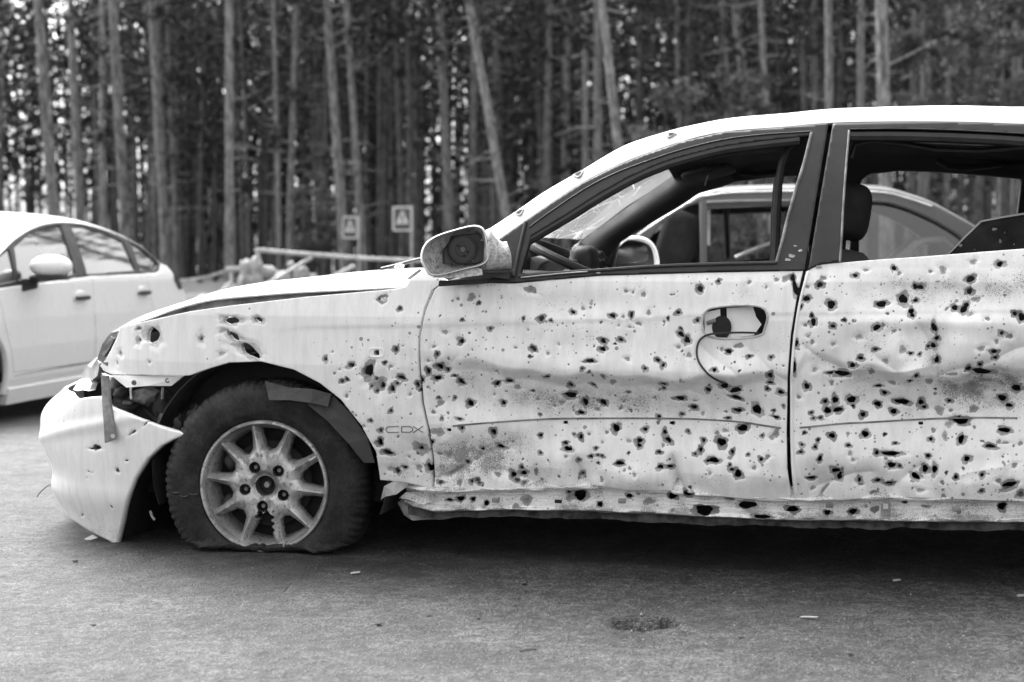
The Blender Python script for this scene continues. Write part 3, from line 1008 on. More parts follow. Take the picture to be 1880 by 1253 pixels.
mo = grid_sheet('rubble_mound', np.linspace(c[0] - 2.5, c[0] + 5, 150), np.linspace(19.4, 24, 80), mound_z, M['rubble'])
tag(mo, 'pale heap of sand and rubble beyond the bonnet', 'rubble')
p = at_depth(468, 498, 20)
root = empty('draped_sack', (p[0], 20, p[2] - .3))
blob('sack_body', (-.06, -.05, .12), (.17, .15, .33), M['cloth'], 3, root, .35, 4)
blob('sack_flap', (.17, -.02, .29), (.13, .10, .085), M['cloth'], 5, root, .3, 3)
blob('sack_top', (0.03, -.03, .36), (.085, .09, .16), M['cloth'], 6, root, .3, 3)
tag(root, 'pale dusty sack slumped round the barrier post', 'sack')
for k, (px, py, sx, lab) in enumerate(((534, 486, .055, 'small white bag hanging by the slanting barrier brace'), (519, 512, .13, 'round pale stone right of the slumped sack'),
                                       (553, 505, .11, 'pale upright lump of rubble behind the middle of the bonnet'), (572, 511, .09, 'low pale stone at the right end of the rubble'))):
    p = at_depth(px, py, 21)
    tag(blob('rubble_stone' if k else 'white_bag', p, (sx, sx, sx * (1.2 if k == 2 else .85)), M['cloth'] if k == 0 else M['rubble'], 11 + k, None, .35, 3), lab, 'stone' if k else 'bag')
p0 = at_depth(330, 515, 21); p1 = at_depth(415, 497, 22)
tape = MB(); A = []; B = []
for k in range(25):
    q = k / 24
    b = p0 * (1 - q) + p1 * q + np.array([0, 0, -.03 * math.sin(q * math.pi)])
    tw = .5 * math.sin(q * 9)
    A.append(b + np.array([0, tw * .02, -.022])); B.append(b + np.array([0, -tw * .02, .022]))
tape.strip(A, B, (0, .002, 0))
to = tape.build('barrier_tape', M['cloth'], None, smooth=0)
tag(to, 'pale barrier tape stretched from a stake towards the white sedan', 'tape')
p = at_depth(424, 500, 22)
root = empty('wooden_stake', (p[0], 22, -.15))
bar([(0, 0, -.1), (0.0, 0, p[2] + .18)], .025, 'stake', root, M['pipe'])
bar([(-.08, -.01, p[2] + .19), (.14, -.01, p[2] + .20)], .04, 'knotted_cloth', root, M['cloth'])
tag(root, 'short stake wound with cloth holding the tape', 'stake')
p0 = at_depth(628, 500, 24); p1 = at_depth(650, 489, 24.2)
o = bar([p0 - np.array([.3, 0, .16]), p0, p1], .035, 'fallen_pole', None, M['pipe'])
tag(o, 'fallen pale pole lying slantwise left of the smaller crossing sign post', 'pole')
# ================================================================ the shrapnel-riddled white car
CAR = Frame((-.767, 4.40, 0), R(14))
CW = 1.78
car = empty('damaged_car', tuple(CAR.p0), -CAR.th)
tag(car, 'white saloon car riddled with shrapnel holes, front tyre flat and bumper hanging', 'car')

_wp = np.array([.05, .15, .22, .30, .45, .60, .75, .86, .90])
_vp = np.array([.11, .085, .055, .030, .008, .0, .008, .028, .045])
def side0(u, w):
    """undamaged flank of the body: lateral offset v at (u, w)"""
    v = np.interp(w, _wp, _vp)
    g = np.clip(w - .90, 0, None)
    v = v + .30 * g + .28 * g * g
    v = v + .34 * np.clip((-.12 - u) / .78, 0, None) ** 2.1 + .12 * np.clip((u - 2.7) / 1.0, 0, None) ** 2
    return v

def to_px(u, v, w):
    return project(CAR.world(np.stack([u, v, w], -1)))

def gauss(x, y, cx, cy, sx, sy, ang=0.0):
    c, s = math.cos(R(ang)), math.sin(R(ang))
    a = ((x - cx) * c + (y - cy) * s) / sx; b = (-(x - cx) * s + (y - cy) * c) / sy
    return np.exp(-a * a - b * b)

_rx = [600, 770, 850, 1000, 1200, 1350, 1450, 1480, 1560, 1640, 1700, 1760, 1800, 1880, 2100]
_ry = [600, 640, 662, 683, 694, 690, 684, 642, 668, 682, 688, 690, 682, 676, 676]
_ra = [0, .005, .034, .052, .056, .053, .026, .016, .038, .048, .054, .060, .068, .060, .03]
def dents(u, w):
    """crash and blast dents of the flank (positive: pushed in)"""
    p = to_px(u, np.full(np.shape(u), .02), w)
    x, y = p[..., 0], p[..., 1]
    d = np.zeros(np.shape(x))
    yr = np.interp(x, _rx, _ry); A = np.interp(x, _rx, _ra)
    k = y - yr + 7 * np.sin(x / 61.0) * np.sin(x / 23.0 + 1)
    d += A * (sstep(-4, 22, k) * .45 + sstep(0, 72, k) * .55) * (1 - sstep(72, 210, k))
    d -= .14 * A * np.exp(-((k + 12) / 26) ** 2)
    # lower front corner of the front door
    d += .026 * sstep(778, 838, y + (x - 860) * .12) * (1 - sstep(845, 915, y)) * np.exp(-((x - 865) / 105) ** 2)
    # crumpled lower door edge
    for cx, a, s in ((1058, .026, 14), (1106, .012, 10), (1241, .034, 11), (1268, .012, 12), (985, .016, 14), (1610, .016, 30), (1500, .012, 16)):
        d += a * np.exp(-((x - cx - (y - 880) * .25) / s) ** 2) * sstep(835, 905, y)
    d += .012 * gauss(x, y, 985, 880, 26, 30, 20) + .018 * gauss(x, y, 1080, 868, 34, 26) - .010 * gauss(x, y, 1150, 880, 60, 26)
    # fold down the rear door
    fx = 1720 + (y - 650) * .04
    d += .030 * np.exp(-np.abs(x - fx) / 26.0) * np.exp(-((y - 672) / 88) ** 2) * np.where(x < fx, .72, 1.0)
    d += .064 * gauss(x, y, 1800, 720, 60, 30, 8) + .030 * gauss(x, y, 1860, 690, 60, 40) - .012 * gauss(x, y, 1770, 640, 40, 36)
    # sharp folds
    def fold(x1, y1, x2, y2, a, wd):
        L = math.hypot(x2 - x1, y2 - y1); tx, ty = (x2 - x1) / L, (y2 - y1) / L
        al = (x - x1) * tx + (y - y1) * ty; di = -(x - x1) * ty + (y - y1) * tx + 4 * np.sin(al / 21.0 + x1)
        return a * np.exp(-np.abs(di) / wd) * sstep(-18, 10, al) * (1 - sstep(L - 10, L + 18, al))
    for q in ((1480, 636, 1552, 684, .012, 13), (1552, 684, 1700, 676, -.010, 12), (1600, 640, 1650, 690, .008, 12), (1292, 636, 1350, 690, .010, 13), (1378, 648, 1448, 700, .010, 12),
              (1722, 694, 1880, 640, .014, 15), (1722, 696, 1850, 760, -.012, 14), (1690, 600, 1722, 690, .010, 12), (905, 866, 1000, 894, .012, 12), (800, 885, 880, 838, .014, 12), (960, 690, 1060, 722, .006, 12),
              (1180, 700, 1290, 724, .007, 12), (1060, 850, 1075, 900, .016, 9), (1110, 860, 1108, 900, -.010, 8), (1236, 846, 1244, 905, .022, 9), (1500, 890, 1600, 868, .010, 12), (1640, 900, 1700, 850, .009, 12), (1760, 880, 1850, 850, -.008, 12), (840, 660, 800, 700, .008, 12)):
        d += fold(*q)
    # shallow hollows near the belt
    d += .016 * gauss(x, y, 1720, 540, 140, 30, 2) + .008 * gauss(x, y, 1040, 560, 190, 24) - .008 * gauss(x, y, 1700, 592, 140, 16)
    d += .014 * gauss(x, y, 1400, 655, 60, 40, 30) - .010 * gauss(x, y, 1340, 690, 70, 26, -15) + .010 * gauss(x, y, 1300, 640, 40, 60)
    d += .012 * gauss(x, y, 1545, 655, 42, 34) + .012 * gauss(x, y, 1580, 705, 50, 30) - .008 * gauss(x, y, 1640, 640, 40, 30)
    d += .010 * gauss(x, y, 840, 735, 50, 36) - .008 * gauss(x, y, 900, 790, 60, 26) + .008 * gauss(x, y, 720, 860, 40, 30)
    d += .012 * gauss(x, y, 1560, 885, 70, 22) + .010 * gauss(x, y, 1690, 880, 50, 26, 30) + .012 * gauss(x, y, 1790, 860, 60, 24, -20)
    # body-side swage line
    sy = np.interp(x, [200, 560, 780, 1000, 1250, 1450, 1880], [640, 602, 599, 593, 582, 577, 572])
    d += .0016 * np.tanh((y - sy) / 4.0) * np.exp(-np.abs(y - sy) / 60) * sstep(480, 640, x)
    big = sstep(560, 820, x)
    d += (vnoise(x, y, 1 / 95., 21, 3) - .5) * .016 * big * sstep(520, 600, y)
    d += (vnoise(x, y, 1 / 34., 22, 2) - .5) * .0045 * big * sstep(600, 720, y)
    return d

def flank(s, t, dent=0, off=0.0):
    return np.stack([s, side0(s, t) + dents(s, t) + dent + off, t], -1)
def flank0(s, t, dent=0):
    return np.stack([s, side0(s, t) + dent, t], -1)
def far_in(s, t, dent=0):
    return np.stack([s, CW - .07 - side0(s, t), t], -1)
def far_out(s, t, dent=0):
    return np.stack([s, CW - side0(s, t), t], -1)

def on_flank(pts, f=flank0):
    return inv_px(CAR, f, (-.95, 2.7), (.0, 1.5), pts)

def soot_shade_f(s, t):  # blast dirt laid on the dents, deepening their shade in the colour
    p = to_px(s, np.full(s.shape, .02), t); x, y = p[..., 0], p[..., 1]
    r = np.zeros(s.shape)
    for cx, cy, sx, sy, a, an in ((865, 842, 105, 46, 1.15, -12), (1080, 738, 260, 34, .75, 2), (1010, 862, 150, 40, .40, 0), (1600, 720, 160, 40, .45, 0), (850, 690, 60, 34, .6, 0), (1800, 715, 85, 40, 1.45, 5), (1870, 690, 60, 45, 1.1, 0),
                                  (1700, 535, 130, 30, .95, 0), (1850, 520, 80, 36, .8, 0), (1718, 650, 22, 75, .8, 0), (1040, 562, 170, 26, .35, 0), (1620, 640, 90, 40, .4, 0), (1000, 610, 240, 30, .18, 0),
                                  (1360, 540, 30, 20, .4, 0), (1580, 700, 90, 30, .4, 0), (900, 745, 60, 30, .6, 0), (1200, 890, 300, 18, .4, 0), (1700, 905, 250, 16, .45, 0), (740, 870, 50, 30, .5, 0)):
        r = np.maximum(r, a * gauss(x, y, cx, cy, sx, sy, an))
    return r
def speck_f(s, t):
    p = to_px(s, np.full(s.shape, .02), t); x, y = p[..., 0], p[..., 1]
    r = .02 + .36 * sstep(560, 740, x) + .18 * sstep(1450, 1600, x)
    r = r * (0.7 + .5 * sstep(560, 820, y))
    return r + .35 * np.clip(soot_shade_f(s, t), 0, 1)

# ---- holes, read off enlarged views of the photograph: (x, y, half width, half height, angle)
def zoomed(lst, ox, oy, k):
    return [(ox + a[0] / k, oy + a[1] / k, a[2] / k, (a[3] if len(a) > 3 else a[2]) / k, a[4] if len(a) > 4 else 0) for a in lst]
Z7T = [(84, 215, 7), (365, 265, 6), (720, 260, 13), (765, 268, 7, 5), (862, 230, 11, 9, 30), (1042, 247, 16, 9, 15), (1127, 243, 8, 14), (1338, 232, 9, 8), (1437, 125, 13), (640, 260, 6, 8),
       (1000, 360, 14, 11, 20), (1080, 355, 11, 8), (998, 397, 14, 10), (685, 395, 18, 11, 35), (360, 362, 13), (490, 305, 6), (1350, 330, 16, 12, 30), (1378, 355, 13, 17, -20), (942, 450, 20, 9),
       (1247, 447, 12, 7, 20), (1272, 470, 8), (1190, 485, 7), (908, 485, 5), (938, 500, 5), (250, 420, 8, 9), (255, 477, 16, 15), (205, 497, 12, 14), (288, 492, 10), (240, 530, 18, 12), (318, 520, 10, 6),
       (345, 547, 20, 12, 25), (510, 555, 17, 9, -25), (567, 543, 20, 9, 5), (670, 590, 8, 5), (745, 522, 14, 6, -10), (845, 563, 13, 10, 20), (838, 610, 28, 16), (903, 643, 16, 17), (985, 645, 20, 13, 30),
       (947, 562, 13, 7, 25), (1270, 557, 12, 8), (1268, 577, 8), (1340, 625, 22, 11), (1402, 668, 14, 10), (383, 647, 16, 17), (535, 645, 11, 13), (315, 622, 6), (248, 620, 5), (340, 717, 12, 6, 10), (265, 713, 4),
       (883, 692, 16, 9), (1345, 700, 9, 6), (1240, 712, 9), (495, 775, 15, 14), (353, 757, 9), (705, 793, 10, 8), (888, 800, 10, 12), (857, 790, 5), (1045, 762, 18), (1178, 768, 10, 9), (1268, 780, 9, 12),
       (1285, 815, 16, 11, 30), (1155, 817, 14, 11), (1155, 838, 11, 10), (818, 828, 13, 8), (830, 853, 19, 12), (525, 842, 18, 10, 15), (445, 853, 9), (225, 818, 8), (710, 870, 8, 6), (960, 850, 7), (938, 886, 11, 8),
       (970, 880, 7, 5), (990, 884, 7, 5), (882, 902, 6), (1072, 914, 22, 10, -8), (1247, 868, 9, 7), (1448, 817, 8, 9), (1437, 856, 9, 11), (1412, 875, 6), (1255, 932, 13, 11), (1295, 933, 14, 8), (1470, 905, 8),
       (375, 912, 10), (405, 995, 8), (430, 990, 10), (440, 1005, 12, 8), (588, 968, 14, 16), (608, 990, 14, 10), (635, 960, 16, 12), (627, 935, 10), (640, 1003, 8), (895, 975, 12, 20, 35), (262, 1000, 12, 8), (700, 700, 5), (1000, 520, 4), (1105, 597, 8, 5)]
Z7C = [(908, 213, 10), (1090, 250, 10, 7), (1182, 150, 10, 14), (1103, 135, 9), (405, 162, 20, 19), (672, 128, 30, 17, 20), (345, 170, 11, 7), (947, 183, 6), (752, 416, 10, 8), (345, 350, 9, 12), (285, 320, 18, 10, 25), (1340, 388, 10),
       (1110, 440, 13, 10), (237, 385, 10, 8), (208, 450, 11, 7), (515, 497, 10, 7), (602, 572, 19, 11), (798, 645, 16, 11), (1040, 547, 16, 13), (1350, 540, 9), (255, 642, 20, 14), (227, 683, 10), (850, 680, 7), (958, 676, 14, 10),
       (765, 660, 9, 7), (1065, 672, 10, 9), (1222, 624, 10, 5), (1440, 697, 10), (250, 772, 30, 22), (1106, 818, 13, 9), (255, 872, 16, 8), (297, 880, 15, 14), (988, 823, 8), (825, 886, 9), (1263, 838, 9), (1120, 935, 9), (1097, 942, 8),
       (320, 952, 58, 9, -28), (350, 1000, 12, 20, 25), (520, 965, 16, 13), (690, 955, 9, 24), (725, 1005, 27, 9, 25), (993, 985, 10, 15), (1143, 962, 10), (555, 850, 12, 6), (1160, 282, 14, 9, 20), (1120, 297, 9, 6), (800, 375, 7), (605, 390, 8, 6),
       (440, 158, 6), (540, 166, 5), (470, 228, 6), (1275, 273, 7), (1070, 290, 6), (660, 310, 6), (410, 400, 5), (300, 440, 8), (1005, 780, 9), (925, 787, 8), (1085, 640, 7), (690, 630, 9, 6), (495, 605, 6, 9), (1205, 232, 10, 14, 20), (1135, 140, 7)]
Z4T = [(283, 440, 20, 13), (357, 482, 8), (340, 655, 9, 13, 20), (40, 695, 8, 9), (148, 722, 18, 10, -15), (222, 745, 22, 32, 20), (280, 808, 12, 14), (255, 780, 7), (235, 812, 6), (258, 832, 8, 6), (362, 775, 20, 10, 15), (343, 800, 7),
       (322, 822, 11, 16), (110, 790, 9), (132, 782, 8, 7), (428, 805, 10, 13), (318, 917, 6), (233, 958, 7), (275, 1000, 9), (270, 1050, 15, 17), (300, 1095, 22, 13, 15), (340, 1175, 11, 12), (372, 1160, 12, 7), (475, 1160, 15, 20), (440, 1078, 12, 9), (448, 785, 8, 9), (292, 712, 7)]
Z4C = [(316, 727, 11, 9), (398, 847, 8), (130, 853, 9), (205, 980, 8), (432, 1160, 17, 13), (310, 1165, 12), (390, 1115, 7), (440, 1078, 38, 32), (262, 802, 40, 34), (70, 665, 5), (100, 740, 5), (170, 935, 6), (370, 640, 4)]
Z1T = [(838, 738, 20, 10), (922, 778, 60, 52, 12), (843, 806, 10), (1215, 800, 11), (1395, 688, 58, 25, 6), (1408, 782, 54, 21, 27), (1508, 874, 84, 33, 27), (1562, 685, 28, 19, 10), (728, 887, 5)]
Z1C = [(728, 887, 22, 20), (710, 943, 12, 15), (903, 940, 13), (1340, 890, 24, 16), (832, 810, 26, 28), (1215, 798, 24, 28), (1455, 840, 60, 30, 15), (1350, 750, 34, 14, -20)]
Z8T = [(82, 168, 14, 12, 30), (163, 135, 6), (485, 120, 11, 14), (497, 165, 12, 33, -12), (603, 150, 12), (545, 210, 14, 12), (519, 245, 8), (652, 236, 18, 16), (757, 110, 10, 8), (925, 78, 10, 9), (1385, 60, 13, 11), (965, 212, 18, 19),
       (870, 234, 23, 12), (1020, 218, 9, 7), (1018, 157, 10, 12), (1040, 160, 14, 10), (1258, 125, 16, 14), (1255, 178, 12), (1190, 250, 14, 10), (1228, 258, 14), (1240, 240, 11, 12), (1000, 265, 11, 12), (1005, 283, 10, 8), (1450, 275, 9),
       (1480, 290, 14, 16), (575, 312, 11, 16), (660, 330, 10, 7), (850, 335, 16, 12, -25), (1100, 335, 11, 20, -20), (1113, 383, 9), (1097, 415, 11), (1075, 418, 6), (845, 430, 9, 6), (997, 448, 8, 6), (1037, 452, 5), (1360, 440, 13, 8), (1366, 467, 8, 7),
       (1393, 360, 8), (1113, 478, 11, 13), (1300, 497, 8), (780, 468, 11, 8), (745, 500, 12, 10), (700, 538, 32, 12), (647, 535, 14, 6), (490, 510, 10, 26), (493, 405, 17, 14), (1022, 545, 9, 8), (858, 594, 14, 6), (885, 625, 11, 9), (545, 593, 11, 14),
       (740, 655, 18, 16), (668, 655, 12, 16), (625, 660, 9), (635, 700, 14, 16), (680, 698, 20, 11, -15), (790, 720, 12, 10), (855, 675, 15, 12), (962, 665, 30, 13, 10), (925, 708, 15, 11), (1045, 668, 11, 13), (1060, 690, 11, 7), (1172, 664, 9, 6),
       (1410, 655, 18, 12), (1470, 608, 20, 13), (1312, 530, 42, 14, 6), (1250, 515, 12, 10), (1437, 685, 14, 9), (565, 708, 6), (605, 730, 6), (575, 732, 5), (1222, 750, 30, 18, 10), (800, 803, 14, 15), (655, 808, 13, 11), (595, 825, 7), (1222, 830, 12, 20, 25),
       (1413, 790, 24, 11, 5), (1088, 828, 8), (525, 845, 6), (583, 855, 8), (520, 876, 8, 6), (727, 850, 9, 7), (603, 905, 9, 14, 30), (910, 886, 38, 11, 3), (850, 882, 9), (932, 843, 8, 5), (915, 935, 16, 14), (1075, 898, 11, 8), (1062, 953, 13, 16),
       (1103, 955, 10, 19), (1245, 912, 13, 11), (1348, 857, 20, 9), (672, 957, 18, 12), (688, 985, 13), (565, 990, 20, 8, -10), (905, 1015, 16, 8), (855, 1003, 13, 8), (1020, 985, 21, 12, 30), (1195, 988, 9), (1308, 977, 8), (1425, 1020, 28, 15, -20),
       (1475, 1060, 14, 11), (1305, 1045, 8, 6), (838, 1058, 8), (70, 305, 8), (205, 440, 15, 9), (295, 462, 8, 5), (390, 466, 6), (145, 520, 10, 8), (385, 545, 13, 11), (385, 578, 13, 6), (372, 605, 7), (185, 592, 18, 14), (232, 612, 25, 14, -10), (235, 645, 27, 9, 20),
       (112, 610, 13, 11), (45, 690, 14, 8, 15), (325, 698, 18, 24, -20), (240, 703, 18, 10), (432, 620, 13, 10), (410, 730, 16, 6, 10), (443, 680, 4), (197, 737, 10, 5), (262, 780, 22, 16), (350, 810, 5), (170, 840, 19), (92, 832, 8), (80, 870, 8, 7), (22, 795, 5),
       (220, 880, 7, 10), (140, 915, 21, 14), (210, 935, 6), (220, 955, 12, 7), (247, 972, 17), (347, 910, 8, 9), (290, 890, 5), (20, 390, 9, 12), (300, 255, 6), (775, 1000, 7, 10), (950, 940, 6)]
Z8C = [(297, 138, 10, 9), (415, 127, 10), (370, 160, 7), (455, 123, 16, 15), (548, 158, 10, 8), (617, 120, 13, 11), (803, 86, 11, 7), (948, 100, 9), (1083, 92, 8), (1137, 84, 18, 14, 45), (1270, 50, 14, 12), (1280, 212, 20, 8), (1255, 278, 14, 9), (878, 323, 9),
       (925, 350, 11, 7), (775, 375, 14, 13), (660, 408, 10, 9), (553, 373, 8), (570, 398, 10), (962, 430, 13, 19, -20), (1303, 426, 14, 12), (1427, 373, 13, 11), (1370, 396, 10), (888, 480, 14, 11), (580, 520, 12, 10), (828, 527, 14, 13), (918, 578, 16, 10),
       (653, 578, 11, 12), (1080, 573, 15, 15), (1128, 705, 18, 22), (1178, 705, 11, 7), (1280, 700, 22, 14), (510, 640, 9), (1170, 765, 18, 14), (1100, 790, 11, 10), (1150, 815, 12, 20, -15), (735, 882, 11), (747, 910, 9), (1385, 838, 10), (1415, 842, 14, 6),
       (572, 1032, 12, 10), (775, 1000, 17, 22), (1040, 1043, 16, 10), (1135, 1010, 10), (1378, 1000, 14, 9), (1140, 1067, 10), (1450, 935, 12, 10), (250, 415, 20, 12), (175, 430, 9), (52, 660, 10, 6), (185, 790, 17, 9), (150, 800, 10), (410, 800, 16, 18), (392, 818, 11),
       (210, 905, 10), (375, 898, 11), (318, 945, 10), (125, 968, 9), (620, 1040, 34, 8, -55), (1330, 297, 12, 7), (1480, 845, 10), (35, 455, 14, 10, 30), (540, 325, 8), (1180, 540, 22, 8)]
holes_T = zoomed(Z7T, 700, 480, 2.457) + zoomed(Z4T, 580, 360, 2.3203) + zoomed(Z1T, 0, 380, 3.2979) + zoomed(Z8T, 1250, 460, 2.3635)
holes_C = zoomed(Z7C, 700, 480, 2.457) + zoomed(Z4C, 580, 360, 2.3203) + zoomed(Z1C, 0, 380, 3.2979) + zoomed(Z8C, 1250, 460, 2.3635)
def make_holes(f=flank0):
    out = []
    q = on_flank([(h[0], h[1]) for h in holes_T + holes_C], f)
    rh = random.Random(99)
    for i, (h, (s, t)) in enumerate(zip(holes_T + holes_C, q)):
        thr = i < len(holes_T)
        k = 1 / 610.0
        a, b = max(h[2] * k, .0022), max(h[3] * k, .0020)
        front = h[0] < 560
        if thr:
            big = max(a, b)
            chip = 1.32 + (.0034 + rh.random() * .0035) / big * (1.2 if front else 1.0)
            out.append(Hole(s, t, a * .92, b * .92, -R(h[4]), .0022 + min(.22 * min(a, b), .0032), chip, (.55 if front else rh.uniform(.24, .40)), i))
        else:
            out.append(Hole(s, t, a, b, -R(h[4]), .0015 + .12 * min(a, b), 1.0, (.50 if front else rh.uniform(.26, .42)), i, False))
    # scattered lesser strikes on the doors and the rear of the wing
    for i in range(300):
        x = 600 + 1280 * rh.random() ** .9; y = rh.uniform(520, 910)
        if x < 770 and (y < 600 or (x < 700 and y > 720)): continue
        if 1280 < x < 1415 and 555 < y < 630: continue
        r = (.8 + 2.2 * rh.random() ** 2.5) / 610.0
        out.append((x, y, r, rh))
    pts = [(o[0], o[1]) for o in out if isinstance(o, tuple)]
    qq = iter(on_flank(pts, f)); res = []
    for i, o in enumerate(out):
        if isinstance(o, tuple):
            s, t = next(qq); r = o[2]
            thr = rh.random() < .35
            res.append(Hole(s, t, r * rh.uniform(.8, 1.4), r * rh.uniform(.7, 1.0), rh.uniform(0, 3), .0012, 1.9 if thr else 1.25, rh.uniform(.13, .3), 1000 + i, thr and r > .0022))
        else:
            res.append(o)
    return res
HOLES = make_holes()
def holes_in(poly):
    P = np.asarray(poly)
    m = in_poly(np.array([h.s for h in HOLES]), np.array([h.t for h in HOLES]), P)
    return [h for h, k in zip(HOLES, m) if k]

STEP = .0028
def span(poly, step=STEP, pad=.006):
    P = np.asarray(poly)
    return (np.arange(P[:, 0].min() - pad, P[:, 0].max() + pad, step), np.arange(P[:, 1].min() - pad, P[:, 1].max() + pad, step))
EXTRA = {'soot_shade': soot_shade_f, 'speck': speck_f}

# ---- front wing
fender_px = [(221, 601), (260, 592), (350, 572), (428, 561), (566, 545), (646, 538), (725, 531), (745, 527), (752, 515), (775, 497), (800, 506), (822, 516), (806, 524), (793, 533), (779, 566), (768, 618), (766.5, 670), (771, 740), (783, 790), (789, 850), (792, 897),
             (735, 886), (697, 882), (690, 830), (663, 780), (627, 735), (588, 704), (540, 679), (480, 664), (420, 666), (380, 678), (347, 690), (270, 689), (205, 688), (190, 681), (184, 672), (193, 662), (204, 643), (215, 620)]
P_f = on_flank(fender_px)
P_f = np.asarray(P_f)
marker = on_flank([(686.5, 643.5), (696, 643.5), (696, 653), (686.5, 653)])
patch('front_fender', flank, *span(P_f), M['dpaint'], car, include=P_f, exclude=[marker], holes=holes_in(P_f), lip=(0, .022, 0), extra=EXTRA)
o = car.children[-1] if False else None

# ---- front door skin
door_px = [(812, 521), (830, 519.5), (945, 521), (1100, 507), (1300, 501), (1474, 498), (1462, 549), (1451, 617), (1445, 697), (1443, 798), (1445, 862), (1452, 906), (1449, 921), (1419, 921), (1335, 913), (1250, 905), (1246, 898), (1240, 880), (1233, 902), (1148, 899),
           (1107, 894), (1088, 892), (1072, 897), (1054, 894), (1046, 893), (944, 899), (798, 903), (794, 850), (788, 790), (776, 740), (771, 670), (772, 618), (783, 568), (798, 533)]
P_d = on_flank(door_px)
handle_px = [(1290, 578), (1305, 566), (1356, 561), (1398, 564), (1409, 581), (1404, 602), (1394, 617), (1335, 623), (1297, 617), (1289, 600)]
P_h = on_flank(smooth_curve(handle_px + handle_px[:1], 40)[:-1])
slots = [on_flank([(x - 4.5, y - 3), (x + 4.5, y - 3), (x + 4.5, y + 3), (x - 4.5, y + 3)]) for x, y in ((821, 791), (1031, 780), (1229, 781), (1692, 782))]
fd = patch('front_door', flank, *span(P_d), M['dpaint'], car, include=P_d, exclude=[P_h] + slots[:3], holes=[h for h in holes_in(P_d) if not in_poly(np.array([h.s]), np.array([h.t]), P_h)[0]], lip=(0, .020, 0), extra=EXTRA)

# ---- rear door skin
rdoor_px = [(1480, 499), (1492, 492), (1508, 486), (1600, 478), (1700, 471), (1800, 463), (1880, 457), (2020, 447), (2030, 560), (2040, 760), (2000, 850), (1960, 922), (1880, 921), (1758, 917), (1610, 913), (1546, 919), (1461, 919), (1457, 904), (1452, 850), (1450, 798), (1450, 697), (1456, 617), (1468, 549)]
P_r = on_flank(rdoor_px)
rd = patch('rear_door', flank, *span(P_r), M['dpaint'], car, include=P_r, exclude=[slots[3]], holes=holes_in(P_r), lip=(0, .020, 0), extra=EXTRA)

# ---- sill: outer face, groove, lip and pinch weld
_sw = np.array([.40, .20, .0, -.06, -.12, -.16, -.30, -.52, -.62, -.70, -.78, -1.0])
_so = np.array([.05, .03, .0, .000, .012, .030, .034, .030, .004, .002, .026, .028])
def sill_f(s, t, dent=0):
    """s along the car, t: 0 at the door edge, -1 at the bottom of the pinch weld"""
    top = np.interp(s, SU, ST); bot = np.interp(s, SU, SB)
    h = top - bot
    w = top + t * h
    v = .048 + np.interp(-t, -_sw, _so) + (vnoise(s, t * .1, 9, 31, 3) - .5) * .022 + (vnoise(s, t, 26, 35, 2) - .5) * .012 + dent + .05 * np.clip((.52 - s) / .1, 0, 1) ** 2
    w = w + (vnoise(s, t, 14, 33, 3) - .5) * .010 * (t < -.9)
    return np.stack([s, v, w], -1)
_a = np.array([CAR.px(x, y, .05) for x, y in ((732, 898), (800, 903), (950, 899), (1100, 895), (1300, 909), (1460, 919), (1610, 915), (1880, 921), (2050, 926))])
_b = np.array([CAR.px(x, y, .07) for x, y in ((732, 938), (755, 955), (950, 950), (1100, 956), (1300, 964), (1460, 969), (1610, 972), (1880, 974), (2050, 978))])
SU = _a[:, 0]; ST = _a[:, 2] + .004; SB = np.interp(SU, _b[:, 0], _b[:, 2])
sillh = []
rh = random.Random(5)
for (x, y, a, b, tn) in ((1065, 909, 17, 12, .2), (1044, 903, 5, 4, .2), (1044, 914, 6, 6, .2), (967, 918, 10, 9, .2), (893, 924, 7, 6, .25), (946, 931, 8, 4, .2), (946, 940, 8, 4, .2), (1101, 927, 7, 5, .2), (1191, 921, 10, 6, .2), (1293, 937, 22, 10, .1), (1340, 915, 9, 4, .1),
                          (1263, 907, 12, 9, .15), (1455, 936, 14, 7, .12), (1372, 928, 22, 9, .3), (825, 918, 8, 4, .2), (845, 916, 10, 7, .2), (868, 917, 7, 5, .2), (1519, 941, 8, 5, .12), (1566, 939, 10, 6, .12), (1606, 936, 7, 6, .12), (1700, 930, 8, 3, .2), (1840, 930, 9, 10, .15), (1760, 940, 5, 4, .15),
                          (1155, 911, 8, 5, .2), (1399, 950, 18, 6, .12), (1661, 922, 6, 3, .15), (1235, 910, 10, 9, .12)):
    q = inv_px(CAR, sill_f, (SU[0], SU[-1]), (-1, .2), [(x, y)])[0]
    hh = float(np.interp(q[0], SU, ST) - np.interp(q[0], SU, SB))
    sillh.append((q, a * .72 / 610, b * .72 / 610 / hh, tn + .08))
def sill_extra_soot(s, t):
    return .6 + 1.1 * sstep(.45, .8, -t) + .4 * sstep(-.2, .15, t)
# holes in the sill are elliptical in metres; its t axis is scaled, so use scaled radii
sp = []
for k, (q, a, b, tn) in enumerate(sillh):
    h = Hole(q[0], q[1], a, b, 0, .004, 1.5, tn, 500 + k, rh.random() < .75)
    sp.append(h)
# work in a stretched grid where t is measured in tenths of a metre
def sill_m(s, t, dent=0): return sill_f(s, t / .085, dent)
for h in sp: h.t *= .085; h.b *= .085
patch('sill', sill_m, np.arange(SU[0], SU[-1], .0035), np.arange(-.0665, .03, .0022), M['dpaint'], car, holes=sp, lip=(0, .01, 0),
      extra={'soot_shade': lambda s, t: sill_extra_soot(s, t / .085), 'speck': lambda s, t: np.full(s.shape, .55)})

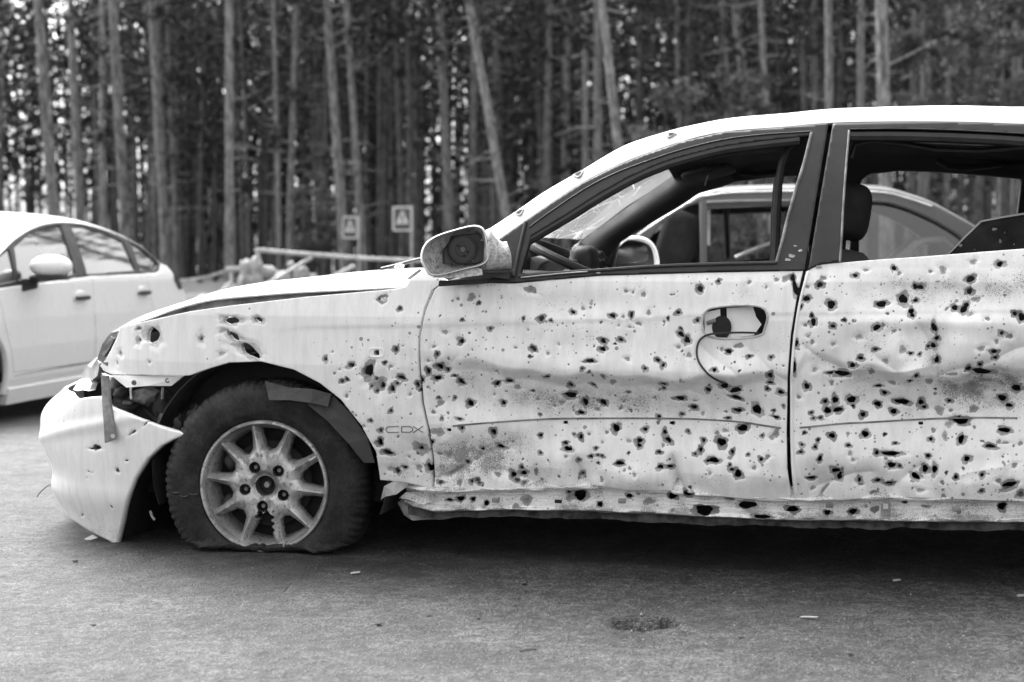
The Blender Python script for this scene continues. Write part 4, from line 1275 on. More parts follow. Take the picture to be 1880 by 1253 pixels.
# pinch weld hanging below the sill, rusted and ragged
_pa, _pb = [], []
for u in np.arange(SU[0] + .02, SU[-1], .012):
    tp = float(np.interp(u, SU, ST)); bt_ = float(np.interp(u, SU, SB)); hh = tp - bt_
    rg_ = (float(vnoise(np.array([u]), np.array([0.0]), 22, 41, 3)[0]) - .5) * .016
    _pa.append((u, .078, bt_ + rg_)); _pb.append((u, .080, tp - .74 * hh))
M['rust'] = simple('rusty_weld', .055, .9, .8, 30, bump=.6, bscale=70, bdist=.004)
MB().strip(_pa, _pb, (0, .004, 0)).build('pinch_weld', M['rust'], car, smooth=0)

# ---- things fixed to the flank
def flank_line(pts, off=-.001, n=60, f=flank):
    c = smooth_curve(pts, n)
    q = on_flank(c)
    P = f(q[:, 0], q[:, 1], 0); P[:, 1] += off
    return P
def line_tube(name, pts, r, mat, parent, off=-.001, n=60):
    return MB().tube([tuple(p) for p in flank_line(pts, off, n)], r, 6).build(name, mat, parent)
line_tube('moulding_trace', [(828, 784), (870, 780), (930, 776), (1000, 773), (1100, 772), (1250, 773), (1350, 778), (1400, 784), (1432, 788)], .0026, M['dirtymetal'], fd)
line_tube('moulding_trace', [(1468, 786), (1530, 781), (1600, 778), (1700, 774), (1790, 772), (1872, 772)], .0026, M['dirtymetal'], rd)
line_tube('door_edge_bead', [(1484, 500), (1470, 549), (1459, 617), (1453, 697), (1453.5, 798), (1456, 850), (1462, 906)], .0035, M['wpaint'], rd, off=-.002)
line_tube('wire', [(1392, 612), (1360, 611), (1330, 612), (1300, 615), (1284, 626), (1279, 645), (1283, 664), (1297, 683), (1312, 696), (1327, 704)], .0030, M['rubber'], fd, off=-.006, n=50)
# letters left by the missing badge
M['badge'] = simple('badge_adhesive', .14, .7, .3, 40)
for nm, pl in (('badge_letter', [[(732, 783.5), (712, 784), (708.5, 787), (708.5, 791), (712, 794.5), (732, 794)]]), ('badge_letter', [[(737, 783.5), (737, 794), (752, 794), (757, 791), (757, 786.5), (752, 783.5), (737, 783.5)]]),
               ('badge_letter', [[(758, 783.5), (776, 794.5)], [(776, 783), (758, 795)]])):
    mb = MB()
    for l in pl:
        L = []
        for a, b in zip(l, l[1:]):
            for k in range(6): L.append((a[0] + (b[0] - a[0]) * k / 6, a[1] + (b[1] - a[1]) * k / 6))
        L.append(l[-1])
        q = on_flank(L); P = flank(q[:, 0], q[:, 1], 0); P[:, 1] -= .0006
        mb.tube([tuple(p) for p in P], .0015, 5)
    mb.build(nm, M['badge'], car)
# empty side-repeater seat
rim = [(691 + 14 * math.copysign(abs(math.cos(a)) ** .6, math.cos(a)), 648 + 8 * math.copysign(abs(math.sin(a)) ** .7, math.sin(a))) for a in np.linspace(0, 2 * math.pi, 41)]
q = on_flank(rim); P = flank(q[:, 0], q[:, 1], 0)
MB().tube([tuple(p) for p in P], .0022, 6, cap=False).build('side_repeater_seat', M['wpaint'], car)

# ---- door handle recess seen through the empty opening
q = flank0(P_h[:, 0], P_h[:, 1]); hc = q.mean(0)
recess = fd
q = flank(P_h[:, 0], P_h[:, 1], 0)
MB().tube([tuple(p) for p in np.vstack([q, q[:1]])], .0035, 6, cap=False).build('handle_rim', M['inner'], recess)
hp = lambda x, y, v: tuple(CAR.px(x, y, v))
MB().prism([hp(1293, 574, .035), hp(1322, 568, .035), hp(1324, 622, .035), hp(1294, 619, .035)], (0, .004, 0)).build('inner_plate', M['wpaint'], recess, smooth=0)
MB().prism([hp(1334, 566, .040), hp(1382, 563, .048), hp(1388, 582, .048), hp(1398, 596, .048), hp(1384, 616, .045), hp(1336, 622, .040)], (0, .004, 0)).build('inner_plate', M['wpaint'], recess, smooth=0)
MB().tube([hp(1298, 594, .03), hp(1314, 588, .03)], .006, 8).build('lock_rod', M['dirtymetal'], recess)
mb = MB(); c = hp(1325, 601, .031)
mb.prism([(c[0] + .028 * math.cos(a), c[1], c[2] + .033 * math.sin(a)) for a in np.linspace(0, 2 * math.pi, 25)[:-1]], (0, .003, 0))
mb.build('lock_hole', M['underside'], recess, smooth=0)

patch('fender_backing', lambda s, t, d=0: np.stack([s, side0(s, t) + .075, t], -1), np.arange(-.60, .56, .02), np.arange(.50, .86, .02), M['underside'], car, include=shrink(P_f, .035))  # dark sheet added so the holes in the wing look black
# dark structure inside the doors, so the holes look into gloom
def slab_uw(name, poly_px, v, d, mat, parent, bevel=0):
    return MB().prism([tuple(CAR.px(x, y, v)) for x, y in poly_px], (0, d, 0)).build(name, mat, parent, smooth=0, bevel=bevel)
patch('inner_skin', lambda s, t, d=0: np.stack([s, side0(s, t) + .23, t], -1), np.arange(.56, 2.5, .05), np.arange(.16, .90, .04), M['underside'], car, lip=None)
# ---------------------------------------------------------------- window frames
frame_px = [(812, 518), (850, 508), (880, 480), (905, 448), (966, 405), (1008, 376), (1068, 337), (1127, 307), (1187, 283), (1254, 260), (1329, 243), (1441, 234), (1521, 227), (1477, 496), (1300, 499.5), (1100, 505.5), (945, 519.5)]
open_px = [(953, 506), (975, 434), (1038, 396), (1097, 358), (1154, 326), (1200, 305), (1243, 290), (1321, 270), (1388, 260), (1459, 252), (1487, 250), (1426, 481), (1200, 488), (1100, 495)]
P_fr = on_flank(frame_px); P_op = on_flank(open_px)
def frame_f(s, t, dent=0): return np.stack([s, side0(s, t) - .004, t], -1)
patch('front_window_frame', frame_f, *span(P_fr, .006), M['frame'], car, include=P_fr, exclude=[P_op], lip=(0, .035, 0))
rframe_px = [(1529, 227), (1627, 224.5), (1760, 225), (1880, 229), (1990, 240), (1990, 262), (1880, 247), (1760, 241), (1650, 238), (1560, 239), (1542, 480), (1508, 485.5), (1490, 492), (1484, 496)]
P_rf = on_flank(rframe_px)
patch('rear_window_frame', frame_f, *span(P_rf, .006), M['frame'], car, include=P_rf, lip=(0, .035, 0))
def ftube(name, pts, r, mat, off, n=50, parent=car, flat=None):
    c = smooth_curve(pts, n); q = on_flank(c)
    P = np.stack([q[:, 0], side0(q[:, 0], q[:, 1]) + off, q[:, 1]], -1)
    return MB().tube([tuple(p) for p in P], r, 8).build(name, mat, parent)
ftube('window_seal', [(966, 444), (1005, 421), (1044, 398), (1097, 365), (1154, 333), (1200, 312), (1243, 297), (1321, 277), (1388, 267), (1468, 258)], .014, M['rubber'], .012)
ftube('window_seal', [(1560, 250), (1650, 250), (1760, 253), (1880, 260), (1990, 275)], .016, M['rubber'], .015)
ftube('frame_bead', [(972, 418), (1012, 389), (1070, 350), (1127, 320), (1187, 297), (1254, 275), (1329, 257), (1400, 248), (1490, 242)], .0022, M['rubber'], -.006)
ftube('frame_bead', [(1560, 238), (1650, 237), (1760, 240), (1880, 246)], .0022, M['rubber'], -.006)
ftube('frame_edge_trim', [(1490, 244), (1476, 300), (1460, 352), (1446, 402), (1437, 440), (1426, 481)], .0045, M['dirtymetal'], -.004)
ftube('frame_edge_trim', [(1559, 240), (1553, 310), (1548, 380), (1545, 440), (1542, 481)], .0035, M['dirtymetal'], -.004)
ftube('belt_seal', [(953, 508), (1000, 503.5), (1100, 497), (1200, 490), (1300, 486), (1426, 483)], .006, M['rubber'], -.004)
ftube('belt_highlight', [(958, 510), (1000, 505.5), (1050, 501), (1080, 499)], .002, M['galv'], -.010)
ftube('sail_edge', [(966, 408), (955, 455), (944, 508)], .006, M['rubber'], -.006)
# chipped paint scars on the black frame
M['scar'] = simple('bare_metal_scar', .33, .5, .5, 60, metal=.3)
for x, y, r in ((1453, 470, 6), (1470, 460, 4), (1446, 477, 5), (1503, 490, 5), (1099, 500, 4), (1135, 494, 4), (1460, 452, 3)):
    q = on_flank([(x + r * math.cos(a) * (1 + .3 * math.sin(3 * a + x)), y + .6 * r * math.sin(a) * (1 + .3 * math.cos(2 * a + y))) for a in np.linspace(0, 2 * math.pi, 15)[:-1]])
    MB().prism([(s, float(side0(s, t)) - .0050, t) for s, t in q], (0, .003, 0)).build('paint_scar', M['scar'], car, smooth=0)

# ---------------------------------------------------------------- roof and windscreen pillar
lo_px = [(908, 445), (966, 404), (1008, 375), (1068, 336), (1127, 306), (1187, 282), (1254, 259), (1329, 242), (1441, 233), (1522, 226), (1627, 223.5), (1760, 224), (1880, 228)]
hi_px = [(890, 426), (948, 388), (1002, 351), (1068, 313), (1127, 278), (1169, 259), (1246, 238), (1329, 221), (1441, 208), (1552, 200), (1701, 195), (1880, 195)]
L3 = on_flank(smooth_curve(lo_px, 60)); L3 = np.stack([L3[:, 0], side0(L3[:, 0], L3[:, 1]), L3[:, 1]], -1)
# pillar: outer skin from the door frame round to the windscreen edge
npil = 29
lo_c = smooth_curve(lo_px[:7], npil); hi_c = smooth_curve(hi_px[:7], npil)
A3 = []; B3 = []
for (a, b) in zip(lo_c, hi_c):
    s, t = on_flank([a])[0]; va = float(side0(s, t))
    A3.append((s, va, t)); B3.append(tuple(CAR.px(b[0], b[1], va + .055)))
A3 = np.array(A3); B3 = np.array(B3)
V = []; F = []
for k in range(npil):
    for j in range(7):
        q = j / 6
        p = A3[k] * (1 - q) + B3[k] * q
        nrm = np.array([-.45, -.6, .66])
        V.append(p + nrm * .010 * 4 * q * (1 - q))
for k in range(npil - 1):
    for j in range(6):
        F.append((k * 7 + j, k * 7 + j + 1, (k + 1) * 7 + j + 1, (k + 1) * 7 + j))
mesh_obj('windscreen_pillar', V, F, M['roofpaint'], car)
for x, y, r in ((962, 394, 8), (1075, 322, 9), (1246, 252, 8)):
    k = int(np.argmin(np.abs(lo_c[:, 0] - x)))
    c = (A3[k] + B3[k]) / 2 + np.array([-.45, -.6, .66]) * .0125
    t_ = (A3[min(k + 1, npil - 1)] - A3[k - 1]); t_ /= np.linalg.norm(t_); n_ = np.cross(B3[k] - A3[k], t_); n_ *= -np.sign(n_[1]); n_ = n_ / np.linalg.norm(n_)
    b_ = np.cross(n_, t_)
    ring = [c + (t_ * math.cos(a) * 1.3 + b_ * math.sin(a)) * (r / 610 * (1 + .25 * math.sin(3 * a + x))) for a in np.linspace(0, 2 * math.pi, 19)[:-1]]
    MB().prism([tuple(p) for p in ring], tuple(n_ * .0015)).build('paint_scar', M['badge'], car, smooth=0)
    MB().prism([tuple(c + n_ * .002 + (p - c) * .45) for p in ring], tuple(n_ * .001)).build('strike_mark', M['underside'], car, smooth=0)
# roof skin
rs_u = np.linspace(1.08, 3.02, 50)
edge_w = np.interp(rs_u, L3[:, 0], L3[:, 2]); edge_v = np.interp(rs_u, L3[:, 0], L3[:, 1])
k = rs_u > L3[-1, 0]
edge_w[k] = L3[-1, 2] - .10 * ((rs_u[k] - L3[-1, 0]) / .8) ** 1.6
edge_v[k] = L3[-1, 1] + .01 * (rs_u[k] - L3[-1, 0])
# crown height from the traced outline
crown = []
hi_s = smooth_curve(hi_px, 120)
for u, ew, ev in zip(rs_u, edge_w, edge_v):
    best = .06
    for c in np.linspace(.02, .16, 57):
        qv = np.linspace(0, .5, 40)
        P = np.stack([np.full(40, u), ev + (CW - 2 * ev) * qv, ew + c * (1 - (1 - 2 * qv) ** 2) ** .62], -1)
        p = project(CAR.world(P)); j = np.argmin(p[:, 1])
        yh = np.interp(p[j, 0], hi_s[:, 0], hi_s[:, 1])
        if p[j, 1] <= yh: best = c; break
        best = c
    crown.append(best)
crown = np.array(crown); crown[rs_u > 2.15] = crown[rs_u <= 2.15][-1]
crown = np.convolve(np.r_[[crown[0]] * 3, crown, [crown[-1]] * 3], np.ones(7) / 7, 'valid')
tq = np.linspace(0, 1, 61)
tq = .5 - .5 * np.cos(np.pi * tq)
V = np.array([[(u, ev + (CW - 2 * ev) * q, ew + c * (1 - (1 - 2 * q) ** 2) ** .62) for q in tq] for u, ew, ev, c in zip(rs_u, edge_w, edge_v, crown)])
n0, n1 = V.shape[:2]
idx = np.arange(n0 * n1).reshape(n0, n1)
Fq = np.stack([idx[:-1, :-1], idx[1:, :-1], idx[1:, 1:], idx[:-1, 1:]], -1).reshape(-1, 4)
mesh_obj('roof', V.reshape(-1, 3), Fq, M['roofpaint'], car)
ROOF = V
# gutter shadow line between roof and doors
MB().tube([tuple(p + np.array([0, .004, -.004])) for p in L3], .006, 6).build('roof_gutter', M['rubber'], car)
# headliner just under the roof
Vh = V[:, 3:-3].copy(); Vh[:, :, 2] -= .045
n0, n1 = Vh.shape[:2]; idx = np.arange(n0 * n1).reshape(n0, n1)
Fq = np.stack([idx[:-1, :-1], idx[:-1, 1:], idx[1:, 1:], idx[1:, :-1]], -1).reshape(-1, 4)
mesh_obj('headliner', Vh.reshape(-1, 3), Fq, M['headliner'], car)

# windscreen: from the near pillar's inner edge to its mirror image
Wn = B3.copy()
def mir(P): Q = np.array(P, float).copy(); Q[..., 1] = CW - Q[..., 1]; return Q
Wf = mir(Wn)
ncol = 25
V = []
for a, b in zip(Wn, Wf):
    for j in range(ncol):
        q = j / (ncol - 1)
        bulge = 4 * q * (1 - q)
        p = a * (1 - q) + b * q
        V.append((p[0] - .05 * bulge, p[1], p[2] + .0 * bulge))
V = np.array(V); idx = np.arange(npil * ncol).reshape(npil, ncol)
Fq = np.stack([idx[:-1, :-1], idx[1:, :-1], idx[1:, 1:], idx[:-1, 1:]], -1).reshape(-1, 4)
mesh_obj('windscreen', V, Fq, M['windscreen'], car)
# cracks running through the laminated glass
M['crack'] = simple('crushed_glass', .8, .6, .1, 40)
WS = V.reshape(npil, ncol, 3)
def ws_pt(r, c):
    r = min(max(r, 0), npil - 1.001); c = min(max(c, 0), ncol - 1.001); i, j = int(r), int(c); a, b = r - i, c - j
    return WS[i, j] * (1 - a) * (1 - b) + WS[i + 1, j] * a * (1 - b) + WS[i, j + 1] * (1 - a) * b + WS[i + 1, j + 1] * a * b
rcr = random.Random(21)
for (r0, c0, r1, c1, wd) in ((1, 9, 13, 13.5, .010), (3, 9.5, 12, 13.2, .006), (13, 13.5, 19, 20, .004), (13, 13.5, 12, 21, .003), (12, 13, 8, 20, .002), (5, 10, 3, 17, .002), (9, 12, 15, 8, .002), (2, 9, 6, 17, .0018), (14, 14, 20, 11, .0018), (1, 11, 2, 18, .003), (6, 8, 9, 5, .002)):
    pts = []
    for k in range(15):
        q = k / 14; j = .22 if 0 < k < 14 else 0
        pts.append(ws_pt(r0 + (r1 - r0) * q + rcr.uniform(-j, j), c0 + (c1 - c0) * q + rcr.uniform(-j, j)) + np.array([.003, 0, -.003]))
    MB().tube([tuple(p) for p in pts], [wd * (.35 + .65 * math.sin(math.pi * min(1, (k + 1) / 9))) * .5 for k in range(15)], 5).build('glass_crack', M['crack'], car)
# far pillar, outside skin
V = []; F = []
for k in range(npil):
    for p in (mir(A3[k]), mir(B3[k])): V.append(p)
for k in range(npil - 1): F.append((2 * k, 2 * k + 2, 2 * k + 3, 2 * k + 1))
mesh_obj('windscreen_pillar', V, F, M['roofpaint'], car)

# ---------------------------------------------------------------- bonnet
edge_px = [(219, 603), (226, 599.5), (273, 585), (318, 568), (358, 556.5), (401, 548), (480, 541), (539, 536.5), (672, 530), (731, 527), (740, 521), (749, 511), (768, 495)]
top_px = [(219, 602), (258, 582), (300, 567), (340, 554), (380, 540), (433, 527), (513, 516), (592, 507), (672, 498), (731, 494), (768, 492)]
ec = smooth_curve(edge_px[:10], 90)
E = np.array([CAR.px(x, y, .13) for x, y in ec])
for it in range(3):
    E = np.array([CAR.px(x, y, .115 + min(.10, .22 * max(0, (-.28 - e[0]) / .4) ** 2.0)) for (x, y), e in zip(ec, E)])
hu = np.linspace(E[0, 0] + .005, .44, 57)
hv = np.interp(hu, E[:, 0], E[:, 1]); hw = np.interp(hu, E[:, 0], E[:, 2])
tops = smooth_curve(top_px, 120)
hc = []
for u, ew, ev in zip(hu, hw, hv):
    best = .01
    for c in np.linspace(.005, .10, 77):
        qv = np.linspace(0, 1, 60)
        P = np.stack([u - .01 * (1 - (1 - 2 * qv) ** 2) * np.clip((-.2 - u) / .4, 0, 1), ev + (CW - 2 * ev) * qv, ew + c * (1 - np.abs(1 - 2 * qv) ** 2.6)], -1)
        p = project(CAR.world(P)); yy = np.interp(p[:, 0], tops[:, 0], tops[:, 1], left=700)
        best = c
        if (p[:, 1] <= yy).any(): break
    hc.append(best)
hc = np.array(hc); hc = np.convolve(np.r_[[hc[0]] * 4, hc, [hc[-1]] * 4], np.ones(9) / 9, 'valid')
tq = .5 - .5 * np.cos(np.pi * np.linspace(0, 1, 49))
def hood_pt(u, ev, ew, c, q): return (u - .01 * (1 - (1 - 2 * q) ** 2) * min(1, max(0, (-.2 - u) / .4)), ev + (CW - 2 * ev) * q, ew + c * (1 - abs(1 - 2 * q) ** 2.6))
V = np.array([[hood_pt(u, ev, ew, c, q) for q in tq] for u, ew, ev, c in zip(hu, hw, hv, hc)])
# bent rear corner lifts a little
n0, n1 = V.shape[:2]
# folded edge flange
fl = V[:, :1].copy(); fl[..., 2] -= .006; fl[..., 1] += .004
fl2 = V[:, -1:].copy(); fl2[..., 2] -= .006
V = np.concatenate([fl, V, fl2], 1); n1 += 2
idx = np.arange(n0 * n1).reshape(n0, n1)
Fq = np.stack([idx[:-1, :-1], idx[1:, :-1], idx[1:, 1:], idx[:-1, 1:]], -1).reshape(-1, 4)
hood = mesh_obj('bonnet', V.reshape(-1, 3), Fq, M['roofpaint'], car)
md = hood.modifiers.new('thick', 'SOLIDIFY'); md.thickness = .004; md.offset = -1
# grey wing rail seen in the open gap below the bonnet
ga = [(232, 600), (273, 590), (318, 573), (358, 562), (401, 554), (480, 547), (539, 542.5), (672, 533), (728, 529.5)]
gb = [(232, 606), (273, 600), (318, 590), (358, 580), (401, 572), (480, 562), (539, 554), (672, 543), (728, 538)]
G1 = [tuple(CAR.px(x, y - 2, float(np.interp(CAR.px(x, y, .13)[0], hu, hv)) + .030)) for x, y in smooth_curve(ga, 30)]
G2 = [tuple(CAR.px(x, y, float(np.interp(CAR.px(x, y, .13)[0], hu, hv)) + .020)) for x, y in smooth_curve(gb, 30)]
MB().strip(G2, G1, (0, .02, 0)).build('wing_rail', M['dirtymetal'], car, smooth=40)
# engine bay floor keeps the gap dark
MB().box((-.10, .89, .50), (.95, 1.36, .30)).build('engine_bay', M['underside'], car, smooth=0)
# cowl, wiper and hinge behind the bonnet
MB().prism([(.44, .13, .80), (.44, .13, .855), (.60, .13, .90), (.74, .13, .93), (.74, .13, .80)], (0, CW - .26, 0)).build('cowl', M['plastic'], car, smooth=0)
w0 = lambda x, y, v: tuple(CAR.px(x, y, v))
MB().tube([w0(700, 494, .5), w0(722, 489, .5), w0(748, 482, .48), w0(776, 475, .45), (w0(776, 475, .45)[0] + .25, .5, .96)], .006, 6).build('wiper_arm', M['plastic'], car)
MB().tube([w0(726, 493, .42), w0(733, 487, .42), w0(741, 490, .42)], .007, 6).build('washer_nozzle', M['galv'], car)
MB().prism([w0(746, 512, .13), w0(770, 494, .15), w0(776, 497, .15), w0(756, 514, .13)], (0, .02, -.004)).build('bonnet_hinge', M['dirtymetal'], car, smooth=0)

# ---------------------------------------------------------------- front bumper
plan = smooth_curve([(-.26, .012), (-.40, .020), (-.56, .040), (-.72, .085), (-.855, .160), (-.955, .265), (-1.025, .42), (-1.07, .65), (-1.085, .89)], 200)
pl = np.r_[0, np.cumsum(np.linalg.norm(np.diff(plan, axis=0), axis=1))]
nrm = np.gradient(plan, axis=0); nrm = np.stack([-nrm[:, 1], nrm[:, 0]], 1); nrm /= np.linalg.norm(nrm, axis=1)[:, None]
nrm *= np.sign(nrm[:, 1])[:, None]
_bw = np.array([.0, .095, .128, .163, .18, .214, .256, .307, .39, .435, .486, .56])
_bo = np.array([.085, .064, .040, .036, .046, .044, .022, .0, .004, .034, .105, .20])
_q = np.linspace(0, .56, 113); _o = np.interp(_q, _bw, _bo); _o = np.convolve(np.r_[[_o[0]] * 4, _o, [_o[-1]] * 4], np.ones(9) / 9, 'valid'); _bw, _bo = _q, _o
BTWIST = .0
def bump_f(s, t, dent=0):
    u = np.interp(s, pl, plan[:, 0]); v = np.interp(s, pl, plan[:, 1])
    nx = np.interp(s, pl, nrm[:, 0]); ny = np.interp(s, pl, nrm[:, 1])
    k = .12 + .88 * sstep(.42, .85, s)
    o = np.interp(t, _bw, _bo) * k + dent
    o = o + .030 * (1 - k) * sstep(.18, .02, t)                    # side tucks under
    o = o - .006 * np.exp(-((t - .36 + .20 * (s - .5)) / .02) ** 2)  # moulded swage
    return np.stack([u + nx * o, v + ny * o, t], -1)
bs = (0.0, .95)
arch_px = [(338, 799), (318, 806), (296, 818), (270, 842), (246, 880), (230, 925), (219, 975), (213, 1000)]
topb_px = [(338, 797), (292, 784), (235, 762), (202, 749), (183, 729), (158, 731)]
q_arch = inv_px(CAR, bump_f, bs, (0, .55), arch_px, vmax=.5); q_top = inv_px(CAR, bump_f, bs, (0, .55), topb_px, vmax=.5)
s_end = pl[-1]
poly = [tuple(p) for p in q_top] + [(q_top[-1][0] + .05, .462), (q_top[-1][0] + .10, .482), (.75, .488), (s_end + .02, .49), (s_end + .02, .10), (.86, .085), (q_arch[-1][0] + .20, .050), (q_arch[-1][0] + .03, .004)] + [tuple(p) for p in q_arch[::-1]]
bh = []
for k, (x, y, a, b, an) in enumerate(((178, 822, 11, 5, 10), (168, 824, 8, 2, 0), (233, 846, 4, 2, 20), (216, 864, 4, 6, 30), (244, 794, 9, 3, 30), (268, 778, 6, 2, 40), (152, 946, 5, 2.5, 20), (163, 866, 3, 1.5, 0), (160, 878, 2, 1, 0), (205, 930, 2, 4, 30), (196, 810, 2, 2, 0), (120, 745, 2, 1, 0), (170, 868, 3, 1, 30))):
    q = inv_px(CAR, bump_f, bs, (0, .55), [(x, y)], vmax=.6)[0]
    bh.append(Hole(q[0], q[1], a / 600, b / 600, -R(an), .002, 1.15, .10, 700 + k, a > 3.5))
bump = patch('front_bumper', bump_f, np.arange(0, s_end, .004), np.arange(-.01, .51, .0035), M['dpaint'], car, include=np.array(poly), holes=bh, lip=(.006, .016, .0),
             extra={'soot_shade': lambda s, t: .12 + .5 * sstep(.14, .02, t), 'speck': lambda s, t: np.full(s.shape, .02)})
md = bump.modifiers.new('thick', 'SOLIDIFY'); md.thickness = .004; md.offset = 0
# far half
me = bump.data.copy(); co = np.zeros(len(me.vertices) * 3); me.vertices.foreach_get('co', co); co = co.reshape(-1, 3); co[:, 1] = CW - co[:, 1]; me.vertices.foreach_set('co', co.ravel().astype(np.float32)); me.flip_normals()
bo = bpy.data.objects.new('front_bumper', me); link(bo, car)
# dark inner absorber and radiator wall behind the bumper skin
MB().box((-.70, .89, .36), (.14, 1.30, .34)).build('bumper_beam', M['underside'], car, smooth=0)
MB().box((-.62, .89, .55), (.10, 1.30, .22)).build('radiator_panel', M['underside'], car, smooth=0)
# grass-thin wire and shard under the bumper
MB().tube([w0(96, 888, .35), w0(84, 895, .33), w0(72, 906, .33), w0(68, 913, .33)], .0018, 5).build('loose_wire', M['rubber'], car)
MB().prism([w0(154, 990, .10), w0(168, 983, .10), w0(178, 988, .10), w0(162, 993, .10)], (0, .01, 0)).build('bumper_shard', M['wpaint'], car, smooth=0)

# hanging bracket, flange and broken headlamp
MB().strip([w0(185, 690, .06), w0(187, 740, .04), w0(190, 780, .02), w0(192, 814, .01)], [w0(197, 690, .06), w0(202, 740, .04), w0(208, 780, .02), w0(213, 806, .01)], (.004, .006, 0)).build('hanging_bracket', M['dirtymetal'], car, smooth=0, bevel=.001)
MB().tube([w0(207, 801, .005), w0(207, 801, -.012)], .007, 10).build('bracket_bolt', M['galv'], car)
MB().prism([w0(204, 689.5, .095), w0(338, 690, .045), w0(314, 709, .055), w0(270, 709, .06), w0(232, 712, .075)], (0, .006, 0)).build('bumper_flange', M['wpaint'], car, smooth=0)
for x, y in ((246, 703), (308, 699)):
    c = w0(x, y, .055)
    MB().lathe([(0, 0), (.004, 0), (.004, -.003), (.008, -.003), (.009, 0)], Matrix.Translation(c) @ Matrix.Rotation(R(-90), 4, 'X'), 14).build('flange_bolt', M['dirtymetal'], car)
MB().tube([w0(240, 711, .07), w0(240, 722, .07), w0(241, 733, .07)], .004, 6).build('bracket_clip', M['inner'], car)
MB().tube([w0(299, 712, .09), w0(298, 722, .09), w0(298, 733, .09)], .005, 6).build('bracket_clip', M['dirtymetal'], car)
hl = empty('headlamp', (0, 0, 0), 0, car)
MB().strip([w0(178, 660, .17), w0(188, 632, .17), w0(202, 612, .17), w0(221, 600, .17)], [w0(196, 672, .13), w0(208, 646, .13), w0(220, 622, .13), w0(226, 606, .13)], (.05, .14, -.01)).build('headlamp_housing', M['plastic'], hl, smooth=0)
MB().strip([w0(186, 648, .155), w0(192, 634, .155), w0(203, 618, .155)], [w0(191, 655, .135), w0(201, 640, .135), w0(210, 622, .135)], (.004, .006, 0)).build('lens_fragment', M['dark'], hl, smooth=0)
MB().prism([w0(158, 672, .24), w0(177, 658, .2), w0(183, 668, .17), w0(179, 690, .16), w0(160, 706, .2), w0(148, 694, .24)], (.02, .05, 0)).build('reflector', M['dirtymetal'], hl, smooth=0)
MB().strip([w0(134, 716, .19), w0(142, 718, .17), w0(152, 716, .15), w0(163, 718, .14)], [w0(146, 697, .21), w0(160, 695, .19), w0(168, 705, .17), w0(164, 716, .15)], (.006, .03, 0)).build('lens_fragment', M['wpaint'], hl, smooth=0)
MB().prism([w0(160, 671, .22), w0(176, 657, .2), w0(180, 664, .19), w0(166, 676, .21)], (.004, .012, 0)).build('lens_fragment', M['wpaint'], hl, smooth=0)
MB().prism([w0(186, 686, .10), w0(204, 693, .09), w0(203, 698, .09), w0(190, 694, .10)], (0, .02, 0)).build('lens_fragment', M['wpaint'], hl, smooth=0)
# rubble of parts in the front of the wheel housing
for k, (x, y, sx, sy, sz, v, mat) in enumerate(((205, 705, .03, .03, .03, .16, 'dirtymetal'), (222, 722, .02, .03, .02, .14, 'dark'), (360, 765, .03, .03, .04, .2, 'dirtymetal'), (270, 727, .05, .05, .03, .20, 'dirtymetal'), (320, 770, .05, .05, .06, .22, 'dark'), (230, 745, .06, .05, .03, .22, 'dark'), (345, 745, .06, .05, .05, .26, 'dark'), (300, 745, .03, .03, .05, .20, 'dark'), (312, 775, .04, .03, .04, .18, 'dirtymetal'))):
    blob('engine_bay_part', CAR.px(x, y, v), (sx, sy, sz), M[mat], 40 + k, car, .4, 3)
MB().tube([w0(215, 738, .2), w0(250, 735, .2), w0(290, 748, .22), w0(330, 752, .24)], .008, 7).build('hose', M['rubber'], car)
MB().tube([w0(205, 715, .25), w0(260, 745, .22), w0(310, 790, .2)], .010, 7).build('hose', M['rubber'], car)
MB().box(w0(235, 739, .16), (.03, .02, .012)).build('connector', M['dirtymetal'], car, smooth=0)

# ---------------------------------------------------------------- wheel housing and underside
well = MB()
for side_ in (0,):
    prof = [(a, .395) for a in np.linspace(-12, 192, 40)]
A = []; B = []
cxu, cxw = -.02, .20
for a in np.linspace(-20, 200, 44):
    A.append((cxu + .40 * math.cos(R(a)), .055, cxw + .37 * math.sin(R(a)) + .06)); B.append((cxu + .40 * math.cos(R(a)), .40, cxw + .37 * math.sin(R(a)) + .06))
well.strip(A, B, (0, 0, .004))
well.build('wheel_arch_liner', M['dark'], car, smooth=60)
MB().box((0.0, .42, .38), (1.1, .02, .62)).build('inner_wing', M['underside'], car, smooth=0)
MB().box((1.30, .89, .205), (3.6, 1.44, .10)).build('underbody', M['underside'], car, smooth=0)
MB().box((.86, .89, .42), (.5, 1.5, .42)).build('bulkhead', M['underside'], car, smooth=0)
MB().box((1.6, .89, .32), (2.0, 1.5, .14)).build('cabin_floor', M['underside'], car, smooth=0)
_la = bump_f(q_arch[:, 0], q_arch[:, 1], 0) + np.array([-.004, .014, 0]); _lb = _la + np.array([.02, .60, 0])
MB().strip([tuple(p) for p in _la], [tuple(p) for p in _lb], (-.008, 0, 0)).build('liner_front', M['underside'], car, smooth=0)
# torn liner flap hanging over the tyre
MB().strip([w0(494, 735, .0), w0(530, 735, -.005), w0(570, 740, -.005), w0(602, 747, .0)], [w0(486, 700, .03), w0(530, 712, .02), w0(575, 715, .02), w0(608, 724, .03)], (0, .005, 0)).build('liner_flap', M['dark'], car, smooth=0)
MB().strip([w0(563, 742, .02), w0(600, 772, .02), w0(640, 815, .02), w0(668, 850, .03)], [w0(612, 728, .04), w0(645, 760, .04), w0(675, 805, .04), w0(688, 850, .04)], (0, .005, 0)).build('liner_flap', M['rubber'], car, smooth=0)
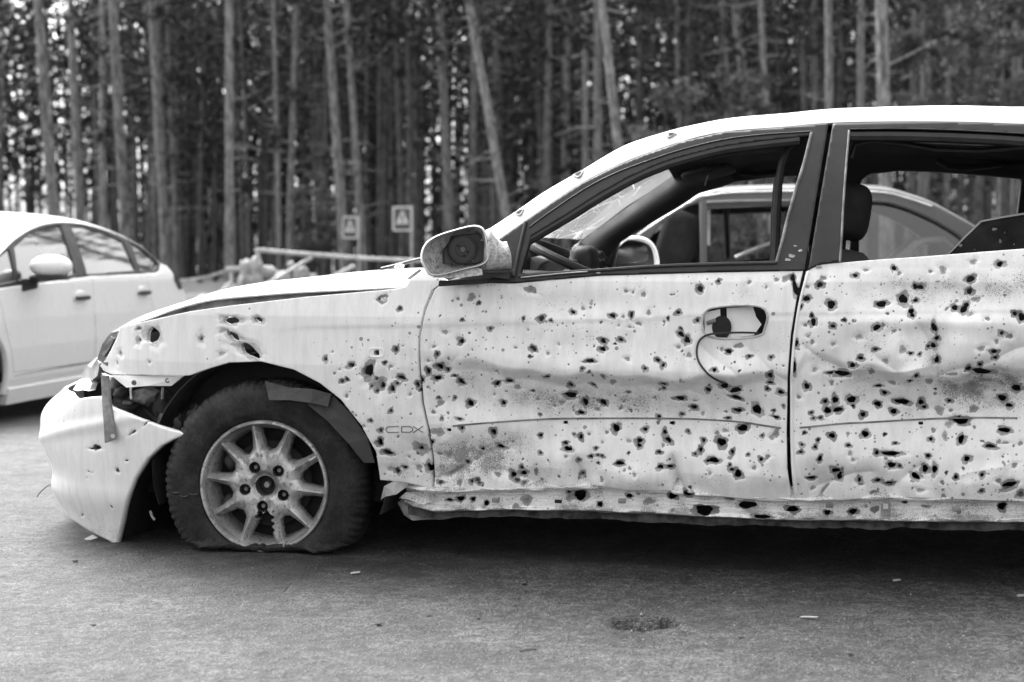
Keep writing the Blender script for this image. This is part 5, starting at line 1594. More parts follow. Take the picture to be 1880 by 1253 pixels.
# crushed lower corner of the wing and jacking flange
MB().add([w0(699, 918, .0), w0(705, 893, .03), w0(722, 884, .02), w0(750, 886, .02), w0(748, 893, .01), w0(728, 908, -.01), w0(708, 912, -.02)], [(0, 1, 6), (1, 2, 5, 6), (2, 3, 4, 5)]).build('torn_wing_corner', M['dirtymetal'], car, smooth=0)
o = MB().prism([w0(733, 915, .10), w0(745, 904, .10), w0(792, 903, .055), w0(798, 920, .06), w0(775, 927, .07), w0(752, 918, .09)], (0, .008, 0)).build('sill_end_plate', M['dpaint'], car, smooth=0)
o = MB().prism([w0(730, 924, .12), w0(738, 916, .12), w0(800, 934, .09), w0(842, 938, .085), w0(842, 950, .085), w0(800, 954, .09), w0(757, 956, .10), w0(742, 946, .11)], (0, .01, 0)).build('jacking_plate', M['dirtymetal'], car, smooth=0)
MB().lathe([(0, -.006), (.006, -.006), (.007, 0), (.012, 0), (.013, .004)], Matrix.Translation(w0(791, 914, .05)) @ Matrix.Rotation(R(90), 4, 'X'), 16).build('sill_bolt', M['inner'], car)
for x, y in ((910, 919), (1142, 920), (1523, 928), (1756, 935)):
    MB().box(w0(x, y, .046), (.022, .012, .014)).build('sill_clip', M['dirtymetal'], car, smooth=0, bevel=.002)
MB().box(w0(1025, 921, .044), (.020, .012, .009)).build('sill_slot', M['underside'], car, smooth=0)
o = MB().box(w0(1626, 935, .044), (.027, .010, .038)).build('sill_bracket', M['dirtymetal'], car, smooth=0, bevel=.002)
MB().box(w0(1626, 930, .037), (.014, .008, .014)).build('bracket_pad', M['inner'], o, smooth=0)

# ---------------------------------------------------------------- front wheel
wc = CAR.px(485, 893, .045)
n_w = np.array([-math.sin(R(8)), -math.cos(R(8)), 0]); n_c = Vector(CAR.E @ n_w).normalized()
xax = Vector((0, 0, 1)).cross(n_c).normalized()                   # to the right seen from outside
Mw = Matrix((( xax.x, 0, n_c.x, wc[0]), (xax.y, 0, n_c.y, wc[1]), (xax.z, 1, n_c.z, wc[2]), (0, 0, 0, 1)))
def tyre_mat():
    t = NT('perished_tyre_rubber')
    co = t.coord(); n = t.noise(co, 14, 6, .65); f2 = t.noise(co, 120, 3, .6)
    b = t.math('MULTIPLY', t.ramp(n, .38, .64, .006, .026), t.ramp(f2, .35, .65, .7, 1.35))
    t.set(base=b, rough=.75, spec=.35, normal=t.bump(t.math('ADD', t.math('MULTIPLY', n, .6), f2), .45, .004))
    return t.m
M['tyre'] = tyre_mat()
def alloy_mat():
    t = NT('corroded_alloy')
    co = t.coord(); n = t.noise(co, 22, 6, .68); sp = t.noise(co, 90, 4, .75); grime = t.noise(co, 7, 4, .6)
    b = t.ramp(grime, .38, .62, .40, .66)
    m = t.ramp(n, .50, .60)
    b = t.mix(t.math('MULTIPLY', m, .75), b, .13)
    b = t.mix(t.ramp(sp, .56, .64, 0, .8), b, .09)
    t.set(base=b, rough=t.mix(m, .38, .75), metal=t.mix(m, .55, .05), normal=t.bump(t.math('ADD', n, sp), .3, .003))
    return t.m
M['alloy'] = alloy_mat()
wheel = empty('wheel', (0, 0, 0), 0, car)
def make_tyre(parent, flat=True, Mx=Mw, R_=.338):
    k = R_ / .336
    prof = [(.205, -.012), (.2095, .002), (.214, .009), (.218, .0095), (.222, .012), (.236, .0175), (.240, .0165), (.262, .0205), (.266, .0192), (.280, .0185), (.284, .0165), (.296, .014), (.312, .004), (.324, -.008), (.332, -.022), (.336, -.045), (.3365, -.075), (.3365, -.105), (.336, -.135), (.331, -.158), (.320, -.178), (.290, -.194), (.250, -.196), (.210, -.18)]
    n = 420; m = len(prof)
    ph = np.arange(n) * 2 * math.pi / n
    V = np.zeros((m, n, 3))
    rs = np.random.RandomState(3)
    lug = ((ph * 84 / (2 * math.pi)) % 1)
    groove = ((lug < .26)).astype(float)
    tear = vnoise(ph * 5, ph * 0, 3.0, 4, 3)
    for i, (r, h) in enumerate(prof):
        rr = np.full(n, r * k)
        sh = 1.0 if .310 < r else 0.0
        if 12 <= i <= 20:
            rr = rr - groove * .0042 * (1.0 if i in (12, 13, 14, 15, 19, 20) else .5) - (i in (16, 18)) * .006
            rr = rr - .007 * np.clip(tear - .55, 0, 1) * 3
        rr = rr + (vnoise(ph * 8 + i, ph * 0 + i, 1.3, 6, 2) - .5) * .004
        V[i, :, 0] = rr * np.cos(ph); V[i, :, 1] = rr * np.sin(ph); V[i, :, 2] = h
    # rotate into the car, then let it sag on the road
    P = V.reshape(-1, 3)
    Q = np.array([tuple(Mx @ Vector(p)) for p in P])
    if flat:
        pen = np.clip(.030 - Q[:, 2], 0, None)
        nn = np.array(n_c)
        side_ = np.where((np.repeat([h for _, h in prof], n) > -.085), 1.0, -1.0)
        Q[:, 2] = np.where(pen > 0, np.maximum(.004, .030 - pen * .22), Q[:, 2])
        ang0 = np.tile(ph, m); dphi = np.abs((ang0 - R(270) + math.pi) % (2 * math.pi) - math.pi)
        bul = -.12 + 1.12 * sstep(R(16), R(44), dphi)
        Q += nn * (np.where(side_ > 0, bul, -1.0) * np.minimum(pen * .55, .045) * .9)[:, None]
        ang = np.tile(ph, m)
        # crumpled fold at the rear of the contact patch
        Q += nn * (.012 * np.exp(-((ang - R(305)) / .16) ** 2) * np.repeat([1.0 if h > -.03 else 0 for _, h in prof], n))[:, None]
        Q[:, 2] += (vnoise(ang * 9, ang * 0, 2.0, 8, 2) - .5) * .012 * (pen > 0)
        Q[:, 2] = np.maximum(Q[:, 2], .003)
    idx = np.arange(m * n).reshape(m, n); nx = np.roll(idx, -1, axis=1)
    Fq = np.stack([idx[:-1], nx[:-1], nx[1:], idx[1:]], -1).reshape(-1, 4)
    return mesh_obj('tyre', Q, Fq, M['tyre'], parent)
make_tyre(wheel)
def Tw(p): return tuple(Mw @ Vector(p))
rim = wheel
MB().lathe([(.190, -.030), (.194, -.012), (.196, .004), (.200, .010), (.206, .010), (.2095, .005), (.210, -.006), (.205, -.016)], Mw, 96).build('rim_lip', M['alloy'], rim, smooth=50)
MB().lathe([(.193, -.012), (.186, -.03), (.178, -.06), (.176, -.15)], Mw, 96).build('rim_barrel', M['alloy'], rim, smooth=50)
# ten-spoke face
def spokes():
    nr, npz = 60, 720
    r = np.linspace(.030, .196, nr); ph = np.arange(npz) * 2 * math.pi / npz
    gr, gp = np.meshgrid(r, ph, indexing='ij')
    off = R(101.7)
    d = (gp - off + math.pi / 10) % (math.pi / 5) - math.pi / 10
    arc = np.abs(d) * gr
    hw = .0158 + .0040 * sstep(.175, .196, gr) + .006 * sstep(.17, .11, gr) + .060 * sstep(.128, .088, gr) ** 1.2
    hub_lim = gr < .083
    inside = (arc < hw) | hub_lim
    lugs = [(R(119 - 72 * k), .066) for k in range(5)]
    for a, rr in lugs:
        x, y = rr * math.cos(a), rr * math.sin(a)
        inside &= np.hypot(gr * np.cos(gp) - x, gr * np.sin(gp) - y) > .0165
    # broken window at the foot of the wheel
    bx = gr * np.cos(gp); by = gr * np.sin(gp)
    brk = (np.abs(bx + .002) < .026 + .006 * np.sin(by * 300)) & (by < -.083 + .006 * np.sin(bx * 260)) & (by > -.150 + .004 * np.sin(bx * 300))
    inside &= ~(brk)
    q = np.clip(arc / np.maximum(hw, 1e-4), 0, 1)
    h = -.012 + .010 * sstep(.196, .06, gr) - .030 * sstep(.085, .03, gr) * 0
    ridge = np.where(gr > .070, -.024 * q ** 1.25 * sstep(.065, .125, gr), 0)
    h = h + ridge
    # flats running in towards the hub between the nuts
    lugd = (gp - R(119) + math.pi / 5) % (2 * math.pi / 5) - math.pi / 5
    h = h - .006 * np.exp(-(lugd * gr / .03) ** 2) * sstep(.10, .06, gr)
    h = h - .010 * sstep(.05, .035, gr)
    V = np.stack([gr * np.cos(gp), gr * np.sin(gp), h], -1)
    idx = np.arange(nr * npz).reshape(nr, npz); nx = np.roll(idx, -1, 1)
    ci = inside[:-1] & inside[1:] & np.roll(inside, -1, 1)[:-1] & np.roll(inside, -1, 1)[1:]
    Fq = np.stack([idx[:-1], nx[:-1], nx[1:], idx[1:]], -1)[ci]
    Vw = V.reshape(-1, 3)
    used = np.unique(Fq); mp = np.full(nr * npz, -1); mp[used] = np.arange(len(used)); Fq = mp[Fq]; Vw = Vw[used]
    E = np.concatenate([Fq[:, [0, 1]], Fq[:, [1, 2]], Fq[:, [2, 3]], Fq[:, [3, 0]]]); key = np.sort(E, 1); key = key[:, 0].astype(np.int64) * len(Vw) + key[:, 1]
    _, inv, c = np.unique(key, return_inverse=True, return_counts=True); B = E[c[inv] == 1]
    bv = np.unique(B); m2 = np.full(len(Vw), -1); m2[bv] = len(Vw) + np.arange(len(bv))
    low = Vw[bv].copy(); low[:, 2] -= .030
    Vw = np.vstack([Vw, low]); Fq = np.vstack([Fq, np.stack([B[:, 1], B[:, 0], m2[B[:, 0]], m2[B[:, 1]]], 1)])
    Q = np.array([Tw(p) for p in Vw])
    return mesh_obj('spoke_face', Q, Fq, M['alloy'], rim)
auto_smooth(spokes(), 50)
for k in range(5):
    a = R(119 - 72 * k); x, y = .066 * math.cos(a), .066 * math.sin(a)
    Mt = Mw @ Matrix.Translation((x, y, 0))
    MB().lathe([(.0175, -.003), (.0160, -.010), (.0155, -.034), (0, -.036)], Mt, 24).build('nut_well', M['dark'], rim)
    MB().lathe([(0, -.014), (.006, -.014), (.0088, -.019), (.0090, -.035)], Mt, 6).build('wheel_nut', M['dirtymetal'], rim, smooth=30)
MB().lathe([(.032, -.011), (.029, -.016), (.0285, -.055), (0, -.056)], Mw, 32).build('centre_bore', M['dark'], rim)
MB().lathe([(0, -.026), (.009, -.026), (.0115, -.030), (.0115, -.055)], Mw, 6).build('hub_nut', M['dirtymetal'], rim, smooth=30)
MB().lathe([(.05, -.055), (.135, -.060), (.138, -.064), (.138, -.085)], Mw, 64).build('brake_disc', M['underside'], wheel)  # disc and backing plate near-black: shade behind the spokes put into the colour
MB().lathe([(0, -.10), (.176, -.10)], Mw, 48).build('backing_plate', M['underside'], wheel)
for a in (150, 205):
    c = Mw @ Vector((.145 * math.cos(R(a)), .145 * math.sin(R(a)), -.052))
    blob('brake_caliper', c, (.022, .02, .03), M['dark'], a, wheel, .2, 2)
# tread shreds
for k, (x, y) in enumerate(((345, 912), (330, 905), (362, 908))):
    MB().tube([w0(x, y, .0), w0(x - 8, y + 1, -.004), w0(x - 16, y - 2, -.004)], [.004, .003, .001], 5).build('rubber_shred', M['rubber'], wheel)
MB().tube([w0(284, 955, .12), w0(279, 948, .12), w0(276, 938, .12)], .004, 5).build('brake_hose_end', M['inner'], car)
for (uu, vv) in ((2.67, .04), (-.02, CW - .05), (2.67, CW - .05)):                # the other wheels, plain copies of the same build
    r2 = empty('wheel', (0, 0, 0), 0, car)
    d = 1 if vv < .5 else -1
    M2 = Matrix(((1, 0, 0, uu), (0, 0, -d, vv), (0, 1 * 1.0, 0, .305), (0, 0, 0, 1)))
    make_tyre(r2, False, M2, .305)
    MB().lathe([(.0, -.03), (.12, -.02), (.19, -.012), (.205, .006)], M2, 48).build('rim', M['alloy'], r2)
# ---------------------------------------------------------------- broken door mirror
def mpt(x, y, dv=0.0):
    p = CAR.px(x, y, -.10)
    for _ in range(3):
        p = CAR.px(x, y, -.10 + .42 * (p[0] - .655) + dv)
    return np.array(p)
zo = [(105, 620), (130, 520), (200, 420), (350, 330), (600, 250), (800, 200), (900, 195), (980, 225), (1020, 290), (1050, 420), (1065, 540), (1075, 640), (1045, 712), (950, 770), (700, 830), (450, 893), (320, 912), (220, 890), (150, 790), (110, 700)]
ring_px = smooth_curve([(760 + x / 7.833, 390 + y / 7.833) for x, y in zo + zo[:1]], 73)[:-1]
ringP = np.array([mpt(x, y) for x, y in ring_px]); rc = ringP.mean(0)
inward = np.array([-.28, .96, 0.0])
mirr = empty('door_mirror', (0, 0, 0), 0, car)
def mirror_mat():
    t = NT('scuffed_mirror_shell')
    co = t.coord(); n = t.noise(co, 55, 5, .7); f2 = t.noise(co, 260, 3, .7)
    b = t.ramp(t.math('ADD', t.math('MULTIPLY', n, .6), t.math('MULTIPLY', f2, .5)), .48, .68, .62, .16)
    t.set(base=b, rough=.55, normal=t.bump(f2, .3, .002))
    return t.m
M['mshell'] = mirror_mat()
def rings(name, spec, mat, parent, cap=False):
    V = []; n = len(ringP)
    for sc, dep, dz in spec:
        for p in ringP:
            V.append(rc + (p - rc) * sc + inward * dep + np.array([0, 0, dz]))
    F = []
    for i in range(len(spec) - 1):
        for k in range(n):
            k2 = (k + 1) % n
            F.append((i * n + k, i * n + k2, (i + 1) * n + k2, (i + 1) * n + k))
    if cap: F.append(tuple((len(spec) - 1) * n + k for k in range(n)))
    return mesh_obj(name, V, F, mat, parent)
rings('mirror_shell', [(.965, .000, 0), (.985, -.003, 0), (1.0, .000, 0), (1.03, .02, 0), (1.02, .05, 0), (.90, .085, -.004), (.65, .105, -.006), (.3, .112, -.006)], M['mshell'], mirr, True)
rings('mirror_rim', [(.955, .004, 0), (.958, -.004, 0), (.975, -.0065, 0), (.995, -.004, 0), (1.004, .004, 0)], M['wpaint'], mirr)
rings('mirror_bowl', [(.955, .002, 0), (.93, .02, 0), (.88, .045, 0), (.72, .065, 0), (.4, .072, 0)], M['mshell'], mirr, True)
mz = lambda zx, zy, dv: tuple(mpt(760 + zx / 7.833, 390 + zy / 7.833, dv))
MB().prism([mz(435, 545, .040), mz(520, 440, .045), mz(560, 340, .045), mz(900, 300, .045), mz(1005, 340, .04), mz(1045, 560, .03), mz(1040, 690, .03), mz(880, 740, .03), mz(440, 745, .035)], (-.01, .012, 0)).build('mirror_carrier', M['plastic'], mirr, smooth=0, bevel=.002)
mcen = Vector(mz(700, 535, .022)); nface = Vector((.39, -.92, 0)).normalized(); mx = Vector((0, 0, 1)).cross(nface).normalized() * 1.0
Mm = Matrix(((mx.x, 0, nface.x, mcen.x), (mx.y, 0, nface.y, mcen.y), (mx.z, 1, nface.z, mcen.z), (0, 0, 0, 1)))
MB().lathe([(0, -.001), (.012, -.001), (.013, .001), (.020, .001), (.021, -.001), (.036, -.001), (.0375, .0015), (.040, .0015), (.042, -.002), (.042, -.016)], Mm, 48).build('mirror_motor', M['frame'], mirr)
for a, r in ((140, .017), (-25, .016), (-75, .019)):
    MB().lathe([(0, .0012), (.0040, .0012), (.0042, 0)], Mm @ Matrix.Translation((r * math.cos(R(a)), r * math.sin(R(a)), .001)), 14).build('motor_hole', M['underside'], mirr)
MB().lathe([(.0025, .003), (.0058, .003), (.0062, 0)], Mm, 18).build('motor_boss', M['dirtymetal'], mirr)
for zx, zy in ((1020, 655), (838, 690), (975, 400), (450, 440)):
    MB().lathe([(0, -.002), (.003, -.002), (.0032, .002)], Matrix.Translation(mz(zx, zy, .026)) @ Matrix.Rotation(R(90), 4, 'X'), 10).build('mirror_screw', M['galv'], mirr)
# neck, skirt and base
nk = [(1025, 270), (1065, 340), (1110, 400), (1160, 470), (1240, 517), (1330, 512), (1352, 570), (1372, 660), (1385, 735)]
nb = [(1030, 720), (1045, 716), (1070, 700), (1110, 690), (1150, 700), (1200, 712), (1260, 730), (1330, 738), (1384, 742)]
n0 = [mpt(760 + x / 7.833, 390 + y / 7.833, .02) + np.array([0, .01 * i, 0]) for i, (x, y) in enumerate(nk)]
V = []; F = []
na = smooth_curve([(1022, 262), (1070, 345), (1160, 460), (1245, 516), (1330, 510)], 14); nb_ = smooth_curve([(990, 800), (1060, 782), (1150, 770), (1270, 745), (1385, 738)], 14)
for i, (a, b) in enumerate(zip(na, nb_)):
    for j in range(9):
        q = j / 8; x = a[0] * (1 - q) + b[0] * q; y = a[1] * (1 - q) + b[1] * q
        dv = .012 + .03 * (i / 13) + .045 * (2 * q - 1) ** 2 * .8
        V.append(mpt(760 + x / 7.833, 390 + y / 7.833, dv))
for i in range(13):
    for j in range(8): F.append((i * 9 + j, i * 9 + j + 1, (i + 1) * 9 + j + 1, (i + 1) * 9 + j))
o = mesh_obj('mirror_neck', V, F, M['mshell'], mirr); md = o.modifiers.new('thick', 'SOLIDIFY'); md.thickness = .02; md.offset = 1
MB().strip([mz(250, 935, .01), mz(420, 950, .005), mz(620, 945, .0), mz(800, 925, .0), mz(990, 903, .0)], [mz(330, 912, .012), mz(460, 893, .01), mz(700, 838, .01), mz(880, 795, .01), mz(975, 815, .01)], (-.01, .03, 0)).build('mirror_skirt', M['mshell'], mirr, smooth=40)
MB().prism([mz(1000, 835, .03), mz(1385, 835, .06), mz(1380, 975, .06), mz(1180, 945, .05), mz(1010, 880, .03)], (-.01, .06, 0)).build('mirror_base', M['plastic'], mirr, smooth=0, bevel=.003)
MB().tube([mz(995, 850, .015), mz(1385, 850, .045)], .004, 6).build('base_ridge', M['frame'], mirr)
MB().prism([mz(360, 985, .10), mz(1000, 960, .10), mz(1400, 900, .10), mz(1420, 1000, .10), mz(350, 1070, .10)], (0, .03, 0)).build('mirror_foot', M['plastic'], mirr, smooth=0)

# ---------------------------------------------------------------- cabin seen through the empty windows
far_f_px = [(1122, 494), (1134, 445), (1196, 407), (1241, 380), (1281, 354), (1321, 343), (1348, 333), (1415, 325), (1462, 322), (1448, 472), (1300, 483)]
far_r_px = [(1577, 478), (1577, 345), (1582, 330), (1595, 319), (1650, 313), (1720, 315), (1800, 321), (1877, 328), (1868, 400), (1862, 476)]
G = lambda pts, f: inv_px(CAR, f, (.3, 3.0), (.6, 1.5), pts)
FW1, FW2 = G(far_f_px, far_in), G(far_r_px, far_in)
# top edge of the far inner side follows the roof
def roof_w(u): return np.interp(u, np.r_[A3[:, 0], rs_u], np.r_[A3[:, 2], edge_w]) if True else 0
tops_ = [(u, float(np.interp(u, L3[:, 0], L3[:, 2], right=1.28)) - .0) for u in np.linspace(.62, 2.95, 40)]
far_poly = [(.60, .35), (.60, .86)] + tops_ + [(2.95, .35)]
patch('inner_side_panel', far_in, np.arange(.58, 2.98, .012), np.arange(.33, 1.40, .012), M['trim'], car, include=np.array(far_poly), exclude=[FW1, FW2], lip=(0, .05, 0))
far_poly2 = [(-.6, .20), (-.6, .70), (.4, .82), (.60, .86)] + tops_ + [(3.6, .90), (3.6, .20)]
arch1 = [(-.02 + .36 * math.cos(a), .25 + .36 * math.sin(a)) for a in np.linspace(0, 2 * math.pi, 40)]; arch2 = [(2.67 + .36 * math.cos(a), .27 + .36 * math.sin(a)) for a in np.linspace(0, 2 * math.pi, 40)]
patch('body_side', far_out, np.arange(-.62, 3.62, .014), np.arange(.18, 1.40, .014), M['wpaint'], car, include=np.array(far_poly2), exclude=[FW1, FW2, arch1, arch2], flip=True)
# rear quarter on the near side, boot
rear_poly = [(2.43, .22), (2.41, .95)] + [(u, float(np.interp(u, [2.4, 3.0, 3.2], [1.31, 1.24, .98]))) for u in np.linspace(2.75, 3.2, 8)] + [(3.68, .93), (3.72, .55), (3.66, .25)]
patch('rear_quarter', flank0, np.arange(2.38, 3.74, .014), np.arange(.2, 1.36, .014), M['wpaint'], car, include=np.array(rear_poly), exclude=[arch2])
MB().prism([(3.0, .28, 1.25), (3.25, .2, .97), (3.70, .16, .93), (3.74, .16, .30), (3.68, .2, .25), (2.9, .2, .25), (2.9, .28, .95)], (0, CW - .5, 0)).build('boot', M['wpaint'], car, smooth=0, bevel=.01)
# far pillar lining: broad rounded trim
ua = smooth_curve([(1040, 468), (1085, 430), (1130, 397), (1169, 369), (1223, 331), (1262, 304), (1300, 286)], 30)
la = smooth_curve([(1105, 497), (1137, 447), (1196, 409), (1241, 382), (1281, 356), (1321, 344), (1350, 333)], 30)
V = []; F = []
for i in range(30):
    for j in range(9):
        q = j / 8; x = ua[i][0] * (1 - q) + la[i][0] * q; y = ua[i][1] * (1 - q) + la[i][1] * q
        V.append(CAR.px(x, y, 1.46 + .04 * i / 30 * -1 - .05 * math.sin(math.pi * q)))
for i in range(29):
    for j in range(8): F.append((i * 9 + j, (i + 1) * 9 + j, (i + 1) * 9 + j + 1, i * 9 + j + 1))
mesh_obj('pillar_trim', V, F, M['trim'], car)
# sun visors, grab handles, torn lining strips
def softbox(name, c, s, mat, parent, e=.6, rot=None, nn=(20, 14)):
    V = []; F = []
    a_, b_ = nn
    sg = lambda x, p: math.copysign(abs(x) ** p, x)
    for i in range(b_ + 1):
        la_ = -math.pi / 2 + math.pi * i / b_
        for j in range(a_):
            lo = 2 * math.pi * j / a_
            p = Vector((s[0] * sg(math.cos(la_), e) * sg(math.cos(lo), e), s[1] * sg(math.cos(la_), e) * sg(math.sin(lo), e), s[2] * sg(math.sin(la_), e)))
            if rot is not None: p = rot @ p
            V.append(Vector(c) + p)
    for i in range(b_):
        for j in range(a_):
            F.append((i * a_ + j, i * a_ + (j + 1) % a_, (i + 1) * a_ + (j + 1) % a_, (i + 1) * a_ + j))
    return mesh_obj(name, V, F, mat, parent)
softbox('sun_visor', CAR.px(1302, 318, 1.05), (.09, .20, .012), M['trim'], car, .5, Matrix.Rotation(R(-12), 3, 'Y'))
softbox('sun_visor', CAR.px(1250, 285, .55), (.09, .20, .012), M['trim'], car, .5, Matrix.Rotation(R(-12), 3, 'Y'))
MB().tube([w0(1722, 296, 1.38), w0(1740, 306, 1.36), w0(1770, 309, 1.36), w0(1800, 307, 1.36), w0(1838, 302, 1.38)], .010, 8).build('grab_handle', M['plastic'], car)
MB().tube([w0(1360, 318, 1.36), w0(1385, 321, 1.36), w0(1430, 316, 1.38)], .010, 8).build('grab_handle', M['plastic'], car)
MB().tube([w0(1562, 290, .30), w0(1570, 266, .30), w0(1600, 259, .30), w0(1660, 265, .30), w0(1720, 275, .30), w0(1800, 277, .30), w0(1880, 270, .30)], .009, 8).build('sagging_seal', M['rubber'], car)
MB().strip([w0(1655, 261, .31), w0(1720, 265, .31), w0(1790, 268, .31), w0(1850, 267, .31)], [w0(1660, 257, .31), w0(1720, 258, .31), w0(1790, 259, .31), w0(1850, 265, .31)], (0, .004, 0)).build('bare_roof_strip', M['inner'], car, smooth=0)
MB().tube([w0(1300, 322, 1.0), w0(1297, 330, 1.0), w0(1294, 341, 1.0)], .003, 5).build('torn_thread', M['inner'], car)
MB().tube([w0(1462, 262, .27), w0(1447, 275, .27), w0(1436, 300, .27), w0(1429, 340, .27), w0(1426, 400, .27), w0(1424, 450, .27), w0(1422, 482, .26)], .0125, 8).build('hanging_seal', M['rubber'], car)
MB().tube([w0(1425, 330, .28), w0(1420, 390, .28), w0(1418, 480, .28)], .008, 8).build('hanging_seal', M['rubber'], car)
# near inner pillar lining behind the seal
MB().strip([w0(1120, 352, .22), w0(1180, 325, .25), w0(1243, 304, .28), w0(1340, 287, .30), w0(1450, 277, .31)], [w0(1100, 345, .20), w0(1170, 310, .23), w0(1240, 288, .26), w0(1340, 268, .28), w0(1450, 256, .29)], (0, .02, .02)).build('roof_rail_trim', M['trim'], car, smooth=40)
# dashboard with the instrument hood
MB().prism([(.60, .16, .60), (.60, .16, .88), (.70, .16, .895), (.82, .16, .885), (.90, .16, .84), (.95, .16, .60)], (0, CW - .32, 0)).build('dashboard', M['trim'], car, smooth=0, bevel=.02)
M['dusty'] = simple('dust_covered_plastic', .30, .8, .35, 18, bump=.3)
V = []; F = []
ao = smooth_curve([(958, 512), (962, 487), (975, 474), (1000, 468), (1022, 473), (1036, 486), (1043, 505)], 20); ai = smooth_curve([(984, 514), (986, 498), (994, 487), (1008, 482), (1022, 485), (1034, 494), (1039, 506)], 20)
for i in range(20):
    o_ = CAR.px(ao[i][0] - 6, ao[i][1] + 2, .46); m_ = CAR.px(ai[i][0] - 1, ai[i][1] - 4, .44); n_ = CAR.px(ai[i][0], ai[i][1], .445)
    V += [o_ + np.array([-.10, 0.0, -.02]), o_, m_, n_, n_ + np.array([-.12, .02, 0])]
for i in range(19):
    for j in range(4): F.append((i * 5 + j, (i + 1) * 5 + j, (i + 1) * 5 + j + 1, i * 5 + j + 1))
mesh_obj('instrument_hood', V, F, M['dusty'], car)
MB().box(CAR.px(1010, 505, .47) + np.array([-.10, 0, -.02]), (.02, .30, .10)).build('instrument_panel', M['underside'], car, smooth=0)
# steering wheel
sw = empty('steering_wheel', (0, 0, 0), 0, car)
T_ = CAR.px(972, 443, .50); t_ = Vector((-.915, 0, .403)); C_ = Vector(T_) - t_ * .185; e_ = Vector((0, 1, 0))
MB().tube([C_ + (e_ * math.cos(a) + t_ * math.sin(a)) * .185 for a in np.linspace(0, 2 * math.pi, 49)], .0145, 10, cap=False).build('steering_rim', M['plastic'], sw)
softbox('steering_hub', C_ + Vector((.02, 0, 0)), (.04, .07, .06), M['plastic'], sw)
for a in (0, 180, 270):
    MB().tube([C_, C_ + (e_ * math.cos(R(a)) + t_ * math.sin(R(a))) * .18], .014, 8).build('steering_spoke', M['plastic'], sw)
blob('burst_airbag', CAR.px(1066, 478, .66), (.035, .06, .065), M['dusty'], 51, car, .35, 4, 1.5)
blob('burst_airbag', CAR.px(1095, 487, .70), (.04, .06, .05), M['fabric'], 52, car, .35, 4, 1.5)
# front seats
def front_seat(du, dv, lab=None):
    st = empty('front_seat', (du, dv, 0), 0, car)
    hcen = CAR.px(1563, 391, .52)
    softbox('headrest', hcen, (.060, .14, .090), M['fabric'], st, .62, Matrix.Rotation(R(8), 3, 'Y'))
    for d in (-.05, .05):
        MB().tube([(hcen[0] - .005, hcen[1] + d, hcen[2] - .05), (hcen[0] - .012, hcen[1] + d, hcen[2] - .20)], .0075, 8).build('headrest_post', M['chrome'], st)
    softbox('backrest', (hcen[0] - .06, hcen[1], .63), (.085, .25, .33), M['trim'], st, .45, Matrix.Rotation(R(10), 3, 'Y'))
    softbox('seat_cushion', (hcen[0] - .36, hcen[1], .42), (.27, .25, .09), M['fabric'], st, .5)
front_seat(0, 0); front_seat(-.16, .70)
softbox('rear_seat', (2.50, .89, .66), (.12, .66, .32), M['fabric'], car, .4)
# bent black panel standing up inside the rear door, pierced
def plate_f(s, t, d=0): return np.stack([s, .33 + .10 * (t - .95) + 0 * s + d, t], -1)
pp = [(1736, 474), (1803, 406), (1880, 393), (1990, 376), (1990, 474)]
PP = inv_px(CAR, plate_f, (1.8, 2.6), (.8, 1.2), pp)
ph = []
for k, (x, y, a, b) in enumerate(((1826, 421, 5, 2.5), (1837, 443, 2.5, 4), (1764, 451, 3, 3), (1845, 427, 2, 2), (1790, 458, 1.6, 1.6), (1862, 449, 1.6, 1.6), (1798, 410, 4, 3), (1782, 412, 3, 2))):
    q = inv_px(CAR, plate_f, (1.8, 2.6), (.8, 1.2), [(x, y)])[0]
    ph.append(Hole(q[0], q[1], a / 600, b / 600, 0, .003, 1.3, .5, 900 + k))
patch('bent_inner_panel', plate_f, *span(PP, .003), M['underside'], car, include=PP, holes=ph, lip=(0, .006, 0))
e = [CAR.px(x, y, .335) for x, y in ((1738, 471), (1770, 437), (1801, 407), (1840, 399.5), (1880, 393), (1990, 376))]
MB().tube([tuple(p) for p in e], .0035, 6).build('panel_edge', M['galv'], car)
# far door mirror with its glass
fm = empty('door_mirror', (0, 0, 0), 0, car)
fo = smooth_curve([(1120, 500), (1126, 470), (1136, 450), (1152, 438), (1175, 437), (1192, 444), (1203, 458), (1208, 478), (1209, 500)], 25)
def fpt(x, y, d=0): 
    p = CAR.px(x, y, 1.84)
    return CAR.px(x, y, 1.84 + .55 * (p[0] - .93) + d)
V = []; F = []
fc = np.array([1166, 486])
for sc, d in ((.93, .0), (.93, -.004), (1.0, -.005), (1.06, .015), (1.0, .06), (.7, .10)):
    for x, y in fo:
        V.append(fpt(fc[0] + (x - fc[0]) * sc, fc[1] + (y - fc[1]) * sc, d))
n = len(fo)
for i in range(5):
    for k in range(n - 1): F.append((i * n + k, i * n + k + 1, (i + 1) * n + k + 1, (i + 1) * n + k))
mesh_obj('mirror_shell', V, F, M['wpaint'], fm)
gl = smooth_curve([(1130, 484), (1133, 462), (1140, 450), (1155, 444), (1180, 447), (1188, 458), (1189, 478), (1170, 483)], 25)
g3 = [fpt(x, y, .008) for x, y in gl]
gc = np.mean(g3, 0)
# tilt the glass so that it shows the wood on the other side of the road
MB().prism([tuple(p) for p in g3], (-.002, .004, 0)).build('mirror_glass', M['mirror'], fm, smooth=0)
MB().prism([tuple(fpt(x, y, .016)) for x, y in smooth_curve([(1122, 498), (1128, 462), (1140, 445), (1158, 441), (1190, 449), (1200, 470), (1202, 498)], 20)], (-.002, .004, 0)).build('mirror_carrier', M['plastic'], fm, smooth=0)
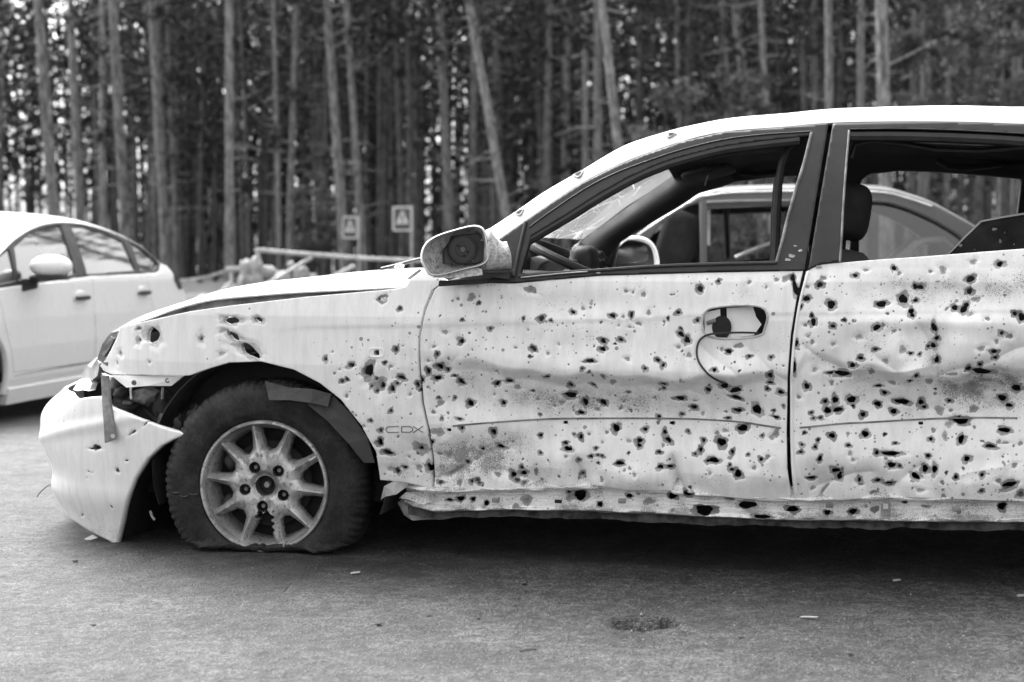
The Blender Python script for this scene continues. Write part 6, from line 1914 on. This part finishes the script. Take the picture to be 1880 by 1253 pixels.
# ================================================================ the two parked cars behind
def quad_grid(name, V, mat, parent, flip=False, smooth=True):
    V = np.asarray(V, float); n0, n1 = V.shape[:2]; idx = np.arange(n0 * n1).reshape(n0, n1)
    Fq = np.stack([idx[:-1, :-1], idx[1:, :-1], idx[1:, 1:], idx[:-1, 1:]], -1).reshape(-1, 4)
    if flip: Fq = Fq[:, ::-1]
    return mesh_obj(name, V.reshape(-1, 3), Fq, mat, parent, smooth)

class Shell:
    def __init__(self, fr, width, wbelt, tum, tail_u, tail_k, nose_u=-9, nose_k=0):
        self.fr, self.W, self.wb, self.tum, self.tu, self.tk, self.nu, self.nk = fr, width, wbelt, tum, tail_u, tail_k, nose_u, nose_k
    def side(self, u, w):
        v = np.interp(w, [.05, .2, .3, .5, .68, self.wb - .05, self.wb], [.10, .06, .03, .004, 0, .022, .035])
        g = np.clip(w - self.wb, 0, None)
        v = v + self.tum * g + .25 * g * g
        v = v + self.tk * np.clip((u - self.tu) / .5, 0, None) ** 2.2 + self.nk * np.clip((self.nu - u) / .5, 0, None) ** 2.2
        return v
    def f(self, s, t, dent=0): return np.stack([s, self.side(s, t) + dent, t], -1)
    def g(self, off):
        return lambda s, t, dent=0: np.stack([s, self.side(s, t) + off, t], -1)
    def far(self, s, t, dent=0): return np.stack([s, self.W - self.side(s, t), t], -1)
    def inv(self, pts, S, T, f=None): return inv_px(self.fr, f or self.f, S, T, pts)

def zz(lst, ox, oy, k): return [(ox + x / k, oy + y / k) for x, y in lst]

# ---------------------------------------------------------------- white sedan on the left
DB = 9.97
C2 = Frame(((150 - CX) / F_PX * DB, DB, -.135), R(-80))
S2 = Shell(C2, 1.76, .96, .34, 2.15, .10, -1.6, .12)
sedan = empty('parked_sedan', tuple(C2.p0), -C2.th)
tag(sedan, 'clean white sedan parked at the left edge of the picture', 'car')
SU2, ST2 = (-1.9, 3.2), (-.05, 1.5)
i2 = lambda L: S2.inv(zz(L, 0, 380, 3.2979), SU2, ST2)
trim2 = i2([(-60, 330), (0, 285), (80, 205), (180, 140), (280, 105), (390, 95), (520, 108), (650, 145), (770, 195), (880, 260), (975, 345), (965, 390), (940, 402), (720, 408), (520, 420), (370, 440), (190, 465), (0, 490), (-60, 498)])
tr_top = trim2[:11]
# outline of the near side: sill, tail, window line
ub, ut = trim2[12], trim2[11]
tail = [(1.55, .90), (1.62, .80), (1.64, .60), (1.60, .42), (1.52, .30)]
um = float(trim2[10][0])
tail = [tuple(map(float, p)) for p in S2.inv([(307, 490), (318, 503), (329, 519), (337, 535), (341, 550), (342, 580), (338, 615)], SU2, ST2)]
gap = lambda pts: pts
d_fb = i2([(0, 570), (30, 720), (70, 900), (82, 1012)])
d_mid = i2([(545, 418), (562, 440), (570, 640), (565, 936)])
d_rb = i2([(880, 398), (905, 520), (925, 600), (935, 660)])
sill_w = float(d_fb[-1][1])
u_f = float(d_fb[-1][0]); u_m = float(d_mid[1][0]); u_r = float(d_rb[-1][0])
wf = (u_f - .42, .30)                               # front wheel centre
wr = (wf[0] + 2.62, .30)
arch = lambda c, r: [(c[0] + r * math.cos(a), c[1] + r * math.sin(a)) for a in np.linspace(0, 2 * math.pi, 36)[:-1]]
body_poly = [(-1.88, .24), (-1.88, .72), (-1.3, .86), (float(trim2[0][0]), float(trim2[0][1]))] + [tuple(p) for p in trim2[1:11]] + tail + [(wr[0] - .4, .20), (u_f, .20)]
rw2 = smooth_curve(np.array([tuple(p) for p in tr_top]), 40)
win_all = np.array([tuple(p) for p in trim2])
bt = lambda pts: [tuple(p) for p in pts]
belt_at = lambda u: float(np.interp(u, [p[0] for p in trim2[11:][::-1]], [p[1] for p in trim2[11:][::-1]]))
fdoor = bt(d_fb) + [(u_m, sill_w)] + bt(d_mid[::-1][1:3]) + [(float(d_mid[1][0]), belt_at(float(d_mid[1][0])))] + [(float(d_fb[0][0]) - .0, belt_at(float(d_fb[0][0])))]
rdoor = [(u_m + .006, sill_w)] + [(float(p[0]) + .006, float(p[1])) for p in d_mid[::-1][1:3]] + [(float(d_mid[1][0]) + .006, belt_at(u_m))] + [(float(d_rb[0][0]), belt_at(float(d_rb[0][0])))] + bt(d_rb[1:]) + [(u_r - .03, .50), (u_r - .22, sill_w)]
rr = np.arange
patch('body_side', S2.f, rr(-1.9, tail[4][0] + .15, .012), rr(.18, 1.46, .012), M['wpaint'], sedan, include=np.array(body_poly), exclude=[win_all, fdoor, rdoor, arch(wf, .345), arch(wr, .345)], lip=(0, .03, 0))
fdo = patch('front_door', S2.f, rr(u_f - .4, u_m + .3, .010), rr(sill_w - .05, 1.1, .010), M['wpaint'], sedan, include=shrink(np.array(fdoor), .004), lip=(0, .02, 0))
rdo = patch('rear_door', S2.f, rr(u_m - .3, u_r + .3, .010), rr(sill_w - .05, 1.1, .010), M['wpaint'], sedan, include=shrink(np.array(rdoor), .004), lip=(0, .02, 0))
# windows
gl_px = {'front_quarter_glass': [(-40, 335), (0, 305), (60, 258), (98, 448), (0, 470), (-40, 478)], 'front_door_glass': [(88, 248), (180, 163), (280, 125), (370, 112), (460, 405), (330, 425), (112, 442)],
         'rear_door_glass': [(432, 118), (520, 126), (650, 165), (750, 215), (825, 385), (530, 408)], 'rear_quarter_glass': [(792, 213), (880, 272), (958, 350), (935, 384), (850, 386)]}
gps = {k: i2(v) for k, v in gl_px.items()}
patch('window_trim', S2.g(.004), rr(win_all[:, 0].min() - .02, um + .05, .008), rr(.85, 1.45, .008), M['frame'], sedan, include=win_all, exclude=list(gps.values()), lip=(0, .03, 0))
for k, g_ in gps.items():
    patch(k, S2.g(.014), rr(g_[:, 0].min() - .02, g_[:, 0].max() + .02, .02), rr(g_[:, 1].min() - .02, g_[:, 1].max() + .02, .02), M['glass_dark'] if 'rear_quarter' in k else M['glass'], sedan, include=shrink(g_, -.006))
# roof, windscreen, rear screen, boot, bonnet
e = np.array([(u, float(S2.side(u, w)), w) for u, w in rw2])
tq = .5 - .5 * np.cos(np.pi * np.linspace(0, 1, 33))
cr = np.interp(np.linspace(0, 1, 40), [0, .3, .7, 1], [.05, .085, .075, .05])
quad_grid('roof', [[(p[0], p[1] + (S2.W - 2 * p[1]) * q, p[2] + c * (1 - (1 - 2 * q) ** 2) ** .55) for q in tq] for p, c in zip(e, cr)], M['roofpaint'], sedan)
tb = np.array([(float(trim2[10][0]), float(S2.side(*trim2[10])), float(trim2[10][1]))] + [(u, float(S2.side(u, w)), w) for u, w in tail])
quad_grid('tail', [[(p[0] + .10 * (1 - (1 - 2 * q) ** 2), p[1] + (S2.W - 2 * p[1]) * q, p[2] + .03 * (1 - (1 - 2 * q) ** 2)) for q in tq] for p in tb], M['wpaint'], sedan)
ba = [(-1.88, .72), (-1.6, .80), (-1.3, .86), (float(trim2[0][0]), float(trim2[0][1]))]
quad_grid('bonnet', [[(u, float(S2.side(u, w)) + (S2.W - 2 * float(S2.side(u, w))) * q, w + .06 * (1 - (1 - 2 * q) ** 2) ** .6) for q in tq] for u, w in ba], M['roofpaint'], sedan)
far_poly_ = np.array(body_poly)
patch('body_side', S2.far, rr(-1.9, tail[4][0] + .15, .03), rr(.18, 1.46, .03), M['wpaint'], sedan, include=far_poly_, exclude=[gps['front_door_glass'], gps['rear_door_glass'], arch(wf, .345), arch(wr, .345)], flip=True)
MB().box((.1, S2.W / 2, .26), (3.2, S2.W - .3, .14)).build('underbody', M['underside'], sedan, smooth=0)
# pillar blackout line and sill strip
def s2line(name, pts, r, mat, off=0.0, parent=sedan, n=24):
    q = S2.inv(smooth_curve(zz(pts, 0, 380, 3.2979), n), SU2, ST2)
    return MB().tube([(u, float(S2.side(u, w)) + off, w) for u, w in q], r, 6).build(name, mat, parent)
s2line('sill_crease', [(82, 1022), (300, 985), (560, 942)], .006, M['dirtymetal'], .004)
s2line('sill_crease', [(80, 1082), (300, 1035), (510, 992)], .005, M['galv'], .004)
MB().prism([(u_f - .05, .055, .14), (u_f - .05, .03, .24), (u_f - .05, .10, .28), (u_f - .05, .14, .14)], (wr[0] - .4 - u_f, 0, 0)).build('sill', M['wpaint'], sedan, smooth=0)
def s2pt(x, y, off=0.0):
    u, w = S2.inv([(x, y)], SU2, ST2)[0]
    return np.array([u, float(S2.side(u, w)) + off, w])
for x, y, par in ((148, 547, fdo), (262, 537.5, rdo)):
    c = s2pt(x, y)
    softbox('handle_cup', c + np.array([0, .004, .012]), (.075, .010, .038), M['wpaint'], par, .8)
    softbox('handle_grip', c + np.array([0, -.022, 0]), (.105, .014, .017), M['frame'], par, .6)
# mirror
mr = empty('door_mirror', (0, 0, 0), 0, sedan)
c = s2pt(50, 505)
softbox('mirror_cap', c + np.array([.02, -.16, .055]), (.11, .14, .075), M['wpaint'], mr, .95)
softbox('mirror_lower', c + np.array([.02, -.15, -.018]), (.10, .125, .020), M['plastic'], mr, .6)
MB().prism([tuple(s2pt(34, 512) + np.array([0, -.02, 0])), tuple(s2pt(52, 512) + np.array([0, -.06, 0])), tuple(s2pt(52, 530) + np.array([0, -.05, 0])), tuple(s2pt(40, 536))], (.05, .01, 0)).build('mirror_stalk', M['plastic'], mr, smooth=0, bevel=.004)
# tail lamp
tl = [s2pt(x, y, -.006) for x, y in ((318, 502), (326, 512), (334, 530), (328, 532), (319, 514))]
MB().prism([tuple(p) for p in tl], (.01, .02, 0)).build('tail_lamp', M['plastic'], sedan, smooth=0)
s2line('windscreen_edge', [(0, 192), (50, 152), (100, 115)], .008, M['frame'], .10)
for c_ in (wf, wr):
    w_ = empty('wheel', (0, 0, 0), 0, sedan)
    Mx = Matrix(((1, 0, 0, c_[0]), (0, 0, -1, .05), (0, 1, 0, .305), (0, 0, 0, 1)))
    make_tyre(w_, False, Mx, .305)
    MB().lathe([(.0, -.02), (.10, -.012), (.19, -.02), (.205, .006)], Mx, 40).build('rim', M['alloy'], w_)
for c_ in (wf, wr):
    w_ = empty('wheel', (0, 0, 0), 0, sedan)
    Mx = Matrix(((1, 0, 0, c_[0]), (0, 0, 1, S2.W - .05), (0, 1, 0, .305), (0, 0, 0, 1)))
    make_tyre(w_, False, Mx, .305)
for du in (-.35, .55):
    for dv in (.45, 1.25):
        softbox('seat_back', (du + .25, dv, .82), (.09, .22, .36), M['fabric'], sedan, .5)
        softbox('headrest', (du + .33, dv, 1.16), (.05, .12, .08), M['fabric'], sedan, .6)

# ---------------------------------------------------------------- silver hatchback glimpsed through the windows
D3 = 8.4
C3 = Frame(((1500 - CX) / F_PX * D3, D3, float(gz(0, D3))), R(8))
S3 = Shell(C3, 1.72, .86, .30, .95, .16)
hatch = empty('parked_hatchback', tuple(C3.p0), -C3.th)
tag(hatch, 'silver hatchback parked behind, seen through the empty windows of the damaged car', 'car')
i3 = lambda pts: S3.inv(pts, (-2.2, 1.9), (.1, 1.6))
top3 = i3([(1120, 470), (1180, 424), (1240, 385), (1290, 357), (1340, 350), (1420, 347), (1500, 346), (1582, 347), (1629, 350), (1672, 361), (1711, 374), (1748, 393), (1791, 417), (1830, 443), (1850, 466)])
w3 = {'front': i3([(1150, 500), (1215, 408), (1262, 379), (1284, 372), (1286, 500)]), 'mid': i3([(1299, 384), (1420, 379), (1500, 378), (1545, 379), (1552, 500), (1298, 500)]),
      'rear': i3([(1572, 372), (1586, 370), (1629, 373), (1672, 386), (1716, 406), (1752, 428), (1770, 445), (1772, 490), (1568, 492)])}
outl = [(-2.1, .25), (-2.1, .70), (float(top3[0][0]) - .2, .80)] + bt(top3) + [(float(top3[-1][0]) + .12, .85), (float(top3[-1][0]) + .14, .3)]
wheels3 = [(-1.55, .30), (1.0, .30)]
for nm, ff, fl in (('body_side', S3.f, False), ('body_side', S3.far, True)):
    patch(nm, ff, rr(-2.12, float(top3[-1][0]) + .2, .014), rr(.22, 1.5, .010), M['silver'], hatch, include=np.array(outl), exclude=list(w3.values()) + [arch(c_, .34) for c_ in wheels3], lip=(0, .04 if not fl else -.04, 0), flip=fl)
e3 = smooth_curve(np.array([(float(p[0]), float(p[1])) for p in top3]), 60)
cr3 = np.interp(np.linspace(0, 1, 60), [0, .25, .7, 1], [.02, .05, .05, .03])
quad_grid('roof', [[(u, float(S3.side(u, w)) + (S3.W - 2 * float(S3.side(u, w))) * q, w + c * (1 - (1 - 2 * q) ** 2) ** .6) for q in tq] for (u, w), c in list(zip(e3, cr3))[17:47]], M['silver'], hatch)
quad_grid('rear_screen', [[(u, float(S3.side(u, w)) + (S3.W - 2 * float(S3.side(u, w))) * q, w + c * (1 - (1 - 2 * q) ** 2) ** .6) for q in tq] for (u, w), c in list(zip(e3, cr3))[46:60]], M['silver'], hatch)
quad_grid('windscreen', [[(u, float(S3.side(u, w)) + (S3.W - 2 * float(S3.side(u, w))) * q, w + c * (1 - (1 - 2 * q) ** 2) ** .6) for q in tq] for (u, w), c in list(zip(e3, cr3))[0:18]], M['glass_dark'], hatch)
quad_grid('bonnet', [[(u, .15 + (S3.W - .3) * q, w + .05 * (1 - (1 - 2 * q) ** 2) ** .6) for q in tq] for u, w in ((-2.1, .68), (float(top3[0][0]), float(top3[0][1])))], M['silver'], hatch)
g_ = w3['rear']; patch('rear_side_glass', S3.g(.015), rr(g_[:, 0].min() - .02, g_[:, 0].max() + .02, .02), rr(g_[:, 1].min() - .02, g_[:, 1].max() + .02, .02), M['glass_dark'], hatch, include=shrink(g_, -.008))
def c3(x, y, v): return tuple(C3.px(x, y, v))
def s3line(name, pts, r, mat, off=0.0, n=24):
    q = i3(smooth_curve(pts, n)); return MB().tube([(u, float(S3.side(u, w)) + off, w) for u, w in q], r, 6).build(name, mat, hatch)
s3line('window_seal', [(1568, 371), (1586, 369.5), (1629, 372), (1672, 385), (1716, 405), (1755, 428), (1775, 446)], .011, M['rubber'])
s3line('window_seal', [(1297, 376), (1350, 374), (1420, 373), (1500, 373)], .026, M['rubber'], .012)
s3line('roof_gutter', [(1290, 361), (1340, 354.5), (1420, 352), (1500, 351), (1582, 352), (1629, 355), (1672, 366), (1711, 379)], .007, M['galv'], -.002)
MB().tube([c3(1333, 380, 1.35), c3(1337, 474, 1.45)], .022, 8).build('door_pillar', M['rubber'], hatch)
MB().box(C3.px(1301, 418, .35), (.02, .02, .22)).build('belt_reel_cover', M['galv'], hatch, smooth=0)
softbox('front_seat', C3.px(1240, 455, .55), (.12, .24, .24), M['fabric'], hatch, .5, Matrix.Rotation(R(16), 3, 'Y'))
softbox('headrest', C3.px(1262, 397, .55), (.06, .13, .11), M['fabric'], hatch, .55, Matrix.Rotation(R(20), 3, 'Y'))
softbox('front_seat', C3.px(1262, 462, 1.15), (.10, .24, .22), M['fabric'], hatch, .5, Matrix.Rotation(R(10), 3, 'Y'))
softbox('headrest', C3.px(1266, 448, .95), (.05, .12, .10), M['fabric'], hatch, .6)
o = MB().strip([c3(1636, 478, .40), c3(1676, 442, .40), c3(1694, 436, .40), c3(1735, 433, .40), c3(1754, 452, .40)], [c3(1660, 492, .40), c3(1690, 452, .40), c3(1700, 447, .40), c3(1736, 446, .40), c3(1760, 470, .40)], (.02, .5, 0)).build('boot_lining', M['galv'], hatch, smooth=0, bevel=.01)
MB().tube([c3(1350, 474, .6), c3(1390, 456, .6), c3(1432, 441, .6)], .014, 7).build('seat_belt', M['galv'], hatch)
MB().box((-.1, S3.W / 2, .30), (3.6, S3.W - .3, .16)).build('underbody', M['underside'], hatch, smooth=0)
for c_ in wheels3:
    for d, vv in ((1, .06), (-1, S3.W - .06)):
        w_ = empty('wheel', (0, 0, 0), 0, hatch)
        Mx = Matrix(((1, 0, 0, c_[0]), (0, 0, -d, vv), (0, 1, 0, .30), (0, 0, 0, 1)))
        make_tyre(w_, False, Mx, .30)
        MB().lathe([(.0, -.02), (.19, -.015), (.205, .006)], Mx, 32).build('rim', M['alloy'], w_)
# ---------------------------------------------------------------- litter on the road
M['paperwhite'] = simple('pale_litter', .28, .8, .2, 30)
M['darklitter'] = simple('dark_litter', .045, .8, .4, 30)
def on_road(x, y):
    d = ray(x, y); t = -CAM_H / d[2]
    p = CAMP + d * t
    return np.array([p[0], p[1], float(road_z(np.array([p[0]]), np.array([p[1]]))[0])])
for k, (x, y, l, w, a, lab) in enumerate(((652, 1056, .022, .009, 20, 'small pale chip on the asphalt behind the flat front wheel'), (1485, 1138, .034, .006, -15, 'pale sliver lying on the asphalt below the door gap'),
                                          (1646, 1066, .018, .010, 5, 'small grey flake on the asphalt below the rear door'), (1875, 1094, .020, .012, 10, 'small pale flake on the asphalt at the right edge'))):
    p = on_road(x, y); r = Matrix.Rotation(R(a), 3, 'Z')
    pts = [Vector((-l * .7, -w * .5, 0)), Vector((0, -w * .8, .001)), Vector((l * .6, -w * .5, .002)), Vector((l * .7, w * .4, .003)), Vector((-l * .1, w * .7, .002)), Vector((-l * .55, w * .5, .001))]
    o = MB().prism([tuple(Vector(p) + r @ q + Vector((0, 0, .002))) for q in pts], (0, 0, .0025)).build('paint_chip', M['paperwhite'], None, smooth=0)
    tag(o, lab, 'chip', 'chips lying on the road')
rp = random.Random(3)
spots = [(962, 1072, .011, 'dark pebble on the asphalt midway between front wheel and pothole'), (138, 1033, .012, 'dark pebble on the asphalt left of the flat tyre'), (172, 1149, .010, 'dark crumb on the bare asphalt in the lower left'), (222, 1088, .007, 'small curled leaf below the bumper'),
         (787, 1133, .008, 'dark crumb on the asphalt ringed by a scuff'), (878, 1137, .009, 'dark crumb left of the pothole'), (696, 1150, .012, 'flat dark crumb nearest the lower middle'), (1081, 1062, .007, 'small dark crumb below the middle of the front door'), (797, 1076, .006, 'tiny dark crumb right of the pale chip'),
         (1360, 1172, .011, 'dark crumb right of the pothole'), (1775, 1075, .008, 'dark crumb below the rear door near the right edge'), (1350, 1072, .005, 'tiny dark crumb below the rear of the front door'), (72, 1021, .006, 'dark crumb left of the bumper tip'), (55, 1000, .005, 'tiny dark crumb at the left edge of the road'),
         (1560, 1203, .012, 'dark crumb near the bottom edge right of the pothole'), (1180, 1003, .004, 'tiny crumb in the shade under the front door'), (296, 1056, .006, 'crumb just in front of the flat tyre'), (695, 1150, .005, 'tiny crumb touching the flat dark one')]
for k, (x, y, s, lab) in enumerate(spots):
    p = on_road(x, y)
    o = blob('pebble', (p[0], p[1], p[2] + s * .4), (s * .75, s * .6, s * .22), M['darklitter'], 60 + k, None, .4, 2, 3)
    tag(o, lab, 'pebble', 'pebbles and crumbs on the road')
# loose grit: nobody could count it
def grit():
    rs = np.random.RandomState(12)
    n = 9000
    x = rs.uniform(-2.3, 2.3, n); y = rs.uniform(2.9, 5.0, n)
    # more grit in drifts
    x[:420] = pit[0] + rs.normal(0, .05, 420); y[:420] = pit[1] + rs.normal(0, .05, 420)
    k = rs.rand(n) < .25 + 1.4 * np.clip(vnoise(x * .5, y, 2.2, 14, 3) - .35, 0, 1)
    x, y = x[k], y[k]; n = len(x)
    s = .0012 + .0045 * rs.rand(n) ** 4
    z = road_z(x, y)
    T = np.array([(1, 0, -.35), (-.5, .87, -.35), (-.5, -.87, -.35), (.1, .05, .7)])
    jit = rs.uniform(.6, 1.4, (n, 4, 3))
    V = np.stack([x, y, z], 1)[:, None, :] + T[None] * jit * s[:, None, None]
    b = np.arange(n)[:, None] * 4
    F = np.concatenate([b + np.array([[0, 1, 3]]), b + np.array([[1, 2, 3]]), b + np.array([[2, 0, 3]])])
    t = NT('grit'); g = t.node('ShaderNodeNewGeometry').outputs['Random Per Island']
    t.set(base=t.ramp(t.math('POWER', g, 2.2), 0, 1, .04, .26), rough=.85)
    o = mesh_obj('grit', V.reshape(-1, 3), F, t.m, None, smooth=False)
    tag(o, 'fine loose grit scattered over the asphalt in the foreground', 'grit', kind='stuff')
grit()
# straw and twigs
for k, (x0, y0, x1, y1, lab) in enumerate(((955, 1200, 985, 1196, 'dark twig near the bottom edge left of the pothole'),)):
    a, b = on_road(x0, y0), on_road(x1, y1)
    o = MB().tube([a + np.array([0, 0, .003]), (a + b) / 2 + np.array([0, .008, .004]), b + np.array([0, 0, .003])], .0016, 5).build('straw', M['paperwhite'] if k != 0 else M['darklitter'], None)
    tag(o, lab, 'straw', 'straws on the road')
